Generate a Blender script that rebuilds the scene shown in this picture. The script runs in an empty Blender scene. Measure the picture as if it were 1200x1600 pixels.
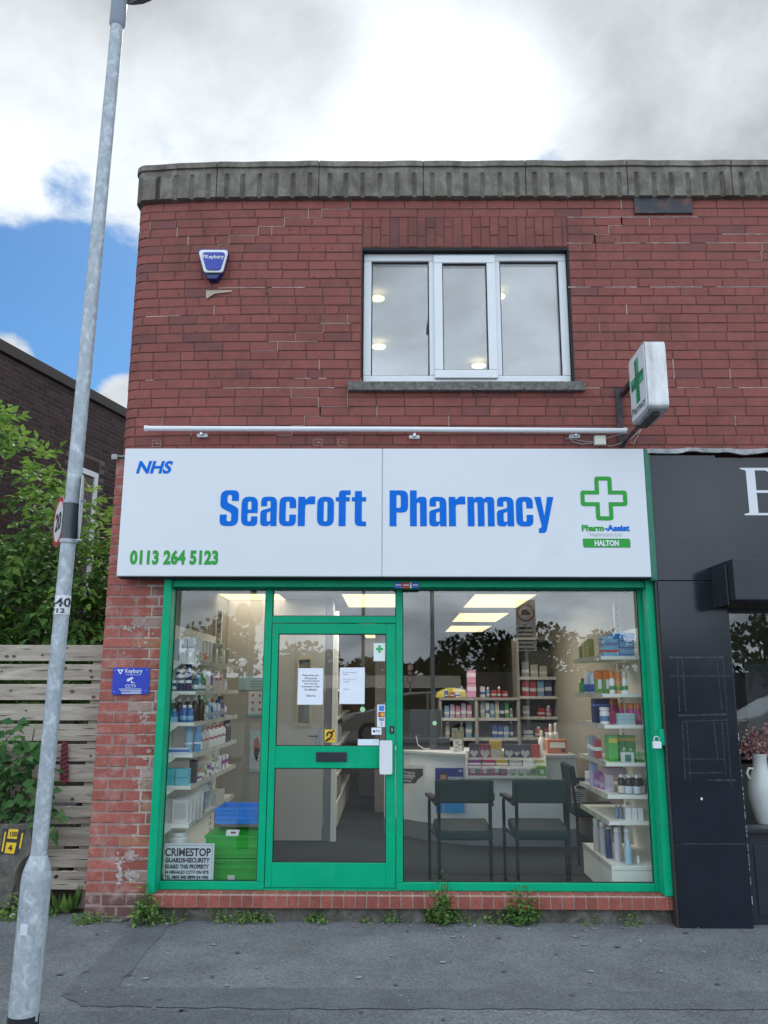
import bpy, math, random
import numpy as np
from mathutils import Vector, Matrix
random.seed(11)
S = bpy.context.scene
COL = S.collection
# ------------------------------------------------------------------ camera
F, YAW, PITCH, ROLL = 1294.9, math.radians(-0.507), math.radians(11.978), math.radians(0.170)
D, H = 6.05, 1.545
_f = Vector((math.sin(YAW)*math.cos(PITCH), math.cos(YAW)*math.cos(PITCH), math.sin(PITCH)))
_r = Vector((math.cos(YAW), -math.sin(YAW), 0)); _u = _r.cross(_f)
_r2 = math.cos(ROLL)*_r + math.sin(ROLL)*_u; _u2 = -math.sin(ROLL)*_r + math.cos(ROLL)*_u
cd = bpy.data.cameras.new("camera"); cam = bpy.data.objects.new("camera", cd); COL.objects.link(cam)
cam.matrix_world = Matrix(((_r2.x, _u2.x, -_f.x, 0), (_r2.y, _u2.y, -_f.y, -D), (_r2.z, _u2.z, -_f.z, H), (0, 0, 0, 1)))
cd.sensor_fit = 'VERTICAL'; cd.sensor_height = 36.0; cd.lens = F/1600*36.0
cd.clip_start = 0.05; cd.clip_end = 2000
S.camera = cam
def ray(px, py): return _f + float((px-600)/F)*_r2 - float((py-800)/F)*_u2
def at(px, py, y=0.0):
    """surveyed point of the photograph at depth y -> (x, z)"""
    d = ray(px, py); t = (y+D)/d.y
    return d.x*t, H+d.z*t
def X(px, py, y=0.0): return at(px, py, y)[0]
def Z(px, py, y=0.0): return at(px, py, y)[1]
# ------------------------------------------------------------------ world, sun, exposure
S.view_settings.view_transform = 'Standard'
try: S.view_settings.look = 'None'
except Exception: pass
S.view_settings.exposure = 0; S.view_settings.gamma = 1
S.cycles.max_bounces = 10; S.cycles.transparent_max_bounces = 24; S.cycles.glossy_bounces = 5
S.cycles.use_denoising = True; S.cycles.sample_clamp_indirect = 6
SUN_EL, SUN_AZ = math.radians(43), math.radians(-3)
W = bpy.data.worlds.new("World"); S.world = W; W.use_nodes = True
def build_world():
    nt = W.node_tree; N = nt.nodes; L = nt.links; N.clear()
    def n(t, **k):
        o = N.new(t)
        for a, b in k.items(): setattr(o, a, b)
        return o
    def lk(a, b): L.new(a, b)
    def math_(op, a, b=None, clamp=False):
        m = n('ShaderNodeMath', operation=op, use_clamp=clamp)
        for i, v in enumerate((a, b)):
            if v is None: continue
            if isinstance(v, (int, float)): m.inputs[i].default_value = v
            else: lk(v, m.inputs[i])
        return m.outputs[0]
    def sstep(v, a, b):
        m = n('ShaderNodeMapRange', interpolation_type='SMOOTHSTEP'); lk(v, m.inputs[0])
        m.inputs[1].default_value = a; m.inputs[2].default_value = b
        m.inputs[3].default_value = 0; m.inputs[4].default_value = 1
        return m.outputs[0]
    tc = n('ShaderNodeTexCoord'); d = tc.outputs['Generated']
    sx = n('ShaderNodeSeparateXYZ'); lk(d, sx.inputs[0])
    dz = math_('ADD', math_('MAXIMUM', sx.outputs[2], 0.0), 0.32)
    cb = n('ShaderNodeCombineXYZ'); lk(math_('DIVIDE', sx.outputs[0], dz), cb.inputs[0]); lk(math_('DIVIDE', sx.outputs[1], dz), cb.inputs[1])
    def noise(scale, detail, rough, off, dist=0.0):
        mp = n('ShaderNodeMapping'); lk(cb.outputs[0], mp.inputs[0]); mp.inputs['Location'].default_value = off
        t = n('ShaderNodeTexNoise'); t.inputs['Scale'].default_value = scale; t.inputs['Detail'].default_value = detail
        t.inputs['Roughness'].default_value = rough; t.inputs['Distortion'].default_value = dist
        lk(mp.outputs[0], t.inputs['Vector']); return t.outputs[0]
    def blob(px, py, deg0, deg1):
        v = ray(px, py).normalized()
        dp = n('ShaderNodeVectorMath', operation='DOT_PRODUCT'); lk(d, dp.inputs[0]); dp.inputs[1].default_value = v
        return sstep(dp.outputs['Value'], math.cos(math.radians(deg1)), math.cos(math.radians(deg0)))
    n1 = noise(5.5, 12, 0.64, (3.1, 1.7, 0), 0.15)
    n2 = noise(1.7, 8, 0.58, (7.3, 2.2, 0), 0.3)
    n3 = noise(5.0, 10, 0.62, (1.3, 9.2, 0), 0.25)
    # cloud cover: gaps of blue low on the left, a few pinholes elsewhere; every edge is broken up by the noise
    gap = math_('ADD', math_('MULTIPLY', blob(45, 545, 2.0, 9.6), 1.15), math_('MULTIPLY', blob(190, 480, 1.0, 7.5), 0.7))
    gap = math_('ADD', gap, math_('ADD', math_('MULTIPLY', blob(860, 256, 0.0, 1.5), 0.42), math_('MULTIPLY', blob(104, 284, 0.0, 2.2), 0.40)))
    gap = math_('SUBTRACT', gap, math_('ADD', math_('MULTIPLY', blob(5, 570, 0.0, 3.2), 1.0), math_('MULTIPLY', blob(190, 640, 0.0, 3.5), 1.0)))
    cover = math_('SUBTRACT', math_('ADD', math_('MULTIPLY', math_('SUBTRACT', n1, 0.5), 1.9), 0.78), math_('MULTIPLY', gap, 1.15))
    dens = sstep(cover, 0.0, 0.50)
    # brightness of the cloud sheet: glare round the hidden sun ahead, grey to the right, sunlit banks behind
    glow = math_('ADD', math_('MULTIPLY', blob(540, 150, 0.0, 14.0), 0.46), math_('MULTIPLY', blob(740, 235, 0.0, 10.0), 0.32))
    glow = math_('ADD', glow, math_('MULTIPLY', blob(960, 170, 0.0, 16.0), 0.16)); glow = math_('ADD', glow, math_('ADD', math_('MULTIPLY', blob(60, 300, 0.0, 14.0), 0.34), math_('MULTIPLY', blob(330, 230, 0.0, 10.0), 0.16)))
    dark = math_('ADD', math_('MULTIPLY', blob(1080, 150, 2.0, 20.0), 0.06), math_('MULTIPLY', blob(370, 70, 0.0, 9.0), 0.22))
    ahead = math_('ADD', 0.60, math_('MULTIPLY', math_('SUBTRACT', n2, 0.5), 0.85))
    ahead = math_('ADD', ahead, math_('MULTIPLY', math_('SUBTRACT', n3, 0.5), 0.80))
    ahead = math_('MAXIMUM', math_('SUBTRACT', math_('ADD', ahead, glow), dark), 0.46)
    nb = noise(2.1, 8, 0.6, (2.0, 5.0, 0), 0.3)
    behind = math_('MAXIMUM', math_('ADD', BACK_BASE, math_('MULTIPLY', math_('SUBTRACT', nb, 0.5), 5.0)), 0.45)
    side = sstep(sx.outputs[1], -0.35, 0.25)
    mixb = n('ShaderNodeMix', data_type='FLOAT'); lk(side, mixb.inputs[0]); lk(behind, mixb.inputs[2]); lk(ahead, mixb.inputs[3])
    tint = n('ShaderNodeMix', data_type='RGBA'); lk(side, tint.inputs[0])
    tint.inputs[6].default_value = (0.84, 0.96, 1.09, 1); tint.inputs[7].default_value = (0.93, 0.99, 1.04, 1)
    bc = n('ShaderNodeBackground'); lk(tint.outputs[2], bc.inputs[0]); lk(mixb.outputs[0], bc.inputs[1])
    sky = n('ShaderNodeTexSky', sky_type='NISHITA'); sky.sun_disc = False
    sky.sun_elevation = SUN_EL; sky.sun_rotation = SUN_AZ; sky.air_density = 1.0; sky.dust_density = 0.4; sky.ozone_density = 2.5
    bs = n('ShaderNodeBackground'); tn = n('ShaderNodeVectorMath', operation='MULTIPLY'); lk(sky.outputs[0], tn.inputs[0]); tn.inputs[1].default_value = (0.50, 0.84, 1.10); lk(tn.outputs[0], bs.inputs[0]); bs.inputs[1].default_value = 0.10
    ms = n('ShaderNodeMixShader'); lk(dens, ms.inputs[0]); lk(bs.outputs[0], ms.inputs[1]); lk(bc.outputs[0], ms.inputs[2])
    out = n('ShaderNodeOutputWorld'); lk(ms.outputs[0], out.inputs[0])
BACK_BASE = 1.95
build_world()
sl = bpy.data.lights.new("sun", 'SUN'); sl.energy = 3.0; sl.angle = math.radians(0.5); sl.color = (1.0, 0.95, 0.86)
so = bpy.data.objects.new("sun", sl); COL.objects.link(so)
sd = Vector((math.sin(SUN_AZ)*math.cos(SUN_EL), math.cos(SUN_AZ)*math.cos(SUN_EL), math.sin(SUN_EL)))
so.rotation_euler = sd.to_track_quat('Z', 'Y').to_euler(); so.location = (0, 20, 30)

# ------------------------------------------------------------------ materials
MATS = {}
def mat(name, col, rough=0.6, metal=0.0, var=0.0, vscale=8.0, bump=0.0, bscale=60.0, spec=0.5, attr=False, emit=0.0, stretch=(1, 1, 1), dirt=None, coat=0.0, dscale=2.5, damt=(0.55, 0.75)):
    m = bpy.data.materials.new(name); m.use_nodes = True; nt = m.node_tree; N = nt.nodes; L = nt.links
    b = N['Principled BSDF']
    c = (*col, 1) if len(col) == 3 else col
    b.inputs['Base Color'].default_value = c; b.inputs['Roughness'].default_value = rough; b.inputs['Metallic'].default_value = metal
    b.inputs['Specular IOR Level'].default_value = spec; b.inputs['Coat Weight'].default_value = coat
    src = None
    tc = N.new('ShaderNodeTexCoord'); mp = N.new('ShaderNodeMapping'); L.new(tc.outputs['Object'], mp.inputs[0]); mp.inputs['Scale'].default_value = stretch
    if attr:
        a = N.new('ShaderNodeAttribute'); a.attribute_name = 'Col'; src = a.outputs['Color']
    if var > 0:
        t = N.new('ShaderNodeTexNoise'); t.inputs['Scale'].default_value = vscale; t.inputs['Detail'].default_value = 6; t.inputs['Roughness'].default_value = 0.65
        L.new(mp.outputs[0], t.inputs['Vector'])
        r = N.new('ShaderNodeMapRange'); L.new(t.outputs[0], r.inputs[0]); r.inputs[1].default_value = 0.25; r.inputs[2].default_value = 0.75
        r.inputs[3].default_value = 1-var; r.inputs[4].default_value = 1+var
        v = N.new('ShaderNodeVectorMath'); v.operation = 'SCALE'
        if src: L.new(src, v.inputs[0])
        else: v.inputs[0].default_value = c[:3]
        L.new(r.outputs[0], v.inputs['Scale']); src = v.outputs[0]
    if dirt:
        t = N.new('ShaderNodeTexNoise'); t.inputs['Scale'].default_value = dscale; t.inputs['Detail'].default_value = 9; t.inputs['Roughness'].default_value = 0.7
        L.new(mp.outputs[0], t.inputs['Vector'])
        r = N.new('ShaderNodeMapRange'); L.new(t.outputs[0], r.inputs[0]); r.inputs[1].default_value = damt[0]; r.inputs[2].default_value = damt[1]; r.clamp = True
        x = N.new('ShaderNodeMix'); x.data_type = 'RGBA'; L.new(r.outputs[0], x.inputs[0])
        if src: L.new(src, x.inputs[6])
        else: x.inputs[6].default_value = c
        x.inputs[7].default_value = (*dirt, 1); src = x.outputs[2]
    if src: L.new(src, b.inputs['Base Color'])
    if bump > 0:
        t = N.new('ShaderNodeTexNoise'); t.inputs['Scale'].default_value = bscale; t.inputs['Detail'].default_value = 5
        L.new(mp.outputs[0], t.inputs['Vector'])
        bp = N.new('ShaderNodeBump'); bp.inputs['Strength'].default_value = bump; bp.inputs['Distance'].default_value = 0.01
        L.new(t.outputs[0], bp.inputs['Height']); L.new(bp.outputs[0], b.inputs['Normal'])
    if emit > 0:
        b.inputs['Emission Color'].default_value = c; b.inputs['Emission Strength'].default_value = emit
    MATS[name] = m; return m
def glass_mat(name, r0, tint=(0.97, 0.985, 0.98)):
    m = bpy.data.materials.new(name); m.use_nodes = True; nt = m.node_tree; N = nt.nodes; L = nt.links; N.clear()
    lw = N.new('ShaderNodeLayerWeight'); lw.inputs[0].default_value = 0.5
    p = N.new('ShaderNodeMath'); p.operation = 'POWER'; L.new(lw.outputs['Facing'], p.inputs[0]); p.inputs[1].default_value = 5
    a = N.new('ShaderNodeMath'); a.operation = 'MULTIPLY_ADD'; L.new(p.outputs[0], a.inputs[0]); a.inputs[1].default_value = 1-r0; a.inputs[2].default_value = r0
    t = N.new('ShaderNodeBsdfTransparent'); t.inputs[0].default_value = (*tint, 1)
    g = N.new('ShaderNodeBsdfGlossy'); g.inputs['Roughness'].default_value = 0.0; g.inputs[0].default_value = (1, 1, 1, 1)
    x = N.new('ShaderNodeMixShader'); L.new(a.outputs[0], x.inputs[0]); L.new(t.outputs[0], x.inputs[1]); L.new(g.outputs[0], x.inputs[2])
    o = N.new('ShaderNodeOutputMaterial'); L.new(x.outputs[0], o.inputs[0]); MATS[name] = m; return m
def leaf_mat(name, c1, c2, trans=0.35):
    m = bpy.data.materials.new(name); m.use_nodes = True; nt = m.node_tree; N = nt.nodes; L = nt.links; b = N['Principled BSDF']
    a = N.new('ShaderNodeAttribute'); a.attribute_name = 'Col'
    x = N.new('ShaderNodeMix'); x.data_type = 'RGBA'; L.new(a.outputs['Fac'], x.inputs[0]); x.inputs[6].default_value = (*c1, 1); x.inputs[7].default_value = (*c2, 1)
    L.new(x.outputs[2], b.inputs['Base Color']); b.inputs['Roughness'].default_value = 0.6; b.inputs['Specular IOR Level'].default_value = 0.18
    tr = N.new('ShaderNodeBsdfTranslucent'); L.new(x.outputs[2], tr.inputs[0])
    ad = N.new('ShaderNodeMixShader'); ad.inputs[0].default_value = trans
    o = N['Material Output']; L.new(b.outputs[0], ad.inputs[1]); L.new(tr.outputs[0], ad.inputs[2]); L.new(ad.outputs[0], o.inputs[0])
    MATS[name] = m; return m
_flat = {}
def paint(col, rough=0.45, metal=0.0):
    k = (tuple(round(c, 3) for c in col), rough, metal)
    if k not in _flat: _flat[k] = mat("paint_%d" % len(_flat), col, rough, metal, var=0.06, vscale=25)
    return _flat[k]

def asphalt(name, base, agg, scale=1.0):
    m = bpy.data.materials.new(name); m.use_nodes = True; nt = m.node_tree; N = nt.nodes; L = nt.links; b = N['Principled BSDF']
    tc = N.new('ShaderNodeTexCoord')
    def noise(s, dt, r=0.6):
        t = N.new('ShaderNodeTexNoise'); t.inputs['Scale'].default_value = s; t.inputs['Detail'].default_value = dt; t.inputs['Roughness'].default_value = r
        L.new(tc.outputs['Object'], t.inputs['Vector']); return t
    def rng(o, a, b_, c, d):
        r = N.new('ShaderNodeMapRange'); L.new(o, r.inputs[0]); r.inputs[1].default_value = a; r.inputs[2].default_value = b_; r.inputs[3].default_value = c; r.inputs[4].default_value = d; return r.outputs[0]
    big = rng(noise(1.6, 10, 0.72).outputs[0], 0.3, 0.7, 0.66, 1.34)
    vo = N.new('ShaderNodeTexVoronoi'); vo.inputs['Scale'].default_value = 110*scale; L.new(tc.outputs['Object'], vo.inputs['Vector'])
    sp = N.new('ShaderNodeSeparateColor'); L.new(vo.outputs['Color'], sp.inputs[0])
    grain = rng(sp.outputs[0], 0.0, 1.0, 0.66, 1.34)
    vo2 = N.new('ShaderNodeTexVoronoi'); vo2.inputs['Scale'].default_value = 38; L.new(tc.outputs['Object'], vo2.inputs['Vector'])
    sp2 = N.new('ShaderNodeSeparateColor'); L.new(vo2.outputs['Color'], sp2.inputs[0])
    st1 = rng(sp2.outputs[1], 0.955, 0.96, 0.0, 1.0); st2 = rng(vo2.outputs['Distance'], 0.10, 0.22, 1.0, 0.0)
    stone = N.new('ShaderNodeMath'); stone.operation = 'MULTIPLY'; L.new(st1, stone.inputs[0]); L.new(st2, stone.inputs[1])
    mu = N.new('ShaderNodeMath'); mu.operation = 'MULTIPLY'; L.new(big, mu.inputs[0]); L.new(grain, mu.inputs[1])
    v = N.new('ShaderNodeVectorMath'); v.operation = 'SCALE'; v.inputs[0].default_value = base; L.new(mu.outputs[0], v.inputs['Scale'])
    x = N.new('ShaderNodeMix'); x.data_type = 'RGBA'; L.new(stone.outputs[0], x.inputs[0]); L.new(v.outputs[0], x.inputs[6]); x.inputs[7].default_value = (*agg, 1)
    L.new(x.outputs[2], b.inputs['Base Color']); b.inputs['Roughness'].default_value = 0.85
    bp = N.new('ShaderNodeBump'); bp.inputs['Strength'].default_value = 0.6; bp.inputs['Distance'].default_value = 0.004
    L.new(vo.outputs['Distance'], bp.inputs['Height']); L.new(bp.outputs[0], b.inputs['Normal'])
    MATS[name] = m; return m
def mottled(name, c1, c2, c3, scale, rough=0.5, metal=0.0, bump=0.1, stretch=(1, 1, 1)):
    """two-scale mottling between three colours (galvanising, stone, weathered wood)"""
    m = bpy.data.materials.new(name); m.use_nodes = True; nt = m.node_tree; N = nt.nodes; L = nt.links; b = N['Principled BSDF']
    tc = N.new('ShaderNodeTexCoord'); mp = N.new('ShaderNodeMapping'); L.new(tc.outputs['Object'], mp.inputs[0]); mp.inputs['Scale'].default_value = stretch
    t = N.new('ShaderNodeTexNoise'); t.inputs['Scale'].default_value = scale; t.inputs['Detail'].default_value = 8; t.inputs['Roughness'].default_value = 0.7; t.inputs['Distortion'].default_value = 0.6
    L.new(mp.outputs[0], t.inputs['Vector'])
    cr = N.new('ShaderNodeValToRGB'); e = cr.color_ramp.elements; e[0].position = 0.34; e[0].color = (*c1, 1); e[1].position = 0.52; e[1].color = (*c2, 1)
    k = e.new(0.66); k.color = (*c3, 1)
    L.new(t.outputs[0], cr.inputs[0]); L.new(cr.outputs[0], b.inputs['Base Color']); b.inputs['Roughness'].default_value = rough; b.inputs['Metallic'].default_value = metal
    t2 = N.new('ShaderNodeTexNoise'); t2.inputs['Scale'].default_value = scale*7; t2.inputs['Detail'].default_value = 6; L.new(mp.outputs[0], t2.inputs['Vector'])
    bp = N.new('ShaderNodeBump'); bp.inputs['Strength'].default_value = bump; bp.inputs['Distance'].default_value = 0.01; L.new(t2.outputs[0], bp.inputs['Height']); L.new(bp.outputs[0], b.inputs['Normal'])
    MATS[name] = m; return m

M_BRICK = mat('brick', (1, 1, 1), 0.8, attr=True, var=0.16, vscale=14, bump=0.35, bscale=140, dirt=(0.062, 0.027, 0.025), dscale=1.7, damt=(0.50, 0.86))
M_PIER = mat('pier_brick', (1, 1, 1), 0.85, attr=True, var=0.22, vscale=22, bump=0.5, bscale=120, dirt=(0.42, 0.33, 0.30), dscale=9, damt=(0.50, 0.80))
M_SILLB = mat('sill_brick', (1, 1, 1), 0.85, attr=True, var=0.22, vscale=22, bump=0.5, bscale=120, dirt=(0.40, 0.32, 0.29), dscale=11, damt=(0.60, 0.9))
M_DBRICK = mat('dark_brick', (1, 1, 1), 0.85, attr=True, var=0.15, vscale=14, bump=0.3, bscale=90)
M_STONE = mottled('coping_stone', (0.078, 0.070, 0.056), (0.152, 0.139, 0.115), (0.235, 0.218, 0.184), 7.0, 0.9, 0, 0.5, (1, 1, 0.6))
M_SILL = mottled('sill_stone', (0.07, 0.07, 0.06), (0.14, 0.135, 0.125), (0.22, 0.21, 0.2), 26.0, 0.9, 0, 0.6)
M_CONC = mottled('old_concrete', (0.05, 0.045, 0.038), (0.11, 0.10, 0.088), (0.19, 0.175, 0.155), 9.0, 0.9, 0, 0.5)
M_WOOD = mottled('grey_wood', (0.22, 0.18, 0.145), (0.37, 0.32, 0.265), (0.48, 0.42, 0.355), 7.0, 0.85, 0, 0.35, (0.22, 1, 2.2))
M_GALV = mottled('galvanised', (0.25, 0.295, 0.33), (0.345, 0.39, 0.43), (0.52, 0.57, 0.61), 26.0, 0.5, 0.15, 0.08, (1, 1, 0.7))
M_PAVE = asphalt('pavement_asphalt', (0.132, 0.139, 0.150), (0.34, 0.33, 0.31))
M_PATCH = asphalt('patch_asphalt', (0.108, 0.115, 0.126), (0.26, 0.26, 0.26), 1.3)
M_ROAD = asphalt('road_asphalt', (0.06, 0.061, 0.065), (0.2, 0.2, 0.2))
M_GREEN = mat('green_powdercoat', (0.001, 0.35, 0.175), 0.4, var=0.10, vscale=7, bump=0.03, bscale=200, spec=0.15, dirt=(0.03, 0.40, 0.24), dscale=9, damt=(0.55, 0.95))
M_GREEN2 = mat('faded_green', (0.02, 0.16, 0.105), 0.5, var=0.25, vscale=14)
M_WHITE = mat('sign_white', (0.62, 0.655, 0.70), 0.35, var=0.025, vscale=1.5, dirt=(0.54, 0.57, 0.60), dscale=1.3, damt=(0.6, 1.0))
M_UPVC = mat('upvc_white', (0.66, 0.69, 0.72), 0.35, var=0.04, vscale=4)
M_BLUE = mat('letter_blue', (0.0, 0.135, 0.60), 0.45, spec=0.12)
M_LGREEN = mat('letter_green', (0.035, 0.31, 0.05), 0.45, spec=0.15)
M_BLACK = mat('gloss_black', (0.012, 0.016, 0.024), 0.14, spec=0.42, var=0.3, vscale=3, bump=0.05, bscale=2.2, dirt=(0.05, 0.055, 0.06), dscale=5, damt=(0.62, 1.0))
M_BLACKM = mat('dull_black', (0.014, 0.017, 0.024), 0.42, var=0.3, vscale=6, bump=0.04, bscale=30)
M_INK = mat('ink', (0.012, 0.012, 0.014), 0.6)
M_GLASS = glass_mat('window_glass', 0.066)
M_GLASSU = glass_mat('upstairs_glass', 0.15)
M_DARK = mat('dark_gap', (0.01, 0.011, 0.012), 0.8)
M_CARPET = mat('carpet', (0.036, 0.042, 0.045), 0.95, spec=0.1, var=0.25, vscale=160, bump=0.4, bscale=400)
M_IWALL = mat('inner_wall', (0.23, 0.21, 0.165), 0.8, var=0.05, vscale=2)
M_CEIL2 = mat('shop_ceiling', (0.27, 0.265, 0.25), 0.85, var=0.04, vscale=6)
M_CEIL = mat('inner_ceiling', (0.60, 0.58, 0.53), 0.85, var=0.04, vscale=6)
M_SHELF = mat('shelf_metal', (0.82, 0.82, 0.76), 0.4, var=0.05, vscale=6)
M_STRIP = mat('price_strip', (0.40, 0.41, 0.37), 0.4, var=0.15, vscale=30)
M_CHROME = mat('chrome', (0.55, 0.56, 0.58), 0.25, 1.0)
M_LAMP = mat('lit_diffuser', (1.0, 0.78, 0.44), 0.5, emit=1.25)
M_LAMPR = mat('lit_round_lamp', (1.0, 0.86, 0.48), 0.5, emit=1.5)
M_LEAF = leaf_mat('leaf', (0.045, 0.115, 0.035), (0.24, 0.40, 0.075), 0.42)
M_LEAFD = leaf_mat('leaf_dark', (0.04, 0.11, 0.04), (0.13, 0.27, 0.08), 0.35)
M_WEED = leaf_mat('leaf_weed', (0.05, 0.12, 0.03), (0.20, 0.32, 0.08), 0.3)
M_FARLEAF = leaf_mat('leaf_far', (0.012, 0.035, 0.012), (0.04, 0.09, 0.025), 0.25)
M_BARK = mat('bark', (0.08, 0.06, 0.045), 0.9, var=0.3, vscale=10, bump=0.5, bscale=30, stretch=(1, 1, .2))
M_LEAD = mottled('lead_flashing', (0.15, 0.16, 0.165), (0.28, 0.29, 0.30), (0.42, 0.43, 0.44), 9, 0.55, 0.3, 0.3)
M_RUST = mottled('rusty_plate', (0.022, 0.022, 0.032), (0.035, 0.034, 0.042), (0.16, 0.055, 0.03), 8, 0.6, 0.1, 0.3)

# ------------------------------------------------------------------ mesh helpers
class MB:
    def __init__(s): s.v = []; s.f = []; s.m = []; s.c = []
    def add(s, vs, fs, mi=0, col=None):
        o = len(s.v); s.v += [tuple(p) for p in vs]
        for f in fs: s.f.append(tuple(i+o for i in f)); s.m.append(mi); s.c.append(col)
        return s
    def box(s, x0, x1, y0, y1, z0, z1, mi=0, col=None):
        return s.add([(x0, y0, z0), (x1, y0, z0), (x1, y1, z0), (x0, y1, z0), (x0, y0, z1), (x1, y0, z1), (x1, y1, z1), (x0, y1, z1)],
              [(0, 3, 2, 1), (4, 5, 6, 7), (0, 1, 5, 4), (1, 2, 6, 5), (2, 3, 7, 6), (3, 0, 4, 7)], mi, col)
    def obox(s, c, ax, ay, az, mi=0, col=None):
        c, ax, ay, az = map(Vector, (c, ax, ay, az))
        vs = [c+a*ax+b*ay+d*az for d in (-1, 1) for a, b in ((-1, -1), (1, -1), (1, 1), (-1, 1))]
        return s.add(vs, [(0, 3, 2, 1), (4, 5, 6, 7), (0, 1, 5, 4), (1, 2, 6, 5), (2, 3, 7, 6), (3, 0, 4, 7)], mi, col)
    def tube(s, pts, r, n=10, mi=0, caps=True):
        pts = [Vector(p) for p in pts]; rs = r if isinstance(r, (list, tuple)) else [r]*len(pts)
        rings = []; prev = None
        for i, p in enumerate(pts):
            t = (pts[min(i+1, len(pts)-1)]-pts[max(i-1, 0)]).normalized()
            if prev is None:
                a = Vector((1, 0, 0)) if abs(t.x) < 0.8 else Vector((0, 1, 0)); a = (a-t*a.dot(t)).normalized()
            else: a = (prev-t*prev.dot(t)).normalized()
            prev = a; b = t.cross(a)
            rings.append([p+rs[i]*(math.cos(2*math.pi*k/n)*a+math.sin(2*math.pi*k/n)*b) for k in range(n)])
        vs = [q for R in rings for q in R]; fs = []
        for i in range(len(rings)-1):
            for k in range(n): fs.append((i*n+k, i*n+(k+1) % n, (i+1)*n+(k+1) % n, (i+1)*n+k))
        if caps: fs.append(tuple(range(n))[::-1]); fs.append(tuple((len(rings)-1)*n+k for k in range(n)))
        return s.add(vs, fs, mi)
    def lathe(s, prof, c, n=16, mi=0, mis=None):
        cx, cy, cz = c; vs = []
        for r, z in prof:
            for k in range(n): vs.append((cx+r*math.cos(2*math.pi*k/n), cy+r*math.sin(2*math.pi*k/n), cz+z))
        o = len(s.v)
        for i in range(len(prof)-1):
            s_m = mis[i] if mis else mi
            for k in range(n): s.f.append((o+i*n+k, o+i*n+(k+1) % n, o+(i+1)*n+(k+1) % n, o+(i+1)*n+k)); s.m.append(s_m); s.c.append(None)
        s.v += vs
        s.f.append(tuple(o+k for k in range(n))[::-1]); s.m.append(mis[0] if mis else mi); s.c.append(None)
        s.f.append(tuple(o+(len(prof)-1)*n+k for k in range(n))); s.m.append(mis[-1] if mis else mi); s.c.append(None)
        return s
    def prism(s, poly, fn, d0, d1, mi=0, side=None):
        """poly: 2d outline; fn(a,b,d)->3d point; extruded d0..d1"""
        n = len(poly); vs = [fn(a, b, d0) for a, b in poly]+[fn(a, b, d1) for a, b in poly]
        s.add(vs, [tuple(range(n)), tuple(range(2*n-1, n-1, -1))], mi)
        o = len(s.v)-2*n
        for i in range(n): s.f.append((o+i, o+n+i, o+n+(i+1) % n, o+(i+1) % n)); s.m.append(mi if side is None else side); s.c.append(None)
        return s
    def quad(s, a, b, c, d, mi=0, col=None): return s.add([a, b, c, d], [(0, 1, 2, 3)], mi, col)
WLOC = {}
def setp(o, label=None, cat=None, group=None, kind=None):
    if label: o['label'] = label
    if cat: o['category'] = cat
    if group: o['group'] = group
    if kind: o['kind'] = kind
    return o
def build(name, mb, mats, parent=None, bevel=0, smooth=False, label=None, cat=None, group=None, kind=None, seg=2, recalc=True):
    me = bpy.data.meshes.new(name)
    V = np.array(mb.v, float)
    if parent is not None: loc = Vector(WLOC[parent.name])
    else:
        lo, hi = V.min(0), V.max(0); loc = Vector(((lo[0]+hi[0])/2, (lo[1]+hi[1])/2, lo[2]))
    V = V-np.array(loc)
    me.from_pydata([tuple(p) for p in V], [], mb.f)
    for m in (mats if isinstance(mats, (list, tuple)) else [mats]): me.materials.append(m)
    me.polygons.foreach_set('material_index', mb.m)
    if any(c is not None for c in mb.c):
        ca = me.color_attributes.new('Col', 'FLOAT_COLOR', 'CORNER'); data = []
        for p in me.polygons:
            c = mb.c[p.index] or (1, 1, 1)
            data += [c[0], c[1], c[2], 1.0]*len(p.vertices)
        ca.data.foreach_set('color', data)
    if recalc:
        import bmesh
        bm = bmesh.new(); bm.from_mesh(me); bmesh.ops.recalc_face_normals(bm, faces=bm.faces); bm.to_mesh(me); bm.free()
    if smooth:
        me.polygons.foreach_set('use_smooth', [True]*len(me.polygons))
        me.set_sharp_from_angle(angle=math.radians(38))
    o = bpy.data.objects.new(name, me); COL.objects.link(o)
    if parent is not None: o.parent = parent; WLOC[o.name] = loc
    else: o.location = loc; WLOC[o.name] = loc
    if bevel:
        b = o.modifiers.new('bevel', 'BEVEL'); b.width = bevel; b.segments = seg; b.limit_method = 'ANGLE'; b.angle_limit = math.radians(40)
    return setp(o, label, cat, group, kind)
def thing(name, label, cat, loc, group=None, kind=None):
    o = bpy.data.objects.new(name, None); COL.objects.link(o); o.location = loc; o.empty_display_size = 0.1
    WLOC[o.name] = Vector(loc); return setp(o, label, cat, group, kind)
def copy_tree(o, parent=None):
    c = o.copy(); COL.objects.link(c)
    if parent is not None: c.parent = parent
    for ch in list(o.children): copy_tree(ch, c)
    return c
def rpoly(pts, seg=5):
    """closed outline from (x,y[,radius]) corners"""
    out = []; n = len(pts)
    for i, p in enumerate(pts):
        r = p[2] if len(p) > 2 else 0
        P = Vector(p[:2]); A = Vector(pts[i-1][:2]); B = Vector(pts[(i+1) % n][:2])
        if r <= 0: out.append((P.x, P.y)); continue
        a = (A-P); b = (B-P); la, lb = a.length, b.length; a.normalize(); b.normalize()
        ang = a.angle(b); t = min(r/math.tan(ang/2), la*0.5, lb*0.5)
        s0, s1 = P+a*t, P+b*t
        for k in range(seg+1):
            w = k/seg; q = (1-w)**2*s0+2*(1-w)*w*P+w*w*s1
            out.append((q.x, q.y))
    return out
def rrect(x0, y0, x1, y1, r): return rpoly([(x0, y0, r), (x1, y0, r), (x1, y1, r), (x0, y1, r)])
DG = None
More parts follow.
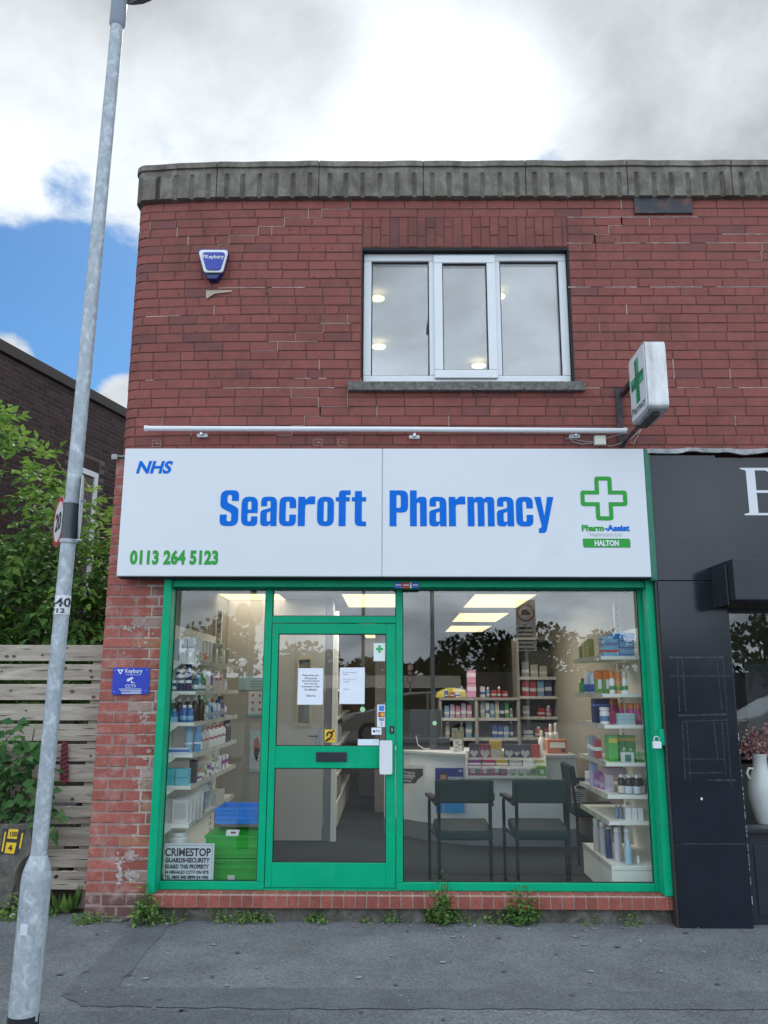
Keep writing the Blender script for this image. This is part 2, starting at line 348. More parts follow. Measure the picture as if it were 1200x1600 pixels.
def curve_fill(loops):
    """fill 2-d outlines (holes by even-odd) -> verts, faces"""
    c = bpy.data.curves.new('tmp', 'CURVE'); c.dimensions = '2D'; c.fill_mode = 'BOTH'
    for lp in loops:
        sp = c.splines.new('POLY'); sp.points.add(len(lp)-1)
        for i, (a, b) in enumerate(lp): sp.points[i].co = (a, b, 0, 1)
        sp.use_cyclic_u = True
    return _curve_mesh(c)
def _curve_mesh(c):
    o = bpy.data.objects.new('tmp', c); COL.objects.link(o)
    dg = bpy.context.evaluated_depsgraph_get(); dg.update()
    e = o.evaluated_get(dg); me = e.to_mesh()
    V = [tuple(v.co[:2]) for v in me.vertices]; Fc = [tuple(p.vertices) for p in me.polygons]
    e.to_mesh_clear(); bpy.data.objects.remove(o); bpy.data.curves.remove(c)
    return V, Fc
def text_mesh(txt, bold=0.0, space=1.0, res=3):
    c = bpy.data.curves.new('tmp', 'FONT'); c.body = txt; c.dimensions = '2D'; c.fill_mode = 'BOTH'; c.size = 1.0; c.resolution_u = res; c.offset = bold; c.space_character = space
    return _curve_mesh(c)
def fit_text(mb, txt, x0, x1, z0, z1, y, mi=0, bold=0.0, shear=0.0, plane='xz', space=1.0):
    """lay a line of text so its inked box fills x0..x1, z0..z1 on the plane y = const (or a custom mapping)"""
    V, Fc = text_mesh(txt, bold, space)
    if not V: return
    V = [(a+shear*b, b) for a, b in V]
    ax = [v[0] for v in V]; bx = [v[1] for v in V]; a0, a1, b0, b1 = min(ax), max(ax), min(bx), max(bx)
    P = []
    for a, b in V:
        p = x0+(a-a0)/(a1-a0)*(x1-x0); q = z0+(b-b0)/max(1e-6, b1-b0)*(z1-z0)
        P.append(plane(p, q) if callable(plane) else (p, y, q))
    mb.add(P, Fc, mi)
GL = {
 'o': (46, [[(0, 0, 20), (46, 0, 20), (46, 82, 20), (0, 82, 20)], [(18, 13, 5), (28, 13, 5), (28, 69, 5), (18, 69, 5)]]),
 'e': (46, [[(46, 36), (18, 36), (18, 13, 5), (28, 13, 5), (28, 27), (46, 27), (46, 0, 18), (0, 0, 20), (0, 82, 20), (46, 82, 20)], [(18, 46), (28, 46), (28, 69, 5), (18, 69, 5)]]),
 'c': (46, [[(46, 50), (28, 50), (28, 69, 5), (18, 69, 5), (18, 13, 5), (28, 13, 5), (28, 32), (46, 32), (46, 0, 18), (0, 0, 18), (0, 82, 18), (46, 82, 18)]]),
 'a': (46, [[(29, 0), (46, 0), (46, 82, 18), (1, 82, 18), (1, 55), (18, 55), (18, 70, 4), (28, 70, 4), (28, 51), (0, 43, 10), (0, 0, 12), (23, 0, 6), (28, 8)], [(18, 13, 4), (28, 13, 4), (28, 41), (18, 37, 4)]]),
 'r': (43, [[(0, 0), (18, 0), (18, 61, 8), (43, 61), (43, 83), (29, 83, 8), (18, 74), (17, 82), (0, 82)]]),
 'f': (37, [[(8, 0), (26, 0), (26, 69), (36, 69), (36, 81), (26, 81), (26, 87, 4), (38, 87), (38, 100), (8, 100, 16), (8, 81), (0, 81), (0, 69), (8, 69)]]),
 't': (37, [[(8, 0, 14), (37, 0), (37, 13), (26, 13, 4), (26, 69), (37, 69), (37, 81), (26, 81), (26, 98), (8, 98), (8, 81), (0, 81), (0, 69), (8, 69)]]),
 'S': (50, [[(0, 32), (0, 0, 20), (50, 0, 20), (50, 50, 16), (19, 66, 8), (19, 87, 5), (31, 87, 5), (31, 70), (50, 70), (50, 100, 20), (0, 100, 20), (0, 52, 16), (31, 36, 8), (31, 13, 5), (19, 13, 5), (19, 32)]]),
 'P': (51, [[(0, 0), (19, 0), (19, 38), (51, 38, 18), (51, 100, 18), (0, 100)], [(19, 51), (31, 51, 6), (31, 87, 6), (19, 87)]]),
 'h': (47, [[(0, 0), (19, 0), (19, 66, 4), (28, 66, 4), (28, 0), (47, 0), (47, 82, 18), (26, 82, 6), (19, 76), (19, 100), (0, 100)]]),
 'm': (75, [[(0, 0), (19, 0), (19, 67, 4), (28, 67, 4), (28, 0), (47, 0), (47, 67, 4), (56, 67, 4), (56, 0), (75, 0), (75, 82, 18), (52, 82, 8), (46, 76), (40, 82, 8), (24, 82, 6), (18, 76), (18, 82), (0, 82)]]),
 'y': (54, [[(10, -18), (30, -18, 10), (54, 82), (36, 82), (27, 28), (18, 82), (0, 82), (18, 2, 4), (16, -5, 4), (10, -5)]]),
}
def glyph(mb, ch, x0, x1, zb, cap, y, mi=0):
    w, loops = GL[ch]
    V, Fc = curve_fill([rpoly(l, 4) for l in loops])
    mb.add([(x0+a/w*(x1-x0), y, zb+b/100*cap) for a, b in V], Fc, mi)
def poly_face(mb, poly, y, mi=0, fn=None):
    V, Fc = curve_fill([poly] if isinstance(poly[0][0], (int, float)) else poly)
    mb.add([fn(a, b) if fn else (a, y, b) for a, b in V], Fc, mi)

# ================================================================== SETTING
g = MB(); g.add([(-200, -4.2, 0), (200, -4.2, 0), (200, 60, 0), (-200, 60, 0)], [(0, 1, 2, 3)])
build('pavement', g, M_PAVE, kind='structure')
g = MB(); g.add([(-400, -400, -0.115), (400, -400, -0.115), (400, -4.33, -0.115), (-400, -4.33, -0.115)], [(0, 1, 2, 3)])
build('road', g, M_ROAD, kind='structure')
g = MB()
for k in range(-22, 22): g.box(k*0.915, k*0.915+0.908, -4.33, -4.203, -0.2, 0.004)
build('kerb', g, M_CONC, kind='structure', bevel=0.012)
def strip(name, pts, z, m, rnd=0.012):
    """an asphalt repair with slightly ragged edges, outline from surveyed ground points"""
    P = []
    for i, (a, b) in enumerate(pts):
        c, d_ = pts[(i+1) % len(pts)]; n = max(1, int(math.hypot(c-a, d_-b)/0.06))
        for k in range(n): P.append((a+(c-a)*k/n+random.uniform(-rnd, rnd), b+(d_-b)*k/n+random.uniform(-rnd, rnd)))
    mb = MB(); V, Fc = curve_fill([P]); mb.add([(a, b, z) for a, b in V], Fc)
    return build(name, mb, m, kind='structure')
def gnd(px, py, z=0.0):
    d = ray(px, py); t = (z-H)/d.z; return (d.x*t, -D+d.y*t)
strip('pavement_patch', [gnd(216, 1443), gnd(268, 1443), gnd(182, 1543), gnd(1230, 1551), gnd(1230, 1579), gnd(455, 1577), gnd(130, 1573), gnd(92, 1556)], 0.004, M_PATCH)
strip('pavement_patch', [gnd(-60, 1582), gnd(456, 1579), gnd(440, 1640), gnd(-60, 1660)], 0.0035, M_PATCH)

# ---------------------------------------------------------------- the shop building
bld = thing('shop_building', 'red brick two-storey shop building with fluted stone parapet and green shopfront', 'building', (0, 0, 0))
XL = -2.078; RAD = 0.10
def upath(u, off=0.0, R=RAD, xl=XL):
    """arc length along the upper wall (u = x on the straight) -> x, y, outward normal; rounded left corner, a slight set-back towards it"""
    xs = xl+R
    def rec(x): return 0.05*max(0.0, (-0.9-x)/1.15)**2
    if u >= xs: return u, rec(u)-off, 0.0, -1.0
    y0 = rec(xs); t = (xs-u)/R
    if t <= math.pi/2:
        nx, ny = -math.sin(t), -math.cos(t); return xs+nx*(R+off), y0+R+ny*(R+off), nx, ny
    e = (t-math.pi/2)*R; return xl-off, y0+R+e, -1.0, 0.0
def brick_col(kind):
    r = random.random
    if kind == 'upper':
        k = random.uniform(0.90, 1.07); j = random.uniform(.95, 1.06); c = (0.222*k, 0.064*k*j, 0.053*k*j)
        if r() < 0.05: c = (0.165, 0.055, 0.051)
        return c
    if kind == 'dark':
        k = random.uniform(0.6, 1.4); return (0.036*k, 0.019*k, 0.018*k)
    if kind == 'header':
        k = random.uniform(0.8, 1.2); return (0.27*k, 0.075*k, 0.055*k)
    k = random.uniform(0.85, 1.12); return (0.32*k, 0.092*k, 0.07*k)
def brick(mb, fr, u0, u1, z0, z1, col, n=1, dep=0.03, ch=0.004, jit=0.0):
    """one brick face: chamfered block on the wall frame fr(u, out)->x,y ; out = proud of the wall face"""
    j = random.uniform(-jit, jit)
    us = [u0+(u1-u0)*k/n for k in range(n+1)]
    outer = [(u0+ch)]+us[1:-1]+[u1-ch]
    vs = []; fs = []
    for k in range(n+1):
        bx, by = fr(us[k], -dep); fx, fy = fr(us[k], j-ch*0.7); ox, oy = fr(outer[k], j)
        vs += [(bx, by, z0), (fx, fy, z0), (ox, oy, z0+ch), (ox, oy, z1-ch), (fx, fy, z1), (bx, by, z1)]
    for k in range(n):
        a, b = k*6, (k+1)*6
        for q in range(5): fs.append((a+q, b+q, b+q+1, a+q+1))
    e = n*6
    fs += [(0, 1, 4, 5), (1, 2, 3, 4), (e+5, e+4, e+1, e), (e+4, e+3, e+2, e+1)]
    mb.add(vs, fs, 0, col)
UF = lambda u, o: upath(u, o)[:2]
ROW = 0.0763; Z0 = 3.20
WX0, WX1, WZ0, WZ1 = -0.232, 1.410, 3.853, 4.992
SZ1 = 5.268
mb = MB(); mort = MB()
UEND = XL+RAD-math.pi/2*RAD-0.9
nrow = int((5.43-Z0)/ROW)+1
joint = 0.0065
white = MB()
def holes(zc):
    if WZ0-0.02 < zc < SZ1: return [(WX0, WX1)]
    return []
rows = []
for r in range(nrow):
    z0 = Z0+r*ROW; z1 = z0+ROW-joint; zc = (z0+z1)/2
    segs = [(UEND, 5.2)]
    for a, b in holes(zc): segs = [(UEND, a-joint), (b+joint, 5.2)]
    for a, b in segs:
        u = a if a > UEND else UEND-random.choice((0.02, 0.13))-(r % 2)*0.11+random.uniform(-.01, .01)
        if a > UEND and (r % 2): # half bat beside the opening
            u1 = u+0.105; brick(mb, UF, u, u1, z0, z1, brick_col('upper'), 1, jit=0.002); u = u1+joint
        first = True
        while u < b-0.01:
            ln = 0.2115+random.uniform(-0.006, 0.006)
            if random.random() < 0.07: ln = 0.103
            u1 = min(u+ln, b)
            if b-u1 < 0.06: u1 = b
            n = 5 if u < XL+RAD+0.02 else 1
            if u1-u > 0.02: brick(mb, UF, u, u1, z0+random.uniform(-.0008, .0008), z1+random.uniform(-.0012, .0008), brick_col('upper'), n, jit=0.002)
            rows.append((r, u1)); u = u1+joint
# soldier lintel of upright bricks over the window, in broken heights
u = WX0+joint
k = 0
while u < WX1-0.02:
    u1 = min(u+0.066+random.uniform(-.003, .003), WX1-0.004)
    if WX1-u1 < 0.03: u1 = WX1-0.004
    zz = [WZ1+0.006, SZ1-joint-0.002] if k % 7 == 3 else [WZ1+0.006, WZ1+random.choice((0.098, 0.102, 0.17, 0.175)), SZ1-joint-0.002]
    for q in range(len(zz)-1):
        c = brick_col('upper'); c = tuple(v*0.86 for v in c); brick(mb, UF, u, u1, zz[q]+(joint if q else 0), zz[q+1], c, 1, jit=0.003)
    u = u1+joint; k += 1
def ribbon(m, fr, u0, u1, z0, z1, out, n=1, mi=0, col=None):
    vs = []; us = [u0+(u1-u0)*k/n for k in range(n+1)]
    for q in us:
        x, y = fr(q, out); vs += [(x, y, z0), (x, y, z1)]
    m.add(vs, [(2*k, 2*k+2, 2*k+3, 2*k+1) for k in range(n)], mi, col)
MORT = (0.085, 0.034, 0.030)
for (a, b, z0, z1) in ((UEND, WX0, Z0, 5.45), (WX1, 5.2, Z0, 5.45), (WX0, WX1, Z0, WZ0), (WX0, WX1, WZ1, 5.45)):
    n = 40 if a == UEND else 8
    ribbon(mb, UF, a, b, z0, z1, -0.0035, n, 0, MORT)
# repointing: pale mortar that has been raked into cracks and bed joints
PALE = (0.36, 0.255, 0.225)
def bed(px0, px1, py):
    z = Z((px0+px1)/2, py); r = round((z-Z0)/ROW); zj = Z0+r*ROW-joint
    u0, u1 = X(px0, py), X(px1, py); n = max(1, int((u1-u0)/0.05)); 
    for k in range(n):
        if random.random() < 0.06: continue
        a = u0+(u1-u0)*k/n; b = u0+(u1-u0)*(k+1)/n
        t = random.uniform(0.0, 0.0018)
        ribbon(mb, UF, a, b+0.001, zj-t, zj+joint+random.uniform(0, .002), 0.0016, 1, 0, (lambda q: tuple(c*q for c in PALE))(random.uniform(.75, 1.1)))
def perp(px, py):
    z = Z(px, py); r = math.floor((z-Z0)/ROW); u = X(px, py)
    near = [q for q in rows if q[0] == r]
    if not near: return
    u = min(near, key=lambda q: abs(q[1]-u))[1]
    ribbon(mb, UF, u-0.001, u+joint+0.0015, Z0+r*ROW-joint, Z0+(r+1)*ROW, 0.0016, 1, 0, (lambda q: tuple(c*q for c in PALE))(random.uniform(.75, 1.1)))
def crack(px, py, n, dr, dv=-1, run=0.11):
    """repointed crack that steps through perps and beds: starts at the joint nearest (px, py)"""
    r = math.floor((Z(px, py)-Z0)/ROW); u = X(px, py); kq = random.uniform(.85, 1.05); col = tuple(c*kq for c in PALE)
    for _ in range(n):
        js = [q[1] for q in rows if q[0] == r]
        if not js: return
        u0 = min(js, key=lambda q: abs(q-u))
        ribbon(mb, UF, u0, u0+joint, Z0+r*ROW-joint, Z0+(r+1)*ROW-joint, 0.0016, 1, 0, col)
        r2 = r+dv; js = [q[1] for q in rows if q[0] == r2]
        if not js: return
        tgt = u0+dr*random.choice((run, run, run*1.9)); u1 = min(js, key=lambda q: abs(q-tgt)); zj = Z0+max(r, r2)*ROW-joint
        ribbon(mb, UF, min(u0, u1), max(u0, u1)+joint, zj, zj+joint*random.uniform(.6, 1), 0.0017, 2, 0, col)
        r, u = r2, u1
crack(530, 320, 8, -1); crack(548, 502, 4, -1); crack(547, 600, 6, -1); crack(246, 345, 3, -1); crack(1195, 372, 3, -1); crack(958, 345, 2, -1); crack(270, 660, 2, 1); crack(505, 640, 3, -1, 1)
for a, b, y in ((340, 425, 453), (425, 486, 453), (500, 548, 500), (420, 496, 526), (348, 522, 611), (460, 510, 590), (212, 238, 595), (886, 1090, 338), (886, 925, 383), (960, 1078, 380), (888, 922, 455), (944, 1098, 454), (1120, 1200, 454), (1102, 1200, 381), (1128, 1200, 365), (1046, 1095, 610), (1120, 1200, 609), (914, 938, 612), (225, 280, 497), (690, 740, 611)):
    bed(a, b, y)
for p in ((263, 361), (284, 372), (425, 360), (539, 315), (475, 330), (505, 562), (342, 477), (958, 346), (988, 346), (1030, 346), (948, 375), (905, 375), (984, 319), (1197, 374), (993, 490), (1005, 562), (1040, 562), (930, 516), (1060, 590), (1150, 590), (1146, 655), (710, 660), (610, 648)):
    perp(*p)
# fixing scars below the tube
for px in (243, 497, 535):
    x0, z0 = X(px, 691), Z(px, 691)
    for a, b, c, d_ in ((-.035, .035, .022, .028), (-.035, .035, -.028, -.022), (-.035, -.029, -.022, .022), (.029, .035, -.022, .022), (-.008, .02, -.006, .006)):
        ribbon(mb, UF, x0+a, x0+b, z0+c, z0+d_, 0.002, 1, 0, (0.28, 0.17, 0.15))
mb.add([(X(322, 455), -0.0022, Z(322, 454)), (X(322, 466), -0.0022, Z(322, 467)), (X(336, 458), -0.0022, Z(336, 459)), (X(362, 456), -0.0022, Z(362, 456)), (X(362, 454), -0.0022, Z(362, 453.5))], [(0, 1, 2, 3, 4)], 0, (0.40, 0.33, 0.28))
# old drill holes
for px, py in ((316, 360), (336, 371), (453, 359), (477, 359), (490, 388), (519, 388), (491, 433), (516, 433), (396, 446), (418, 459), (279, 458), (306, 517), (392, 590), (961, 374), (1052, 441), (922, 476), (1150, 660), (417, 458)):
    x0, z0 = X(px, py), Z(px, py); pts = [(x0+.006*math.cos(k*math.pi/4), UF(x0, .0026)[1], z0+.006*math.sin(k*math.pi/4)) for k in range(8)]
    mb.add(pts, [tuple(range(8))], 0, (0.02, 0.01, 0.01))
build('upper_wall', mb, M_BRICK, bld, recalc=False)
# solid body behind the faces: party walls, rear and roof
mb = MB()
mb.box(-1.99, -1.75, 0.32, 9.9, 0.0, 5.5, 0, (0.2, 0.06, 0.05)); mb.box(5.0, 5.2, 0.05, 10.0, 0.0, 5.5, 0, (0.2, 0.06, 0.05)); mb.box(-1.99, 5.2, 9.9, 10.1, 0.0, 5.5, 0, (0.2, 0.06, 0.05))
for (a, b, z0, z1) in ((-1.74, WX0-0.0, 2.62, 5.45), (WX1, 4.99, 2.62, 5.45), (WX0, WX1, 2.62, WZ0), (WX0, WX1, WZ1+0.01, 5.45)):
    mb.box(a, b, 0.10, 0.28, z0, z1, 0, (0.2, 0.06, 0.05))
mb.box(-1.70, 4.99, 0.075, 0.0995, 2.62, 3.84, 0, (0.12, 0.05, 0.04))
build('core_wall', mb, M_DBRICK, bld)
mb = MB(); mb.box(-1.95, 5.0, 0.29, 9.88, 5.42, 5.5); build('roof', mb, M_DARK, bld)
# reveals of the upstairs opening + dark joint over the frame
mb = MB()
mb.box(WX0-0.002, WX1+0.002, 0.004, 0.13, WZ1-0.022, WZ1+0.003); mb.box(WX0-0.004, WX0+0.004, 0.002, 0.13, WZ0, WZ1-0.024); mb.box(WX1-0.006, WX1+0.004, 0.002, 0.13, WZ0, WZ1-0.024)
build('window_reveal', mb, M_DARK, bld)

# ---------------------------------------------------------------- parapet: fluted stone blocks
def parapet():
    mb = MB(); PF = lambda u, o: upath(u, o, 0.05, -2.05)[:2]
    start = -2.05+0.05-math.pi/2*0.05-0.8; end = 5.2
    joints = [X(px, 285) for px in (180, 340, 499, 661, 820, 978, 1140)]; joints += [joints[-1]+0.81*k for k in range(1, 4)]
    us = []  # (u, groove?)
    grooves = []
    u = X(237, 285)-0.13*6
    cx = [X(px, 285) for px in (222, 248, 275, 301, 327, 356, 381, 407, 433, 459, 485, 516, 541, 567, 594, 620, 647, 675, 701, 727, 753, 780, 806, 834, 860, 886, 913, 939, 965, 992, 1019, 1046, 1072, 1099, 1125, 1155, 1181)]
    a = cx[0]
    while a > start+0.1: a -= 0.131; cx.insert(0, a)
    a = cx[-1]
    while a < end-0.2: a += 0.131; cx.append(a)
    marks = {start: 0.0, end: 0.0}
    for c in cx:
        w = 0.017
        for d_, h in ((-w-.004, 0), (-w, .011), (-w*.55, .020), (0, .025), (w*.55, .020), (w, .011), (w+.004, 0)): marks[c+d_] = h
    for j in joints:
        for d_, h in ((-.0045, 0), (-.0025, .014), (.0025, .014), (.0045, 0)): marks[j+d_] = h
    q = start
    while q < -1.9: marks.setdefault(q, None); q += 0.012
    ks = sorted(marks); 
    vals = []
    for k in ks: vals.append(marks[k] if marks[k] is not None else 0.0)
    isj = [any(abs(k-j) < .005 for j in joints) for k in ks]
    rowsz = [(5.418, 0.02, 1), (5.424, 0.045, 1), (5.60, 0.045, 1), (5.622, 0.045, .6), (5.634, 0.045, 0), (5.682, 0.043, 0), (5.686, 0.058, 0), (5.733, 0.056, 0), (5.742, 0.045, 0)]
    vs = []; nr = len(rowsz)+2
    for i, k in enumerate(ks):
        wob = 0.0025*math.sin(k*7.3)+0.002*math.sin(k*17.1)
        x, y = PF(k, -0.02); vs.append((x, y, 5.416))
        for z, out, gf in rowsz:
            h = vals[i]*(1 if isj[i] else gf)
            x, y = PF(k, out-h); vs.append((x, y, z+wob*(1 if z > 5.6 else .4)))
        x, y = PF(k, -0.18); vs.append((x, y, 5.742))
    fs = []
    for i in range(len(ks)-1):
        for r in range(nr-1): fs.append((i*nr+r, (i+1)*nr+r, (i+1)*nr+r+1, i*nr+r+1))
    mb.add(vs, fs); return build('parapet', mb, M_STONE, bld)
parapet()
mb = MB(); mb.box(X(990, 320), X(1081, 320), -0.018, -0.003, Z(1035, 335), Z(1035, 308)); build('rusty_plate', mb, M_RUST, bld, bevel=0.004)

# ---------------------------------------------------------------- upstairs window
win = build('window', (lambda m: (
    m.box(WX0+.010, WX1-.010, .055, .115, WZ0+.012, WZ0+.075),
    m.box(WX0+.010, WX1-.010, .055, .115, WZ1-.088, WZ1-.024),
    m.box(WX0+.010, WX0+.072, .0552, .115, WZ0+.0752, WZ1-.0882), m.box(WX1-.072, WX1-.010, .0552, .115, WZ0+.0752, WZ1-.0882),
    m.box(.300, .352, .0552, .115, WZ0+.0752, WZ1-.0882), m.box(.815, .867, .0552, .115, WZ0+.0752, WZ1-.0882), m)[-1])(MB()), M_UPVC, bld, bevel=0.006)
def ring(mb, x0, x1, z0, z1, w, y0, y1):
    mb.box(x0, x1, y0, y1, z0, z0+w); mb.box(x0, x1, y0, y1, z1-w, z1)
    mb.box(x0, x0+w, y0+.0004, y1, z0+w+.0002, z1-w-.0002); mb.box(x1-w, x1, y0+.0004, y1, z0+w+.0002, z1-w-.0002)
mb = MB(); ring(mb, .338, .829, WZ0+.047, WZ1-.048, .068, .032, .054); build('sash', mb, M_UPVC, win, bevel=0.006)
mb = MB()
for a, b in ((WX0+.0722, .2998), (.8672, WX1-.0722)): ring(mb, a, b, WZ0+.0755, WZ1-.0885, .008, .075, .085)
ring(mb, .4065, .7605, WZ0+.1155, WZ1-.1165, .007, .050, .06); build('gasket', mb, M_INK, win)
for a, b, z0, z1, y in ((WX0+.0725, .2995, WZ0+.0757, WZ1-.0887, .086), (.407, .76, WZ0+.116, WZ1-.117, .061), (.8675, WX1-.0725, WZ0+.0757, WZ1-.0887, .086)):
    mb = MB(); mb.box(a, b, y, y+.022, z0, z1); build('pane', mb, M_GLASSU, win)
mb = MB(); mb.box(X(543, 604, -.04), X(915, 604, -.04), -0.045, 0.12, 3.772, 3.845); build('window_sill', mb, M_SILL, bld, bevel=0.006)
# room upstairs
mb = MB(); mb.box(-1.7, 3.0, 0.3, 5.5, 3.0, 3.05); mb.box(-1.7, 3.0, 5.5, 5.55, 3.05, 5.1); mb.box(-1.7, -1.65, .29, 5.49, 3.06, 5.1); mb.box(3.0, 3.05, .29, 5.49, 3.06, 5.1); mb.box(-1.6, 2.95, .29, 5.45, 5.12, 5.16)
build('upstairs_wall', mb, M_CEIL, kind='structure')
def round_lamp(px, py, label):
    d = ray(px, py); t = (5.09-H)/d.z; c = (d.x*t, -D+d.y*t, 5.05)
    rr = 12.0*math.sqrt(d.x**2+d.y**2)*t/F; mb = MB(); mb.lathe([(rr*.6, -.006), (rr*.97, 0.0), (rr, .008)], c, 24); o = build('ceiling_light', mb, M_LAMPR, smooth=True, label=label, cat='ceiling light', group='round lamps in the room upstairs')
round_lamp(590, 461, 'glowing round ceiling lamp behind the left upstairs pane, the higher of two')
round_lamp(592, 537, 'glowing round ceiling lamp behind the left upstairs pane, the lower of two')
round_lamp(748, 567, 'glowing round ceiling lamp behind the opening middle sash upstairs')
round_lamp(778, 458, 'glowing round ceiling lamp half hidden at the edge of the right upstairs pane')

# ---------------------------------------------------------------- brick pier left of the shopfront
mb = MB(); PFc = lambda u, o: (u, -o)
PX0, PX1 = -2.085, -1.60; ph = 0.0752; r = 0; z = 0.02
pale = lambda: random.choice([(0.30, 0.20, 0.17), (0.36, 0.27, 0.24), (0.25, 0.10, 0.08), (0.34, 0.14, 0.08), (0.27, 0.075, 0.055)])
while z < 3.24:
    z1 = min(z+ph-0.010, 3.24); u = PX0; L0 = 0.105 if r % 2 else 0.215
    while u < PX1-0.01:
        u1 = min(u+L0+random.uniform(-.006, .006), PX1)
        if PX1-u1 < 0.04: u1 = PX1
        mid = (u+u1)/2
        c = brick_col('pier')
        if mid > -1.80 and random.random() < 0.62 and z > 0.15: c = pale()
        if z < 0.15: c = (0.13*random.uniform(.9, 1.15), 0.062, 0.056)
        brick(mb, PFc, u, u1, z+random.uniform(-.001, .001), z1, c, 1, ch=0.005, jit=0.003)
        u = u1+0.010; L0 = random.choice((0.215, 0.215, 0.105, 0.16))
    # return face of the pier
    v = 0.0; k = 0
    while v < 0.6:
        v1 = v+(0.105 if (r+k) % 2 == 0 and k == 0 else .215); brick(mb, lambda q, o: (PX0-o, q), v+.012, v1, z, z1, brick_col('pier'), 1, jit=.002); v = v1+.008; k += 1
    z += ph; r += 1
ribbon(mb, PFc, PX0+.006, -1.79, 0, 3.26, -0.003, 1, 0, (0.27, 0.19, 0.17)); ribbon(mb, PFc, -1.79, PX1, 0, 3.26, -0.003, 1, 0, (0.40, 0.34, 0.305))
mb.quad((PX0+.005, .01, 0), (PX0+.005, .8, 0), (PX0+.005, .8, 3.24), (PX0+.005, .01, 3.24), 0, (0.15, 0.08, 0.07))
# limewash / render remains
def stain(px, py, w, h, n, col=(0.48, 0.42, 0.40)):
    for _ in range(n):
        x0 = X(px+random.gauss(0, w), py); z0 = Z(px, py+random.gauss(0, h)); s = random.uniform(.006, .020); s2 = random.uniform(.005, .016)
        k = random.randint(5, 8); a0 = random.random()*6
        if not (PX0 < x0 < PX1-.01): continue
        mb.add([(x0+s*random.uniform(.5, 1.5)*math.cos(a0+q*2*math.pi/k), -0.0042-random.uniform(0, .0006), z0+s2*random.uniform(.5, 1.5)*math.sin(a0+q*2*math.pi/k)) for q in range(k)], [tuple(range(k))], 0, (lambda q: tuple(c*q for c in col))(random.uniform(.7, 1.1)))
stain(204, 1340, 9, 4, 26, (0.40, 0.30, 0.29)); stain(203, 1366, 7, 5, 26, (0.40, 0.34, 0.32)); stain(187, 1362, 1.5, 9, 22, (0.44, 0.38, 0.36)); stain(222, 1125, 6, 10, 14, (0.40, 0.32, 0.30)); stain(215, 985, 10, 16, 16, (.38, .3, .27)); stain(226, 1200, 6, 30, 14, (.4, .3, .27))
build('pier', mb, M_PIER, bld, recalc=False)
mb = MB(); mb.box(PX0-.02, -1.83, -.02, .3, 3.247, 3.262); mb.box(PX0-.022, PX0+.02, -.05, -.021, 3.222, 3.262); build('lead_flashing', mb, M_LEAD, bld, bevel=.003)

# ---------------------------------------------------------------- brick sill course and plinth
mb = MB(); x = -1.615; k = 0; HC = lambda u, o: (u, -0.05-o)
SX1 = X(1059, 1410, -.05)
while x < SX1-0.01:
    x1 = min(x+0.0685+random.uniform(-.003, .003), SX1); z1 = 0.178
    c = brick_col('header')
    # front face with chamfered upper arris and mortared top
    mb.add([(x, -.05, .093), (x1, -.05, .093), (x1, -.05, z1-.012), (x, -.05, z1-.012), (x, -.036, z1), (x1, -.036, z1), (x1, .12, z1+.004), (x, .12, z1+.004), (x, .10, .093), (x1, .10, .093)],
           [(0, 1, 2, 3), (3, 2, 5, 4), (4, 5, 6, 7), (0, 3, 4, 7, 8), (1, 9, 6, 5, 2), (0, 8, 9, 1)], 0, c)
    x = x1+0.0085
mb.box(-1.613, SX1-.002, -.0455, .118, .094, .1765, 0, (0.36, 0.29, 0.25))
build('brick_sill', mb, M_SILLB, bld)
mb = MB(); mb.box(-1.60, 1.93, .0, .2, -.02, .092); build('plinth', mb, M_CONC, bld)

# ---------------------------------------------------------------- shopfront (green aluminium)
FY = 0.055
mb = MB()
mb.box(-1.64, -1.595, FY, .12, .182, 2.30)                      # left jamb (behind the shutter rail)
mb.box(-.925, -.873, FY, .12, .2352, 2.2548)                      # mullion left of the door
mb.box(.037, .084, FY, .12, .2352, 2.2548)                        # mullion right of the door
mb.box(1.815, 1.86, FY, .12, .182, 2.30)
mb.box(-1.5948, -.873, FY+.001, .12, .182, .235); mb.box(.037, 1.8148, FY+.001, .12, .182, .235)
mb.box(-1.5948, 1.8148, FY, .12, 2.255, 2.30)
mb.box(-.8728, .0368, FY+.002, .12, 2.008, 2.058)               # transom over the door
mb.box(-.8728, .0368, FY+.004, .12, .178, .198)                 # threshold
build('shopfront_frame', mb, M_GREEN, bld, bevel=.004)
mb = MB()
for a, b, c, d_ in ((-1.5947, -.9252, .2354, 2.2546), (.0842, 1.8146, .2354, 2.2546), (-.8727, .0367, 2.0582, 2.2546)): ring(mb, a, b, c, d_, .006, .076, .083)
build('glazing_bead', mb, M_INK, bld)
for a, b, c, d_ in ((-1.5946, -.9254, .2356, 2.2544), (.0844, 1.8144, .2356, 2.2544), (-.8726, .0366, 2.0584, 2.2544)):
    mb = MB(); mb.box(a, b, .084, .092, c, d_); build('pane', mb, M_GLASS, bld)
# header = bottom bar of the rolled-up shutter
mb = MB(); mb.box(-1.5935, 1.8375, -.045, -.012, 2.262, 2.312); mb.box(-1.5935, 1.8375, -.0115, .004, 2.285, 2.30); build('shutter_bottom_bar', mb, M_GREEN, bld, bevel=.004)
mb = MB(); mb.box(-1.60, 1.84, -.04, .30, 2.313, 3.2); mb.box(-1.58, 1.80, .125, .30, 2.262, 2.311)
build('shutter_box', mb, M_DARK, bld)
for a, b in ((-1.648, -1.594), (1.838, 1.892)):
    mb = MB()
    mb.box(a, b, -.07, -.052, .184, 2.318); mb.box(a+.003, b-.003, -.0518, -.0402, .184, 2.318); mb.box(a, b, -.04, .0535, .184, 2.318)
    build('shutter_rail', mb, M_GREEN, bld, bevel=.003)
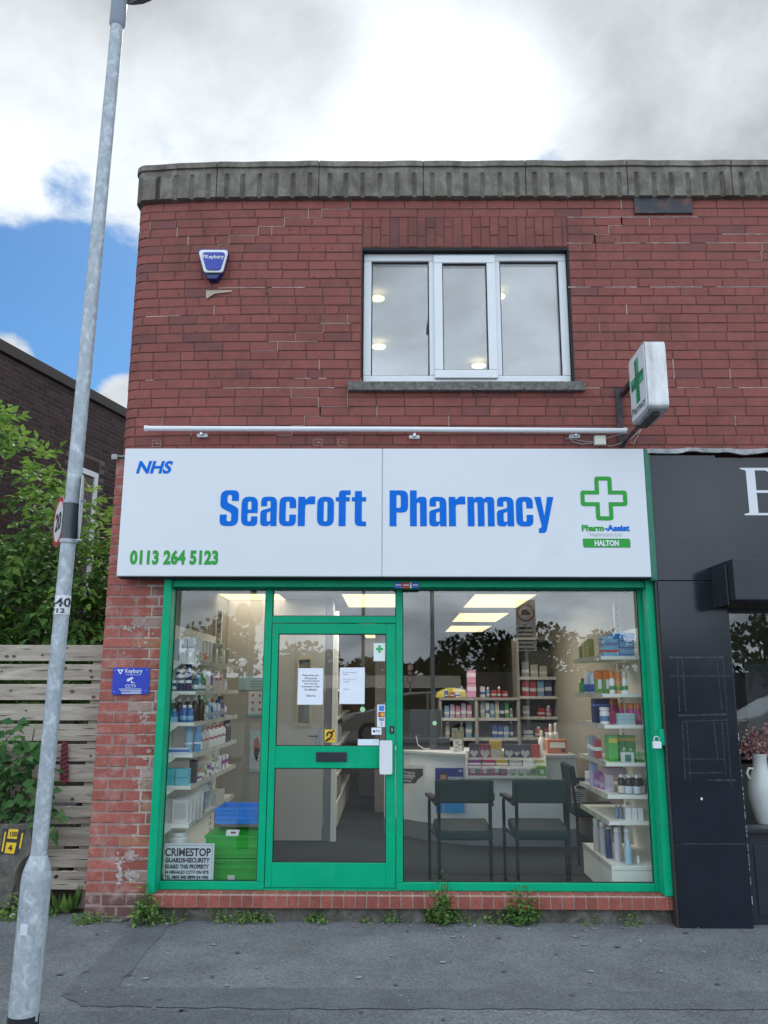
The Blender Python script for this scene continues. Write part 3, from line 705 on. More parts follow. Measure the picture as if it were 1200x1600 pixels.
# lock housing on the right rail
mb = MB(); mb.box(1.858, 1.955, -.105, -.071, Z(1030, 1165, -.1), Z(1030, 1139, -.1)); build('lock_housing', mb, M_GREEN, bld, bevel=.004)
t = thing('padlock', 'small white padlock hanging from the green shutter rail', 'padlock', (X(1026, 1167, -.12), -.12, Z(1026, 1167, -.12)))
cx, cz = X(1026, 1160, -.12), Z(1026, 1161, -.12)
mb = MB(); mb.prism(rpoly([(cx-.028, cz-.035, .005), (cx+.028, cz-.035, .005), (cx+.028, cz+.012, .012), (cx-.028, cz+.012, .012)]), lambda a, b, d_: (a, d_, b), -.135, -.106); build('body', mb, M_UPVC, t, bevel=.002)
mb = MB(); mb.tube([(cx-.016, -.12, cz+.010), (cx-.016, -.12, cz+.032), (cx-.008, -.12, cz+.043), (cx+.008, -.12, cz+.043), (cx+.016, -.12, cz+.032), (cx+.016, -.12, cz+.010)], .0045, 8); build('shackle', mb, M_CHROME, t, smooth=True)
# door leaf
door = build('door', (lambda m: (m.box(-.868, -.822, .052, .10, .2, 2.003), m.box(-.034, .032, .052, .10, .2, 2.003), m.box(-.8218, -.0342, .0525, .10, 1.930, 2.003),
    m.box(-.8218, -.0342, .0525, .10, .988, 1.137), m.box(-.8218, -.0342, .0525, .10, .2, .360), m)[-1])(MB()), M_GREEN, bld, bevel=.003)
mb = MB(); ring(mb, -.8217, -.0343, 1.1372, 1.9298, .006, .064, .07); ring(mb, -.8217, -.0343, .3602, .9878, .006, .064, .07); build('gasket', mb, M_INK, door)
for z0, z1 in ((1.1374, 1.9296), (.3604, .9876)):
    mb = MB(); mb.box(-.8216, -.0344, .072, .080, z0, z1); build('pane', mb, M_GLASS, door)
mb = MB(); mb.box(X(494, 1182, .05), X(542, 1182, .05), .042, .0515, Z(518, 1190, .05), Z(518, 1175, .05)); build('letterbox', mb, M_BLACKM, door, bevel=.003)
mb = MB(); mb.prism(rrect(X(593, 1183, .02), Z(600, 1210, .02), X(613, 1183, .02), Z(600, 1157, .02), .012), lambda a, b, d_: (a, d_, b), .012, .026); mb.box(-.03, -.012, .0262, .0518, 1.0, 1.02); mb.box(-.03, -.012, .0262, .0518, 1.10, 1.12); build('pull_handle', mb, M_UPVC, door, bevel=.002)
mb = MB(); mb.prism(rrect(X(609, 1140, .05), Z(612, 1146, .05), X(616, 1140, .05), Z(612, 1134, .05), .004), lambda a, b, d_: (a, d_, b), .046, .0515); mb.box(X(611.5, 1140, .045), X(613.5, 1140, .045), .044, .0462, Z(612, 1143, .045), Z(612, 1137, .045), 1); build('lock', mb, [M_BLACKM, M_CHROME], door)

# ---------------------------------------------------------------- fascia sign
SY = -0.160
sign = thing('shop_sign', 'wide white fascia sign with big blue lettering and a green phone number', 'shop sign', (-.06, -.1, 2.322))
SX = (-1.970, -.0665, -.0645, 1.857)
for a, b in ((SX[0], SX[1]), (SX[2], SX[3])):
    mb = MB(); mb.box(a, b, SY, -.045, 2.322, 3.274); build('panel', mb, M_WHITE, sign, bevel=.006)
LY = SY-.0022
def lx(px, py=800): return X(px, py, LY)
def lz(py, px=600): return Z(px, py, LY)
mb = MB(); zb, cap = lz(821.5), lz(765.5)-lz(821.5)
sc = 2.6667
for ch, a, b in zip('Seacroft', (463, 552, 632, 710, 788, 868, 945, 1012), (540, 620, 700, 780, 859, 938, 1005, 1072)):
    glyph(mb, ch, lx(170+a/sc), lx(170+b/sc), zb-.003, cap, LY)
build('lettering', mb, M_BLUE, sign, recalc=False); mb = MB()
for ch, a, b in zip('Pharmacy', (50, 135, 215, 297, 375, 497, 577, 655), (127, 205, 287, 366, 487, 568, 648, 735)):
    glyph(mb, ch, lx(590+a/sc), lx(590+b/sc), zb-.003, cap, LY)
build('lettering', mb, M_BLUE, sign, recalc=False)
mb = MB(); fit_text(mb, 'NHS', lx(213, 730), lx(270, 730), lz(740, 240), lz(720, 240), LY, bold=.038, shear=.22); build('lettering', mb, M_BLUE, sign, recalc=False)
mb = MB(); fit_text(mb, '0113 264 5123', lx(203, 872), lx(341, 872), lz(882.5, 270), lz(859, 270), LY, bold=.05, space=1.05); build('phone_number', mb, M_LGREEN, sign, recalc=False)
# logo: outlined cross, two lines and a rounded tag
def cross(x0, x1, z0, z1, wx, wz, r):
    cx, cz = (x0+x1)/2, (z0+z1)/2
    return rpoly([(cx-wx, z0, r), (cx+wx, z0, r), (cx+wx, cz-wz), (x1, cz-wz, r), (x1, cz+wz, r), (cx+wx, cz+wz), (cx+wx, z1, r), (cx-wx, z1, r), (cx-wx, cz+wz), (x0, cz+wz, r), (x0, cz-wz, r), (cx-wx, cz-wz)], 3)
mb = MB(); x0, x1, z0, z1 = lx(907, 778), lx(980, 778), lz(813, 943), lz(744.5, 943); px_ = lx(910, 778)-lx(909, 778)
poly_face(mb, [cross(x0, x1, z0, z1, 13.5*px_, 12.5*px_, .022), cross(x0+6.5*px_, x1-6.5*px_, z0+6.5*px_, z1-6.5*px_, 7*px_, 6.2*px_, .004)], LY)
fit_text(mb, 'Pharm', lx(909, 826), lx(943.5, 826), lz(830, 943), lz(820, 943), LY, bold=.05)
poly_face(mb, rpoly([(lx(911, 849), lz(855.5, 948), .018), (lx(985, 849), lz(855.5, 948)), (lx(985, 849), lz(841.5, 948), .018), (lx(911, 849), lz(841.5, 948))]), LY)
build('logo', mb, M_LGREEN, sign, recalc=False)
mb = MB(); fit_text(mb, '-Assist', lx(944.5, 826), lx(984, 826), lz(830, 943), lz(820, 943), LY, bold=.05); build('lettering', mb, M_BLUE, sign, recalc=False)
mb = MB(); fit_text(mb, 'Healthcare Ltd', lx(922, 835), lx(971, 835), lz(838, 943), lz(831.8, 943), LY); build('lettering', mb, paint((.42, .44, .48)), sign, recalc=False)
mb = MB(); fit_text(mb, 'HALTON', lx(929, 849), lx(967, 849), lz(853.3, 948), lz(844, 948), LY-.002, bold=.05); build('lettering', mb, M_WHITE, sign, recalc=False)
mb = MB(); mb.box(1.8592, 1.905, -.142, -.02, 2.30, 3.277); mb.box(1.8594, 1.89, -.15, -.143, 2.31, 3.272); build('edge_trim', mb, M_GREEN2, sign, bevel=.003)
mb = MB(); mb.box(-1.96, 1.85, -.14, -.05, 2.3135, 2.3212); build('underside_shade', mb, M_DARK, sign)  # near-black slab: the shadow line under the sign, put into colour
# sticker on the header
t = thing('sticker', 'small blue red and white strip sticker on the green header', 'sticker', (X(635, 915, -.045), -.0465, Z(635, 915, -.045)))
mb = MB()
for a, b, mi in ((616, 628, 0), (628, 640.5, 1), (640.5, 643, 2), (643, 655, 0)): mb.quad(*[(X(p, 914, -.0465), -.0466, Z(635, q, -.0465)) for p, q in ((a, 919), (b, 919), (b, 910), (a, 910))], mi)
for a, b in ((618, 627), (630, 639), (645, 653)): mb.quad(*[(X(p, 914, -.0465), -.0472, Z(635, q, -.0465)) for p, q in ((a, 915), (b, 915), (b, 913), (a, 913))], 2)
build('face', mb, [paint((.03, .12, .5)), paint((.5, .03, .04)), paint((.7, .72, .78))], t)

# ---------------------------------------------------------------- things fixed to the upper wall
t = thing('alarm_box', 'blue and silver burglar alarm box high on the brick wall', 'alarm box', (X(333, 413, -.05), -.03, Z(333, 437, -.05)))
ay = .03
def ab(pts, r, y): return rpoly([(X(a, b, y), Z(a, b, y), r) for a, b in pts])
mb = MB(); mb.prism(ab([(309, 391), (358, 391), (348, 425), (340, 438), (326, 438), (318, 425)], .02, -.03), lambda a, b, d_: (a, d_, b), -.055, .02); build('case', mb, mat('alarm_navy', (.008, .02, .13), .35), t, bevel=.006)
mb = MB(); o_ = ab([(309.5, 390.5), (357.5, 390.5), (348, 426), (319, 426)], .03, -.07)
mb.prism(o_, lambda a, b, d_: (a, d_, b), -.075, -.0555); build('bezel', mb, M_UPVC, t, bevel=.006)
mb = MB(); mb.prism(ab([(314.5, 394), (353, 394), (344.5, 422), (322.5, 422)], .03, -.08), lambda a, b, d_: (a, d_, b), -.083, -.0752); build('cover', mb, mat('alarm_blue', (.012, .035, .33), .3), t, bevel=.003)
mb = MB(); fit_text(mb, 'Keybury', X(321, 401, -.084), X(350, 401, -.084), Z(333, 405.5, -.084), Z(333, 398, -.084), -.0842, bold=.02)
poly_face(mb, [[(X(315, 398, -.084), Z(315, 398, -.084)), (X(320.5, 398, -.084), Z(320, 398, -.084)), (X(317.8, 404, -.084), Z(318, 404, -.084))], [(X(316.8, 399.3, -.084), Z(316, 399.3, -.084)), (X(318.8, 399.3, -.084), Z(318, 399.3, -.084)), (X(317.8, 401.6, -.084), Z(318, 401.6, -.084))]], -.0842)
build('lettering', mb, M_WHITE, t, recalc=False)

tubez, ty = 3.449, -.075
t = thing('awning_bar', 'long thin white bar fixed across the brick wall above the sign', 'bar', (0, ty, tubez))
a, b = X(227, 669, ty), X(978, 673, ty); za, zb_ = Z(227, 669.5, ty), Z(978, 673, ty)
mb = MB(); mb.tube([(a, ty, za), ((a+b)/2, ty, (za+zb_)/2+.003), (b, ty, zb_)], .0195, 14); mb.tube([(a-.004, ty, za), (a+.02, ty, za)], .023, 14); mb.tube([(b-.02, ty, zb_), (b+.004, ty, zb_)], .023, 14); build('tube', mb, M_UPVC, t, smooth=True)
for px, py in ((316, 680), (647.5, 682.5), (898, 681.5)):
    x0, z0 = X(px, py, -.02), Z(px, py, -.02); mb = MB()
    mb.prism(rrect(x0-.041, z0-.014, x0+.041, z0+.014, .013), lambda a, b, d_: (a, d_, b), -.022, -.003, 0)
    for q in (-.026, .026): mb.prism([(x0+q+.007*math.cos(k*math.pi/4), z0+.007*math.sin(k*math.pi/4)) for k in range(8)], lambda a, b, d_: (a, d_, b), -.027, -.0222, 1)
    mb.box(x0-.008, x0+.008, -.06, -.0222, z0-.004, z0+.03, 1)
    build('wall_clip', mb, [M_UPVC, M_CHROME], t)
t = thing('junction_box', 'small white electrical junction box with trailing cables under the pharmacy light box', 'junction box', (X(938, 687, -.03), -.03, Z(938, 694, -.03)))
mb = MB(); mb.box(X(929.5, 687, -.05), X(947, 687, -.05), -.052, -.003, Z(938, 694.5, -.05), Z(938, 680, -.05)); build('box', mb, mat('box_white', (.66, .66, .58), .5), t, bevel=.005)
mb = MB()
def wire(pts, y=-.02, r=.0028): mb.tube([(X(a, b, y), y, Z(a, b, y)) for a, b in pts], r, 6)
wire([(930, 690), (915, 690), (900, 687), (884, 685)]); wire([(929, 692), (910, 694), (895, 690), (890, 684)]); wire([(947, 685), (960, 681), (975, 677), (982, 670)]); wire([(940, 695), (955, 697), (966, 694), (985, 686), (1000, 672)]); wire([(986, 690), (990, 694), (996, 682), (1002, 670)])
build('cable', mb, paint((.35, .33, .3)), t, smooth=True)

PXa, PXb, PYb, PYf, PZ0, PZ1 = 1.745, 1.885, -.30, -.69, 3.40, 3.90
t = thing('projecting_sign', 'pharmacy light box with green cross projecting from the brick wall', 'projecting sign', ((PXa+PXb)/2, -.5, PZ0))
mb = MB(); mb.prism(rrect(PYf, PZ0, PYb, PZ1, .045), lambda a, b, d_: (d_, a, b), PXa, PXb)
build('case', mb, mottled('box_silver', (.30, .29, .27), (.50, .51, .52), (.60, .61, .62), 5, .38, .45, .05, (1, 1, .25)), t, bevel=.006)
mb = MB(); mb.prism(rrect(PYf+.018, PZ0+.018, PYb-.018, PZ1-.018, .035), lambda a, b, d_: (d_, a, b), PXa-.006, PXa-.0005); build('face', mb, M_WHITE, t)
mb = MB(); mb.prism(rrect(PYf+.018, PZ0+.018, PYb-.018, PZ1-.018, .035), lambda a, b, d_: (d_, a, b), PXb+.0005, PXb+.006); build('face', mb, M_WHITE, t)
mb = MB(); yc, zc = -.495, 3.675; A, Bq = .145, .042; AZ = .16
fx = lambda a, b: (PXa-.0075, a, b)
for i, q in enumerate([[(yc, zc), (yc+Bq, zc+Bq), (yc+Bq, zc+AZ), (yc-Bq, zc+AZ), (yc-Bq, zc+Bq)], [(yc, zc), (yc-Bq, zc+Bq), (yc-A, zc+Bq), (yc-A, zc-Bq), (yc-Bq, zc-Bq)], [(yc, zc), (yc-Bq, zc-Bq), (yc-Bq, zc-AZ), (yc+Bq, zc-AZ), (yc+Bq, zc-Bq)], [(yc, zc), (yc+Bq, zc-Bq), (yc+A, zc-Bq), (yc+A, zc+Bq), (yc+Bq, zc+Bq)]]):
    mb.add([fx(*p) for p in q], [tuple(range(5))], 0)
for q in ([(yc-.002, zc+.05), (yc-Bq, zc+Bq), (yc-Bq, zc+AZ), (yc-.002, zc+AZ)], [(yc-.05, zc-.002), (yc-Bq, zc-Bq), (yc-A, zc-Bq), (yc-A, zc-.002)], [(yc+.002, zc-.05), (yc+Bq, zc-Bq), (yc+Bq, zc-AZ), (yc+.002, zc-AZ)], [(yc+.05, zc+.002), (yc+Bq, zc+Bq), (yc+A, zc+Bq), (yc+A, zc+.002)]):
    mb.add([(PXa-.009, *p) for p in q], [(0, 1, 2, 3)], 1)
fit_text(mb, 'Pharmacy', 0, 1, 0, 1, 0, 2, bold=.012, plane=lambda p, q: (PXa-.0076, PYb-.035-p*.31, PZ0+.035+q*.075))
build('cross', mb, [mat('cross_dark', (.0, .17, .075), .4), mat('cross_light', (.03, .36, .19), .4), mat('cross_text', (.01, .13, .09), .4)], t, recalc=False)
mb = MB(); mb.box(1.715, 1.765, -.018, -.004, 3.33, 3.80); mb.box(1.75, 1.79, -.30, -.019, 3.735, 3.765); mb.tube([(1.745, -.02, 3.345), (1.80, -.32, 3.415), (1.815, -.5, 3.39)], .014, 8); mb.box(1.79, 1.84, -.62, -.32, 3.378, 3.398)
build('bracket', mb, M_RUST, t)

# cctv notice on the pier
def C(px, py): return X(px, py, -.008), Z(px, py, -.008)
t = thing('security_notice', 'blue CCTV security notice screwed to the brick pier', 'notice', (X(204, 1064), -.01, Z(204, 1086)))
mb = MB(); q = [C(175, 1085.5), C(232, 1084.5), C(234.5, 1043.5), C(177, 1043)]
mb.prism(rpoly([(*p, .006) for p in q]), lambda a, b, d_: (a, d_, b), -.011, -.0065); build('plate', mb, mat('notice_blue', (.012, .04, .42), .3), t)
mb = MB(); ny = -.0122
fit_text(mb, 'Keybury', C(196, 1049)[0], C(223, 1049)[0], Z(210, 1053.5), Z(210, 1045), ny, bold=.015); fit_text(mb, 'Fire and Security', C(197, 1054)[0], C(220, 1054)[0], Z(210, 1055.8), Z(210, 1052.8)-.001, ny)
poly_face(mb, [[C(183, 1046), C(194, 1046), C(188.5, 1054)], [C(186.5, 1047.6), C(190.5, 1047.6), C(188.5, 1051)]], ny)
fit_text(mb, 'CCTV', C(196, 1072)[0], C(213, 1072)[0], Z(210, 1074.5), Z(210, 1069.5), ny, bold=.02, space=1.2)
poly_face(mb, [C(198, 1064), C(199, 1061), C(207, 1057.5), C(209, 1060), C(201, 1065)], ny); poly_face(mb, [C(204.5, 1064.5), C(206, 1063), C(207.2, 1066.2), C(211, 1066.4), C(211, 1067.4), (C(205.6, 1067.4))], ny)
for yy, a, b in ((1077, 186, 221), (1079.5, 188, 222), (1082, 190, 204), (1084, 190, 221)): poly_face(mb, [C(a, yy), C(b, yy), C(b, yy-.9), C(a, yy-.9)], ny)
poly_face(mb, [C(204, 1082.2), C(220, 1082), C(220, 1080.6), C(204, 1080.8)], ny-.0003)
for a, b in ((180, 1047), (230, 1047), (178.5, 1080.5), (227.5, 1079.5)): poly_face(mb, [(C(a, b)[0]+.003*math.cos(k), C(a, b)[1]+.003*math.sin(k)) for k in range(6)], ny-.0004)
build('lettering', mb, M_WHITE, t, recalc=False)

# ---------------------------------------------------------------- neighbouring black shop
nb = thing('neighbouring_shop', 'black painted shopfront with white serif lettering next to the pharmacy', 'shop', (2.15, -.1, 0))
mb = MB(); py_ = -.125
for z0, z1 in ((0.0, Z(1120, 1318, py_)-.002), (Z(1120, 1318, py_)+.002, 2.30), (2.3035, 3.235)): mb.box(1.908, 2.392, py_, .2, z0, z1)
build('pillar', mb, M_BLACK, nb, bevel=.003)
mb = MB(); mb.box(1.892, 1.9075, py_+.012, .2, 0.0, 3.23); build('pillar_side', mb, mat('brown_black', (.035, .03, .03), .4), nb)
# scuffed frame marks left by old posters on the pillar
mb = MB(); 
def scuff(a, b, c, d_, w): 
    x0, x1, z0, z1 = X(a, b, py_), X(c, d_, py_), Z(a, b, py_), Z(c, d_, py_); n = max(2, int(math.hypot(x1-x0, z1-z0)/.02)); 
    for k in range(n):
        p, q = k/n, (k+random.uniform(.7, 1.1))/n; hor = abs(x1-x0) > abs(z1-z0); ww = w*random.uniform(.4, 1)
        xa, xb, zaa, zbb = x0+(x1-x0)*p, x0+(x1-x0)*q, z0+(z1-z0)*p, z0+(z1-z0)*q
        if hor: mb.quad((xa, py_-.0006, zaa-ww), (xb, py_-.0006, zbb-ww), (xb, py_-.0006, zbb+ww), (xa, py_-.0006, zaa+ww))
        else: mb.quad((xa-ww, py_-.0006, zaa), (xa+ww, py_-.0006, zaa), (xb+ww, py_-.0006, zbb), (xb-ww, py_-.0006, zbb))
for s_ in ((1046, 1027, 1132, 1027, .009), (1045, 1056, 1140, 1056, .004), (1058, 1030, 1062, 1112, .003), (1066, 1030, 1072, 1112, .004), (1120, 1030, 1128, 1110, .003), (1130, 1030, 1136, 1112, .003), (1060, 1118, 1136, 1116, .007), (1066, 1127, 1138, 1125, .003), (1066, 1128, 1071, 1218, .004), (1073, 1128, 1079, 1218, .003), (1115, 1128, 1122, 1190, .003), (1128, 1128, 1134, 1210, .003), (1136, 1128, 1143, 1230, .003), (1072, 1186, 1134, 1186, .003), (1074, 1208, 1130, 1207, .004), (1106, 1219, 1150, 1219, .006), (1064, 1318, 1166, 1318, .003)): scuff(*s_)
for _ in range(45): x0 = random.uniform(1.92, 2.385); z0 = random.uniform(.05, 3.1); s_ = random.uniform(.0015, .004); mb.quad((x0, py_-.0007, z0), (x0+s_, py_-.0007, z0), (x0+s_, py_-.0007, z0+s_*1.4), (x0, py_-.0007, z0+s_))
build('scuff_marks', mb, mat('scuff', (.034, .038, .046), .5, var=.4, vscale=20), nb)
mb = MB(); mb.box(X(1096, 1247, py_)-.006, X(1096, 1247, py_)+.006, py_-.004, py_-.0008, Z(1096, 1250, py_), Z(1096, 1246, py_)); build('screw_cap', mb, M_UPVC, nb)
mb = MB(); e = 2.396
for z0 in np.arange(0.03, 1.25, .03):
    if random.random() < .6: w_ = random.uniform(.001, .004); mb.box(e-w_, e, py_-.002, py_+.01, z0, z0+random.uniform(.01, .035))
build('chipped_edge', mb, paint((.38, .4, .42)), nb)
mb = MB(); mb.box(2.393, 5.2, -.10, .2, 2.43, 3.225); build('fascia', mb, M_BLACK, nb, bevel=.003)
# shutter housing
mb = MB(); fxs = X(1153, 880, -.5); mb.box(2.30, 5.2, -.50, -.126, 2.125, 2.405); mb.box(2.288, 2.2995, -.40, -.126, 2.10, 2.38); build('shutter_housing', mb, M_BLACKM, nb, bevel=.006)
# serif letter running out of the picture
mb = MB(); ly = -.1025
def lp(px, py): return X(px, py, ly), Z(px, py, ly)
u0 = lp(1159, 767); k_ = (lp(1181.5, 767)[0]-lp(1168.5, 767)[0])/13
def L2(a, b): return (u0[0]+a*k_, lp(1170, b)[1])
poly_face(mb, [rpoly([L2(0, 731), L2(44, 731), L2(60, 733)+(.02,), L2(66, 748)+(.04,), L2(62, 762)+(.03,), L2(50, 768), L2(66, 772)+(.03,), L2(70, 788)+(.04,), L2(62, 803)+(.03,), L2(44, 805), L2(1, 805), L2(1, 803.2), L2(9, 801)+(.01,), L2(9, 735)+(.01,), L2(0, 732.8)], 4),
  rpoly([L2(23, 735), L2(40, 735), L2(50, 741)+(.02,), L2(50, 760)+(.02,), L2(40, 766), L2(23, 766)], 4), rpoly([L2(23, 770), L2(42, 770), L2(54, 776)+(.02,), L2(54, 796)+(.02,), L2(42, 801.5), L2(23, 801.5)], 4)], ly)
build('lettering', mb, M_WHITE, nb, recalc=False)
# lead flashing, wavy
mb = MB(); xs_ = np.linspace(1.885, 5.2, 90); vs = []
for i, x_ in enumerate(xs_):
    w_ = .008*math.sin(x_*9)+.006*math.sin(x_*23+1)+random.uniform(-.003, .003)
    vs += [(x_, -.004, 3.318), (x_, -.10, 3.292+w_*.3), (x_, -.145, 3.280+w_*.5), (x_, -.15, 3.246+w_), (x_, -.13, 3.244+w_)]
mb.add(vs, [(i*5+q, (i+1)*5+q, (i+1)*5+q+1, i*5+q+1) for i in range(len(xs_)-1) for q in range(4)]); build('flashing', mb, M_LEAD, nb, smooth=True)
# window, stall riser
mb = MB(); mb.box(2.393, 5.2, -.03, .12, 0.0, .585); mb.box(2.393, 5.2, -.07, .12, .586, .615); mb.box(2.4, 2.44, -.02, .08, .616, 2.12); mb.box(2.44, 5.2, -.02, .08, 2.09, 2.12); mb.box(2.47, 2.98, -.036, -.0305, .06, .5)
build('stall_riser', mb, M_BLACKM, nb, bevel=.003)
mb = MB(); mb.box(2.4402, 5.19, .02, .03, .6155, 2.0895); build('pane', mb, M_GLASS, nb)
mb = MB(); mb.box(2.1, 5.0, 3.2, 3.3, 0, 2.6); mb.box(2.03, 2.09, .21, 3.3, 0, 2.6); mb.box(2.1, 5.0, .21, 3.19, 2.5, 2.6); mb.box(2.1, 5.0, .21, 3.19, -.05, 0.02); build('inner_wall', mb, mat('cream_room', (.55, .50, .40), .8), kind='structure')
t = thing('display_cabinet', 'dark cabinet standing inside the black shop', 'cabinet', (3.3, 1.2, .02))
mb = MB(); mb.box(2.9, 4.2, .9, 1.4, .02, .55); mb.box(2.9, 3.02, .9, 1.4, .551, 1.75); mb.box(3.05, 4.2, 1.2, 1.4, .551, 1.75); build('carcass', mb, M_BLACKM, t)
mb = MB(); mb.box(2.95, 3.4, .885, .8995, .1, .3); mb.box(2.95, 3.4, .885, .8995, .33, .5); build('drawer', mb, paint((.09, .085, .075)), t)
for px, py, w_, h_ in ((1172, 1062, .16, .24), (1194, 1058, .18, .26), (1160, 1080, .09, .16)):
    mb = MB(); x0, z0 = X(px, py, 2.9)-.1, Z(px, py, 2.9); t = thing('picture_frame', '%s dark picture frame on the cream wall of the black shop' % {1172: 'middle', 1194: 'largest', 1160: 'smallest'}[px], 'picture frame', (x0, 3.17, z0-h_/2))
    ring(mb, x0-w_/2, x0+w_/2, z0-h_/2, z0+h_/2, .02, 3.16, 3.195); build('frame', mb, paint((.1, .09, .08)), t); mb = MB(); mb.box(x0-w_/2+.02, x0+w_/2-.02, 3.18, 3.196, z0-h_/2+.02, z0+h_/2-.02); build('picture', mb, paint((.35, .33, .3)), t)
# vase of blossom on the window board
vx, vy, vz = X(1197, 1300, .16), .16, .6152
t = thing('vase', 'white two-handled jug vase in the black shop window', 'vase', (vx, vy, vz))
mb = MB(); mb.lathe([(.05, 0), (.062, .02), (.085, .12), (.098, .20), (.095, .26), (.07, .33), (.05, .38), (.047, .44), (.056, .475), (.05, .476), (.042, .44)], (vx, vy, vz), 28); build('body', mb, mat('ceramic', (.75, .75, .74), .18), t, smooth=True)
mb = MB(); mb.tube([(vx-.05, vy, vz+.37), (vx-.085, vy, vz+.375), (vx-.10, vy, vz+.34), (vx-.082, vy, vz+.30)], .009, 8); build('handle', mb, MATS['ceramic'], t, smooth=True)
t = thing('flower_bunch', 'bunch of dusty pink blossom standing in the white vase', 'flowers', (vx, vy, vz+.42))
mb = MB(); st = MB()
for k in range(16):
    a = random.uniform(0, 6.28); r_ = random.uniform(.02, .16); e_ = Vector((vx+r_*math.cos(a), vy+r_*math.sin(a)*.5, vz+.50+random.uniform(-.02, .17)-r_*.3)); st.tube([(vx+r_*.1*math.cos(a), vy, vz+.36), (vx+r_*.3*math.cos(a), vy, vz+.47), tuple(e_)], .0022, 5)
    for q in range(22):
        p = e_+Vector((random.gauss(0, .022), random.gauss(0, .018), random.gauss(0, .026))); s_ = random.uniform(.008, .014); n_ = Vector((random.gauss(0, 1), random.gauss(-.6, 1), random.gauss(.3, 1))).normalized(); a_ = n_.orthogonal().normalized(); b_ = n_.cross(a_)
        mb.add([p+a_*s_*math.cos(w)+b_*s_*math.sin(w)+n_*(.004 if i % 2 else 0) for i, w in enumerate([j*2*math.pi/6 for j in range(6)])], [(0, 1, 2, 3, 4, 5)], 0, random.choice([(.42, .17, .17), (.5, .24, .22), (.34, .12, .12)]))
build('blossom', mb, mat('blossom', (1, 1, 1), .7, attr=True), t, recalc=False); build('stem', st, M_BARK, t)
# plinth rubble at the foot of the pillar

# ================================================================== INSIDE THE PHARMACY
ZF = 0.06; ZC = 2.45
mb = MB(); mb.box(-1.74, 4.9, .125, 9.88, -.02, ZF); build('floor', mb, M_CARPET, kind='structure')
mb = MB(); mb.box(-1.74, 2.0, .31, 9.88, ZC, ZC+.04); build('ceiling', mb, M_CEIL2, kind='structure')
mb = MB(); mb.box(-1.745, -1.70, .13, 9.6, ZF+.001, ZC-.001); mb.box(1.99, 2.02, .13, 9.6, ZF+.001, ZC-.001); mb.box(-1.699, 1.989, 9.4, 9.5, ZF+.001, ZC-.001)
build('side_wall', mb, M_IWALL, kind='structure')
PY = 2.62   # partition seen through the door
mb = MB(); mb.box(-1.699, X(431, 1200, PY)-.003, PY, PY+.08, ZF+.001, ZC-.001); mb.box(X(431, 1200, PY)-.002, X(505, 1200, PY), PY+.001, PY+.08, 2.12, ZC-.001)
build('partition_wall', mb, mat('partition', (.43, .40, .345), .8, var=.05, vscale=3), kind='structure')
mb = MB(); mb.box(X(506, 1200, PY), X(517, 1200, PY), PY-.005, PY+.25, ZF+.001, ZC-.001); build('partition_post', mb, mat('post_grey', (.20, .21, .23), .5), kind='structure')
t = thing('slotted_upright', 'white slotted shelving upright at the end of the grey partition', 'upright', (X(521, 1200, PY), PY, ZF))
mb = MB(); a, b = X(517.4, 1200, PY), X(526, 1200, PY); z = ZF+.002
while z < 2.3: mb.box(a, b, PY-.01, PY+.05, z, z+.105); z += .108
mb.box(a+.004, b-.004, PY-.008, PY+.05, ZF, 2.3); build('strip', mb, M_SHELF, t)
idoor = thing('consulting_room_door', 'pale inner door with narrow framed vision panel and lever handle', 'door', (X(468, 1200, PY), PY, ZF))
a, b = X(431, 1200, PY), X(505, 1200, PY)
vx0, vx1, vz0, vz1 = X(466, 1080, PY), X(485, 1080, PY), Z(475, 1131, PY), Z(475, 1030, PY)
mb = MB(); mb.box(a, vx0, PY-.012, PY+.03, ZF+.01, 2.11); mb.box(vx1, b, PY-.012, PY+.03, ZF+.01, 2.11); mb.box(vx0, vx1, PY-.0118, PY+.03, ZF+.01, vz0); mb.box(vx0, vx1, PY-.0118, PY+.03, vz1, 2.11); build('leaf', mb, mat('door_beige', (.52, .50, .46), .5, var=.04, vscale=3), idoor)
mb = MB(); ring(mb, vx0-.02, vx1+.02, vz0-.02, vz1+.02, .024, PY-.022, PY-.0125); build('vision_frame', mb, mat('cream_trim', (.55, .50, .33), .5), idoor)
mb = MB(); mb.box(vx0, vx1, PY+.0, PY+.006, vz0, vz1); build('vision_pane', mb, paint((.25, .26, .24), .15), idoor)
hx, hz = X(498, 1153, PY), Z(498, 1153, PY); mb = MB(); mb.box(hx-.018, hx+.018, PY-.02, PY-.0125, hz-.10, hz+.10); mb.tube([(hx, PY-.02, hz+.02), (hx, PY-.055, hz+.02), (hx-.10, PY-.055, hz+.02)], .008, 8); build('handle', mb, M_CHROME, idoor)
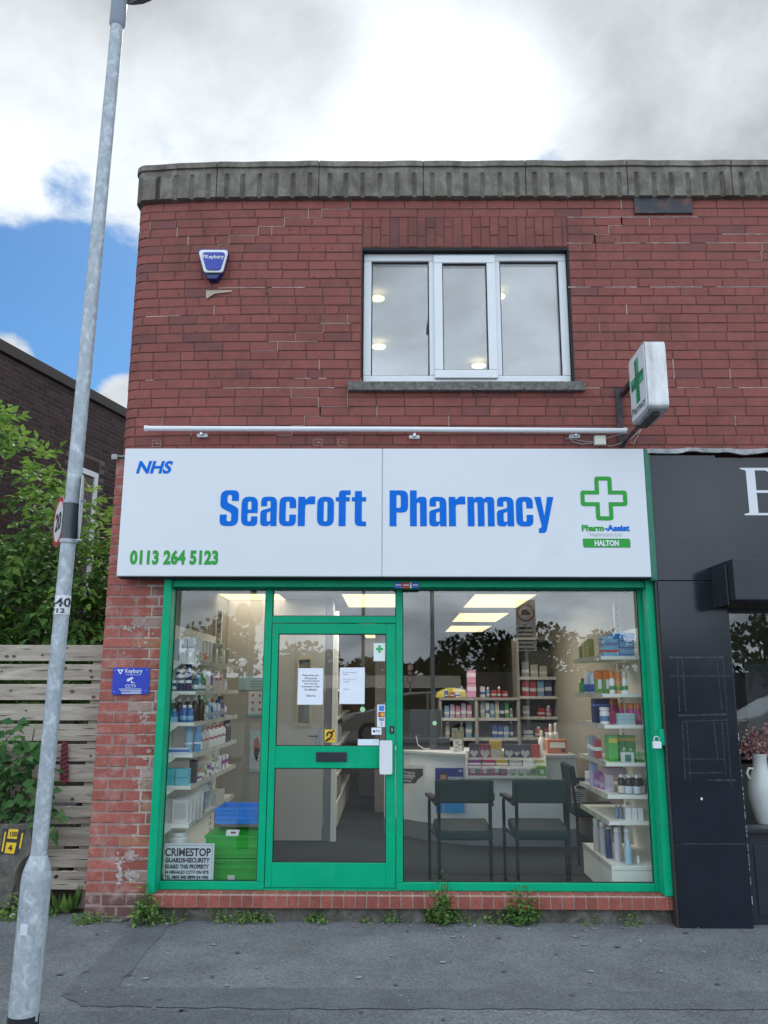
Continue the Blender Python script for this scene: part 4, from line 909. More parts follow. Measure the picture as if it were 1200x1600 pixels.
# ceiling light panels
k = 0
desc = {}
def panel(x0, y0, ly_, label, watts=5):
    t = thing('ceiling_panel_light', label, 'ceiling light', (x0+.3, y0+ly_/2, ZC-.012), 'lit ceiling panels in the pharmacy')
    mb = MB(); ring2 = [(x0-.012, x0+.612, y0-.012, y0), (x0-.012, x0+.612, y0+ly_, y0+ly_+.012), (x0-.012, x0, y0, y0+ly_), (x0+.6, x0+.612, y0, y0+ly_)]
    for a, b, c, d_ in ring2: mb.box(a, b, c, d_, ZC-.012, ZC-.001)
    build('trim', mb, M_UPVC, t); mb = MB(); mb.box(x0+.0005, x0+.5995, y0+.0005, y0+ly_-.0005, ZC-.009, ZC-.0015); build('diffuser', mb, M_LAMP, t)
    al = bpy.data.lights.new('tube_light', 'AREA'); al.shape = 'RECTANGLE'; al.size = .58; al.size_y = ly_-.04; al.energy = watts; al.color = (1.0, 0.95, 0.87); ao = bpy.data.objects.new('tube_light', al); COL.objects.link(ao); ao.parent = t; ao.location = (0, 0, -.002)
for x0, y0, lab in ((.82, 2.02, 'nearest lit ceiling panel of the three seen through the big window'), (.84, 4.1, 'middle lit ceiling panel of the three seen through the big window'), (.88, 6.2, 'farthest lit ceiling panel of the three seen through the big window'),
        (-1.70+.0, 2.02, 'lit ceiling panel seen over the left product shelves and door fanlight'), (-.48, 2.02, 'lit ceiling panel cut off by the fanlight right above the door'), (-.46, 8.0, 'lit ceiling panel seen through the top corner of the door'), (-.46, 5.2, 'lit ceiling panel farther back above the door corridor')):
    panel(x0, y0, 1.36, lab, (8 if x0 < -1 else 26) if y0 < 3 else 2)

# ------------------------------------------------ product generators (thing = mesh + cap/label child)
PCOUNT = [0]
def pbox(x, y, z, w, d_, h, col, label, group=None, band=None, name='carton', cat='box', ang=0.0, panel_=None):
    mb = MB(); c, s_ = math.cos(ang), math.sin(ang); R3 = lambda a, b, q: (x+a*c-b*s_, y+a*s_+b*c, z+q)
    def bx(x0, x1, y0, y1, z0, z1, mi): 
        mb.add([R3(x0, y0, z0), R3(x1, y0, z0), R3(x1, y1, z0), R3(x0, y1, z0), R3(x0, y0, z1), R3(x1, y0, z1), R3(x1, y1, z1), R3(x0, y1, z1)], [(0, 3, 2, 1), (4, 5, 6, 7), (0, 1, 5, 4), (1, 2, 6, 5), (2, 3, 7, 6), (3, 0, 4, 7)], mi)
    bx(-w/2, w/2, -d_/2, d_/2, 0, h, 0); ms = [paint(col)]
    o = build(name, mb, ms, label=label, cat=cat, group=group, bevel=min(w, d_, h)*.03)
    if band:
        mb = MB(); e = .0012
        for bc, z0, z1 in ([band] if not isinstance(band, list) else band): bx(-w/2-e, w/2+e, -d_/2-e, d_/2+e, h*z0, h*z1, 0); 
        b0 = band if not isinstance(band, list) else band[0]
        build('printed_band', mb, paint(b0[0]), o)
    if panel_:
        mb = MB(); pc, px0, px1, pz0, pz1 = panel_; mb.add([R3(w*(px0-.5), -d_/2-.002, h*pz0), R3(w*(px1-.5), -d_/2-.002, h*pz0), R3(w*(px1-.5), -d_/2-.002, h*pz1), R3(w*(px0-.5), -d_/2-.002, h*pz1)], [(0, 1, 2, 3)]); build('printed_panel', mb, paint(pc), o)
    PCOUNT[0] += 1; return o
def bottle(x, y, z, r, h, col, cap, label, group=None, lab=None, neck=.45, caph=.16, name='bottle', cat='bottle', glossy=.3):
    mb = MB(); hb = h*(1-caph)
    mb.lathe([(r*.92, 0), (r, .004), (r, hb*.82), (r*.8, hb*.92), (r*neck, hb)], (x, y, z), 14)
    o = build(name, mb, paint(col, glossy), smooth=True, label=label, cat=cat, group=group)
    mb = MB(); mb.lathe([(r*neck*1.15, hb-.001), (r*neck*1.2, hb), (r*neck*1.15, h-.003), (r*neck*.9, h)], (x, y, z), 12); build('cap', mb, paint(cap, .4), o, smooth=True)
    if lab:
        mb = MB(); c, z0, z1 = lab; mb.lathe([(r+.0008, hb*.82*z0), (r+.0014, hb*.82*z0+.001), (r+.0014, hb*.82*z1-.001), (r+.0008, hb*.82*z1)], (x, y, z), 14); build('label', mb, paint(c), o, smooth=True)
    PCOUNT[0] += 1; return o
def rack(name, label, xf, xw, tiers, y0, y1, base=True):
    """gondola: xf = front edge (aisle), xw = wall side"""
    s_ = 1 if xw > xf else -1
    t = thing(name, label, 'shelving', ((xf+xw)/2, (y0+y1)/2, ZF))
    mb = MB(); z = ZF; 
    while z < 2.02: mb.box(min(xw, xw+s_*.02), max(xw, xw+s_*.02), y0, y1, z, min(z+.148, 2.02)); z += .152
    mb.box(min(xw+s_*.004, xw+s_*.02), max(xw+s_*.004, xw+s_*.02), y0, y1, ZF, 2.02); build('back_panel', mb, M_SHELF, t)
    for yy in (y0-.012, y1-.02):
        mb = MB(); z = ZF
        a, b = min(xw-s_*.045, xw), max(xw-s_*.045, xw)
        mb.box(a, b, yy, yy+.03, ZF, 2.27)
        u = build('upright', mb, M_SHELF, t); mb = MB(); z = ZF+.05
        while z < 2.22: mb.box((a+b)/2-.004, (a+b)/2+.004, yy-.0012, yy-.0002, z, z+.022); z += .05
        build('slots', mb, M_INK, u)
    for i, z in enumerate(tiers):
        mb = MB(); a, b = min(xf, xw-s_*.002), max(xf, xw-s_*.002)
        if i == len(tiers)-1 and base:
            mb.box(a, b, y0, y1, ZF+.02, z); mb.box(a, b, y0-.004, y1, z+.001, z+.03)
        else: mb.box(a, b, y0, y1, z+.002, z+.028); mb.prism([(xw-s_*.002, z-.06), (xw-s_*.03, z-.055), (xw-s_*.10, z-.004), (xw-s_*.10, z+.002), (xw-s_*.002, z+.002)], lambda p, q, d_: (p, d_, q), y0+.001, y0+.007)
        sh = build('shelf', mb, M_SHELF, t, bevel=.003)
        mb = MB(); a, b = min(xf-s_*.006, xf-s_*.0005), max(xf-s_*.006, xf-s_*.0005); mb.box(a, b, y0+.005, y1, z-.002, z+.034); build('price_rail', mb, M_STRIP, sh)
        mb = MB(); y = y0+.03; xx = xf-s_*.0072
        while y < y1-.06:
            w_ = random.uniform(.03, .05)
            if random.random() < .8: mb.quad((xx, y, z+.002), (xx, y+w_, z+.002), (xx, y+w_, z+.03), (xx, y, z+.03))
            y += w_+random.uniform(.004, .03)
        build('price_tickets', mb, paint((.62, .62, .55)), sh)
    return t
LT = [1.713, 1.489, 1.262, 1.037, .814, .548, .22]; RT = [1.754, 1.479, 1.254, .988, .762, .582, .281]
rack('shelving_rack', 'white product shelving rack behind the window beside the brick pier', -1.457, -1.699+.02, LT, .25, 2.0)
rack('shelving_rack', 'white product shelving rack behind the window beside the padlocked shutter rail', 1.57, 1.968, RT, .25, 1.15)
LR, RR = 'by the brick pier', 'by the padlocked rail'
W_, CR, NV, BL, LB, GR, OR, PK, RD, YE, PU, BR, TQ, LG = (.86, .87, .88), (.62, .58, .46), (.02, .035, .14), (.02, .11, .45), (.22, .45, .65), (.06, .36, .08), (.72, .20, .03), (.62, .10, .30), (.5, .03, .035), (.7, .5, .05), (.28, .10, .36), (.045, .02, .012), (.06, .42, .48), (.2, .45, .12)
XLe = -1.475
# left rack ---- tier by tier
z = LT[0]+.0285
for i, xx in enumerate((-1.635, -1.575, -1.515)): pbox(xx, .34, z, .054, .09, .172-.012*(i == 0), W_ if i else (.5, .5, .5), 'tall white carton at the window end of the top shelf '+LR, 'tall white cartons', panel_=((.5, .52, .6), .1, .9, .55, .6))
for i in range(7): pbox(-1.50, .47+i*.062, z, .05, .056, .165-.008*(i % 3), CR if i % 2 else W_, 'slim cream carton in the middle of the top shelf '+LR, 'slim cream cartons', band=(OR if i in (2, 3) else (.55, .53, .45), .12, .42))
for i, (xx, yy, hh) in enumerate(((-1.52, 1.06, .17), (-1.50, 1.22, .13), (-1.52, 1.38, .18), (-1.50, 1.54, .15))): bottle(xx, yy, z, .052, hh, CR, (.7, .66, .52), 'cream round-shouldered bottle towards the back of the top shelf '+LR, 'cream bottles', neck=.7)
z = LT[1]+.0285
for i, (xx, yy, zz) in enumerate(((-1.64, .32, 0), (-1.585, .32, 0), (-1.53, .33, 0), (-1.53, .33, .082), (-1.61, .34, .082), (-1.53, .33, .164))): bottle(xx, yy, z+zz, .025, .08, NV if i % 2 else (.06, .03, .12), W_, 'small dark vitamin pot with white lid on the second shelf '+LR, 'vitamin pots', lab=((.6, .6, .65), .25, .7) if i in (0, 4) else None, neck=.85, caph=.26, name='pot', cat='pot')
for i in range(3): bottle(-1.50, .43+i*.07, z, .028, .11+.03*(i == 1), (.03, .16, .2) if i != 1 else TQ, (.3, .45, .5), 'teal bottle behind the vitamin pots on the second shelf '+LR, 'teal bottles', lab=(W_, .2, .6))
bottle(-1.492, .64, z, .028, .12, (.08, .3, .05), GR, 'green bottle on the second shelf '+LR, lab=(W_, .2, .5))
for i in range(3): pbox(-1.50, .74+i*.075, z, .05, .066, .15, W_ if i != 2 else BL, ['cream carton beside the green bottle on the second shelf ', 'white carton next to the blue one on the second shelf ', 'blue carton on the second shelf '][i]+LR, band=(CR if i != 2 else W_, .1, .3))
for i in range(5): pbox(-1.505, .99+i*.085, z, .06, .08, .14, (.62, .5, .5), 'pinkish carton in the row at the back of the second shelf '+LR, 'pinkish cartons', band=(RD if i % 2 else (.4, .42, .5), .6, .8))
bottle(-1.49, 1.48, z, .03, .10, W_, W_, 'white pump pot at the far end of the second shelf '+LR, neck=.8)
z = LT[2]+.0285
for i, (xx, yy, hh) in enumerate(((-1.645, .36, .165), (-1.60, .38, .175), (-1.50, .46, .185), (-1.47, .53, .195), (-1.55, .42, .18))): bottle(xx, yy, z, .027, hh, BR, W_, 'brown medicine bottle on the third shelf '+LR, 'brown medicine bottles', lab=((.05, .13, .35), .1, .6) if i in (1, 4) else None)
for i, xx in enumerate((-1.615, -1.545, -1.50)): bottle(xx, .30, z, .027, .125-.03*(i == 0), (.03, .13, .38), W_ if i else LB, 'blue bottle at the window end of the third shelf '+LR, 'blue bottles', lab=(LB, .2, .55))
pbox(-1.62, .285, z, .07, .03, .04, LB, 'low light blue carton before the third shelf blue bottles '+LR)
pbox(-1.487, .62, z, .05, .075, .20, (.2, .45, .1), 'tall lime green carton on the third shelf '+LR, band=(W_, .15, .25))
cols = [(W_, NV), (LB, W_), (BL, W_), (W_, OR), ((.3, .5, .6), W_), (W_, BL), ((.12, .14, .25), (.1, .1, .12)), ((.12, .14, .25), (.1, .1, .12)), (W_, W_)]
for i, (c, cp) in enumerate(cols): bottle(-1.488, .74+i*.095, z, .03, [.14, .17, .13, .16, .10, .15, .18, .18, .11][i], c, cp, ['white bottle with navy cap', 'light blue bottle with white cap', 'blue bottle with white cap', 'white bottle with orange cap', 'short grey-blue bottle', 'white bottle with blue cap', 'dark bottle', 'dark bottle', 'short all-white bottle'][i]+' along the third shelf '+LR, 'dark bottles' if i in (6, 7) else None, lab=((.4, .45, .55), .2, .6))
z = LT[3]+.0285
for i, yy in enumerate((.42, .49)): bottle(-1.53+.05*i, yy, z, .03, .20, LB if i == 0 else (.08, .32, .6), (.1, .35, .6), ['lighter', 'deeper'][i]+' blue tall spray can on the fourth shelf '+LR, lab=(W_, .45, .55), neck=.85, caph=.2, name='spray_can', cat='spray can')
pbox(-1.57, .30, z, .15, .05, .042, (.55, .62, .75), 'flat white and blue carton lying on the fourth shelf '+LR, band=(BL, .3, .7))
bottle(-1.485, .57, z, .026, .15, (.05, .12, .4), NV, 'short navy topped bottle on the fourth shelf '+LR, lab=(W_, .1, .7))
for i in range(11): bottle(-1.487, .66+i*.085, z, .026, .155+.012*(i % 2), (.62, .58, .54) if i < 3 else W_, RD if i > 2 else (.35, .15, .13), 'tall white red-capped bottle in the fourth shelf row '+LR if i > 2 else 'beige bottle with brown cap in the row on the fourth shelf '+LR, 'red capped white bottles' if i > 2 else 'beige bottles', lab=((.45, .12, .13), .55, .7), caph=.1)
for i in range(3): bottle(-1.49, 1.62+i*.07, z, .03, .19, (.05, .05, .06), (.03, .03, .03), 'black bottle at the far end of the fourth shelf '+LR, 'black bottles')
z = LT[4]+.0285
for i, xx in enumerate((-1.63, -1.53)): pbox(xx, .31, z, .095, .08, .118, TQ if i == 0 else (.12, .48, .55), 'turquoise carton at the window end of the fifth shelf, the '+['left', 'right'][i]+' one of two', 'turquoise cartons', panel_=((.03, .3, .36), .0, 1, .45, .5))
pbox(-1.49, .46, z, .05, .06, .165, (.03, .03, .035), 'black carton behind the turquoise ones on the fifth shelf '+LR)
for i in range(8): pbox(-1.495, .60+i*.09, z, .06, .08, .06+.02*(i % 3), [W_, (.6, .3, .2), (.55, .6, .5), W_, PU, W_, (.5, .5, .55), W_][i], 'small pale carton in the mixed row on the fifth shelf '+LR if i not in (1, 4) else ['rust brown', 'purple'][i == 4]+' small carton in the mixed row on the fifth shelf '+LR, 'small pale cartons' if i not in (1, 4) else None, band=([PU, W_, GR, (.6, .55, .65), W_, PU, W_, (.3, .5, .6)][i], .3, .6))
bottle(-1.488, 1.36, z, .028, .20, W_, W_, 'white nozzle bottle standing tall on the fifth shelf '+LR, neck=.22, caph=.35)
for i in range(4): pbox(-1.495, 1.45+i*.08, z, .05, .07, .11, W_ if i % 2 else (.45, .35, .6), ['lilac', 'white'][i % 2]+' carton stacked at the far end of the fifth shelf '+LR, ['lilac', 'white'][i % 2]+' end cartons', band=(PU, .4, .7))
z = LT[5]+.0285
for i in range(5): pbox(-1.535+.014*i, .31+i*.055, z, .115, .04, .165+.006*i, (.66, .64, .64), 'flat white carton in a row of five, lowest raised shelf '+LR, 'flat white cartons', panel_=((.52, .50, .52), .12, .88, .2, .85))
for i in range(2): pbox(-1.64, .33+i*.06, z, .08, .04, .17-.02*i, (.55, .48, .48), 'pinkish flat carton behind the white ones on the lowest raised shelf', 'pinkish flat cartons')
pbox(-1.53, .78, z, .12, .1, .155, (.07, .14, .38), 'dark blue printed carton on the lowest raised shelf '+LR, panel_=((.4, .45, .6), .2, .8, .15, .5))
mb = MB()
for k in range(26):
    c = Vector((-1.50, 1.02+random.uniform(-.1, .1), z+.02+random.uniform(0, .17))); a_ = Vector((random.gauss(0, 1), random.gauss(0, 1), random.gauss(0, 1))).normalized(); b_ = a_.orthogonal(); mb.add([c+a_*.04, c+b_*.035, c-a_*.035, c-b_*.04], [(0, 1, 2, 3)])
build('bag_bundle', mb, paint((.60, .64, .66), .25), label='crumpled clear plastic bags on the lowest raised shelf '+LR, cat='bag')
for i in range(3): pbox(-1.50, 1.28+i*.12, z, .08, .1, .10, (.5, .5, .48), 'grey carton at the far end of the lowest raised shelf '+LR, 'grey cartons')
# white tub standing on the base shelf
tx, tz_ = X(277, 1310, .28), LT[6]+.031
t = thing('tub', 'round white screw-top tub behind the notice with bold black capitals', 'tub', (tx, .33, tz_))
mb = MB(); rb = (X(291, 1310, .33)-X(262, 1310, .33))/2; zt = Z(277, 1300, .33)
mb.lathe([(rb*.9, 0), (rb, .01), (rb, zt-tz_-.06), (rb*.95, zt-tz_-.04), (rb*.8, zt-tz_-.032)], (tx, .33, tz_), 22); build('body', mb, paint((.66, .68, .66), .35), t, smooth=True)
mb = MB(); mb.lathe([(rb*.82, zt-tz_-.036), (rb*.84, zt-tz_-.034), (rb*.84, zt-tz_-.004), (rb*.8, zt-tz_)], (tx, .33, tz_), 22); build('lid', mb, paint((.70, .72, .70), .35), t, smooth=True)

# right rack
z = RT[0]+.0285; rx = 1.61
for i in range(5):
    for k in range(2): pbox(1.66+.115*k, .36, z+i*.026, .11, .16, .024, [LB, (.5, .6, .7)][(i+k) % 2], 'light blue pack of wipes in the stack on the top shelf '+RR, 'packs of wipes', band=(RD if k == 0 and i < 3 else (.1, .2, .5), .2, .8) if (i+k) % 2 else None, name='wipes_pack', cat='pack')
pbox(1.76, .38, z+.13, .16, .16, .045, (.03, .25, .62), 'bright blue soft pack on top of the stack of wipes '+RR, name='soft_pack', cat='pack', ang=.1)
pbox(1.655, .38, z+.13, .11, .14, .02, (.3, .5, .68), 'light blue soft pack beside the bright blue one '+RR, name='soft_pack', cat='pack')
for i in range(3): pbox(1.60, .72+i*.12, z, .05, .09, .15-.02*i, [(.42, .4, .12), (.5, .45, .25), (.12, .25, .12)][i], ['olive yellow carton', 'straw coloured carton', 'dark green carton'][i]+' at the far end of the top shelf '+RR)
z = RT[1]+.0285
for i in range(4): bottle(1.60+.006*i, .86-i*.085, z, .026, .175, (.45, .58, .72) if i % 2 else W_, W_, 'white and blue slim bottle in the row on the second shelf '+RR, 'white and blue slim bottles', lab=(BL, .1, .55), caph=.1)
for i in range(2): pbox(1.60+.045*i, .50-.07*i, z, .045, .06, .175, (.15, .35, .08), ['farther', 'nearer'][i]+' green and orange tall carton on the second shelf '+RR, band=(OR, .6, .98), panel_=(W_, .3, .9, .2, .6))
for i in range(3): bottle(1.665+.048*i, .34, z, .021, .165-.01*(i % 2), W_ if i != 1 else (.68, .3, .1), OR if i != 2 else CR, 'orange topped white spray bottle on the second shelf '+RR, 'orange topped bottles', lab=((.1, .35, .1), .3, .6), neck=.8, caph=.3)
pbox(1.745, .31, z, .05, .05, .022, W_, 'tiny white carton lying at the end of the second shelf '+RR)
bottle(1.59, .98, z, .03, .12, GR, RD, 'green red-capped bottle at the far second shelf end '+RR)
z = RT[2]+.0285
for i in range(3): pbox(1.605+.055*i, .62, z, .052, .12, .185, NV, 'navy carton behind the white tub on the third shelf '+RR, 'navy cartons', band=((.1, .2, .5), .7, .78))
bottle(1.618, .42, z, .037, .125, W_, W_, 'white tub with navy print on the third shelf '+RR, lab=((.12, .2, .4), .25, .7), neck=.9, caph=.16, name='tub', cat='tub')
for i in range(2): pbox(1.675, .44+i*.07, z, .05, .06, .10, (.45, .06, .14), 'crimson carton between the tub and pink bottles on the third shelf '+RR, 'crimson cartons')
for i, (xx, yy) in enumerate(((1.90, .33), (1.85, .34), (1.80, .34), (1.80, .43), (1.75, .44), (1.70, .5), (1.74, .55), (1.69, .6))): bottle(xx, yy, z, .0215, .155+.03*(i > 4), (.5, .06, .25), (.72, .22, .05), 'pink bottle with orange top in the group on the third shelf '+RR, 'pink orange topped bottles', lab=((.62, .25, .35), .3, .75), neck=.75, caph=.25)
for k in range(3): pbox(1.74, .295, z+k*.028, .125, .05, .026, (.5, .62, .66), 'pale blue flat pack stacked at the front of the third shelf '+RR, 'pale blue flat packs', band=((.25, .5, .55), .3, .6), name='flat_pack', cat='pack')
z = RT[3]+.0285
for i in range(3): pbox(1.60+.004*i, .82-i*.08, z, .05, .07, .16-.01*i, [(.35, .38, .42), (.16, .3, .5), RD][i], ['grey carton', 'mid blue carton', 'red carton'][i]+' at the far end of the fourth shelf '+RR, band=(W_, .4, .6))
pbox(1.655, .42, z, .07, .12, .185, (.06, .4, .06), 'tall green carton on the fourth shelf '+RR, panel_=(YE, .05, .95, .72, .9))
for i in range(4): pbox(1.70+.043*i, .50, z+.0, .04, .1, .18, (.06, .38, .06), 'slim green carton with yellow top band on the fourth shelf '+RR, 'slim green cartons', band=(YE, .78, .92))
for i in range(4): bottle(1.73+.047*i, .34, z, .02, .10-.006*i, (.10, .36, .10), (.45, .55, .45), 'small green bottle in the front row of the fourth shelf '+RR, 'small green bottles', lab=((.25, .5, .15), .2, .6))
pbox(1.735, .29, z, .09, .04, .07, (.66, .68, .66), 'small white display carton in front of the green bottles '+RR, panel_=((.05, .2, .15), .25, .75, .1, .8))
z = RT[4]+.0285
for i in range(5): pbox(1.60+.012*i, .95-i*.11, z, .05, .08, [.10, .18, .12, .10, .12][i], [W_, (.4, .45, .7), (.32, .12, .38), (.4, .2, .45), (.6, .55, .62)][i], ['white carton', 'periwinkle tall carton', 'purple carton', 'violet carton', 'pale lilac carton'][i]+' on the fifth shelf '+RR, band=((.5, .45, .6), .2, .5))
pbox(1.72, .62, z+.11, .16, .1, .05, (.55, .42, .5), 'pinkish flat carton stacked behind the brown bottles on the fifth shelf '+RR)
for i, (xx, yy) in enumerate(((1.70, .36), (1.745, .33), (1.79, .37), (1.80, .31), (1.835, .35))): bottle(xx, yy, z, .027, .135, (.012, .009, .008), W_, 'dark brown medicine bottle with white cap on the fifth shelf '+RR, 'dark brown bottles', lab=((.62, .55, .5) if i % 2 == 0 else (.55, .62, .72), .05, .6))
for i in range(2): pbox(1.89+.035*i-.02, .42-.05*i, z, .03, .06, .10, (.42, .36, .33), 'small brown and white carton ending the fifth shelf '+RR, 'brown and white cartons', panel_=(W_, .1, .9, .1, .55))
z = RT[5]+.0285
for i in range(2): bottle(1.665+.03*i, .40, z, .014, .10, (.2, .27, .4), (.4, .45, .5), 'tiny slate blue bottle on the sixth shelf '+RR, 'slate blue tiny bottles')
for i in range(3): pbox(1.722+.042*i, .31, z, .038, .05, .09, (.72, .73, .74), 'small plain white carton, one of three, sixth shelf '+RR, 'three white cartons')
z = RT[6]+.031
for i, (xx, yy, hh, c, cp) in enumerate(((1.60, .80, .24, (.6, .6, .6), W_), (1.615, .66, .235, (.55, .55, .57), W_), (1.625, .53, .20, NV, NV), (1.65, .60, .24, W_, RD), (1.655, .40, .235, (.60, .53, .58), W_), (1.70, .52, .255, W_, (.25, .05, .06)), (1.725, .38, .235, (.62, .64, .66), W_))): bottle(xx, yy, z, .024, hh, c, cp, ['grey tall bottle farthest back', 'light grey tall bottle second from the back', 'navy bottle', 'white bottle with red cap', 'mauve tall bottle at the front', 'white bottle with maroon cap', 'pale grey tall bottle nearest the window'][i]+' on the base shelf '+RR, caph=.12, neck=.75)
bottle(1.71, .31, z, .026, .16, (.36, .55, .70), (.5, .65, .75), 'rounded light blue bottle at the front of the base shelf '+RR, neck=.6)
bottle(1.79, .35, z, .012, .05, W_, W_, 'tiny white bottle alone at the front of the base shelf '+RR, neck=.8)

# crates and the CRIMESTOP board in the left window
gy = .22
def crate(nm, px0, px1, py0, py1, y, depth, m, label, ribs, tag_=None):
    x0, x1 = X(px0, py1, y), X(px1, py1, y); z0, z1 = Z(px0, py1, y), Z(px0, py0, y)
    t = thing(nm, label, 'crate', ((x0+x1)/2, y+depth/2, z0)); mb = MB(); w = .012
    mb.box(x0, x1, y, y+w, z0, z1); mb.box(x0, x1, y+depth-w, y+depth, z0, z1); mb.box(x0, x0+w, y+w, y+depth-w, z0, z1); mb.box(x1-w, x1, y+w, y+depth-w, z0, z1); mb.box(x0+w, x1-w, y+w, y+depth-w, z0, z0+w)
    build('shell', mb, m, t, bevel=.003); mb = MB()
    for f in ribs: zz = z0+(z1-z0)*f; mb.box(x0-.006, x1+.006, y-.008, y-.0004, zz-.006, zz+.006)
    mb.box(x0-.008, x1+.008, y-.010, y-.0005, z1-.018, z1); build('rib', mb, m, t)
    return t, x0, x1, z0, z1
MG = mat('crate_green', (.02, .36, .03), .4, var=.08, vscale=8); MBl = mat('crate_blue', (.008, .2, .68), .4, var=.08, vscale=8)
zl = Z(360, 1341, gy)
tl, cx0, cx1, cz0, cz1 = crate('crate', 321, 404, 1342, 1392, gy, .34, MG, 'green plastic crate at the bottom of the pair behind the left window', (.72,))
mb = MB(); fit_text(mb, 'Phoenix', X(335, 1350, gy), X(354, 1350, gy), Z(340, 1351, gy), Z(340, 1347, gy), gy-.0012); mb.quad(*[(X(a, b, gy), gy-.0125, Z(a, b, gy)) for a, b in ((356, 1374), (367, 1374), (367, 1367), (356, 1367))], 1); build('print', mb, [paint((.01, .1, .01)), paint((.6, .62, .6))], tl, recalc=False)
tg, cx0, cx1, cz0, cz1 = crate('crate', 320, 405, 1305, 1341, gy, .34, MG, 'green plastic crate with white tag stacked on another green crate', (.2, .5))
# lid flaps
mb = MB(); mb.add([(cx0-.006, gy-.01, cz1+.001), (cx1+.006, gy-.01, cz1+.001), (cx1-.0, gy+.17, cz1+.03), (cx0+.03, gy+.17, cz1+.03)], [(0, 1, 2, 3)]); mb.add([(cx0+.03, gy+.17, cz1+.029), (cx1, gy+.17, cz1+.029), (cx1+.006, gy+.35, cz1+.001), (cx0-.006, gy+.35, cz1+.001)], [(0, 1, 2, 3)]); build('lid', mb, MG, tg)
mb = MB(); mb.quad(*[(X(a, b, gy), gy-.0125, Z(a, b, gy)) for a, b in ((353, 1305.5), (373, 1305.5), (375, 1296), (355, 1296))]); mb.quad(*[(X(a, b, gy), gy-.0135, Z(a, b, gy)) for a, b in ((361, 1302), (369, 1302), (369, 1299), (361, 1299))], 1); build('tag', mb, [paint((.72, .73, .72)), paint((.2, .05, .05))], tg)
by = gy+.06
t, bx0, bx1, bz0, bz1 = crate('crate', 336, 410, 1262, 1288, by, .3, MBl, 'bright blue plastic crate on top of the green crates', (.35, .65))
t['category'] = 'crate'
sy = .118
t = thing('warning_notice', 'white notice with bold black capitals leaning in the window beside green crates', 'notice', (X(294, 1375, sy), sy, Z(294, 1375, sy)))
nxa, nxb, nz0, nz1 = X(255.5, 1370, sy), X(334, 1345, sy), Z(294, 1376, sy), Z(294, 1318, sy)
mb = MB(); mb.box(nxa, nxb, sy, sy+.006, nz0, nz1); build('board', mb, M_WHITE, t)
mb = MB(); k_ = lambda px: X(px, 1345, sy-.001)
for s_, a, b, y0, y1 in (('CRIMESTOP', 257, 329, 1338, 1325), ('GUARDS•SECURITY', 258, 328, 1348, 1340.2), ('GUARD THIS PROPERTY', 258, 327, 1357.5, 1350.5), ('24 HRS•ALSO CCTV ON SITE', 258, 327, 1365.5, 1360), ('TEL 0800 840 8899•24 HRS', 258, 327, 1373.5, 1367.7)):
    fit_text(mb, s_, k_(a), k_(b), Z(294, y0, sy), Z(294, y1, sy), sy-.0012, bold=.035 if s_ == 'CRIMESTOP' else .05)
build('lettering', mb, M_INK, t, recalc=False)
mb = MB(); ring(mb, nxa+.012, nxb-.012, nz0+.006, nz1-.012, .002, sy-.0011, sy-.0003); build('border_line', mb, M_INK, t)

# ------------------------------------------------ counter, back shelves, chairs, papers
cyy = 2.36
pts = [(X(600, 1305, 2.95), 3.0), (X(640, 1305, 2.8), 2.86), (X(670, 1310, 2.65), 2.66), (X(705, 1318, 2.48), 2.5), (X(745, 1322, 2.38), 2.40), (X(790, 1325, 2.36), 2.36), (X(906, 1325, 2.36), 2.36), (X(906, 1325, 2.36), 2.95), (X(600, 1305, 2.95), 3.5)]
cnt = thing('counter', 'long white curved serving counter with silver kickboard', 'counter', (.9, 2.6, ZF))
ZT = Z(640, 1178, 2.8); ZT2 = Z(790, 1200, 2.36)
mb = MB(); mb.prism(pts, lambda a, b, d_: (a, b, d_), ZF+.17, ZT); build('front_panel', mb, mat('counter_white', (.80, .83, .84), .45, var=.03, vscale=2), cnt, smooth=True)
mb = MB(); mb.prism([(a, b+.03) for a, b in pts], lambda a, b, d_: (a, b, d_), ZF+.001, ZF+.169); build('kickboard', mb, mat('kick_silver', (.42, .44, .46), .28, .6, var=.1, vscale=2), cnt, smooth=True)
mb = MB(); mb.prism([(a, b-.03) for a, b in pts[:-2]]+[(pts[-2][0], pts[-2][1]+.02), (pts[-1][0], pts[-1][1]+.02)], lambda a, b, d_: (a, b, d_), ZT+.001, ZT+.035); build('worktop', mb, mat('worktop', (.52, .53, .54), .35), cnt, bevel=.006)
zt = ZT+.036
# counter display rack
dx0, dx1 = X(729, 1200, 2.25), X(852, 1200, 2.25)
drk = thing('counter_display', 'white wire counter display of sweets and heart boxes', 'display rack', ((dx0+dx1)/2, 2.25, Z(790, 1214, 2.2)))
mb = MB(); tz = [Z(790, 1214, 2.2), Z(790, 1199, 2.24), Z(790, 1186, 2.28)]
for i, zz in enumerate(tz): mb.box(dx0, dx1, 2.17+.05*i, 2.24+.05*i, zz-.004, zz); mb.box(dx0, dx1, 2.168+.05*i, 2.172+.05*i, zz-.008, zz+.014)
build('tray', mb, M_SHELF, drk); mb = MB(); mb.box(dx0, dx0+.006, 2.17, 2.33, tz[0]-.01, tz[2]+.08); mb.box(dx1-.006, dx1, 2.17, 2.33, tz[0]-.01, tz[2]+.08); mb.box(dx0, dx1, 2.335, 2.3395, tz[0], tz[2]+.07); build('frame', mb, M_SHELF, drk)
DP = (.075, .04, .09)
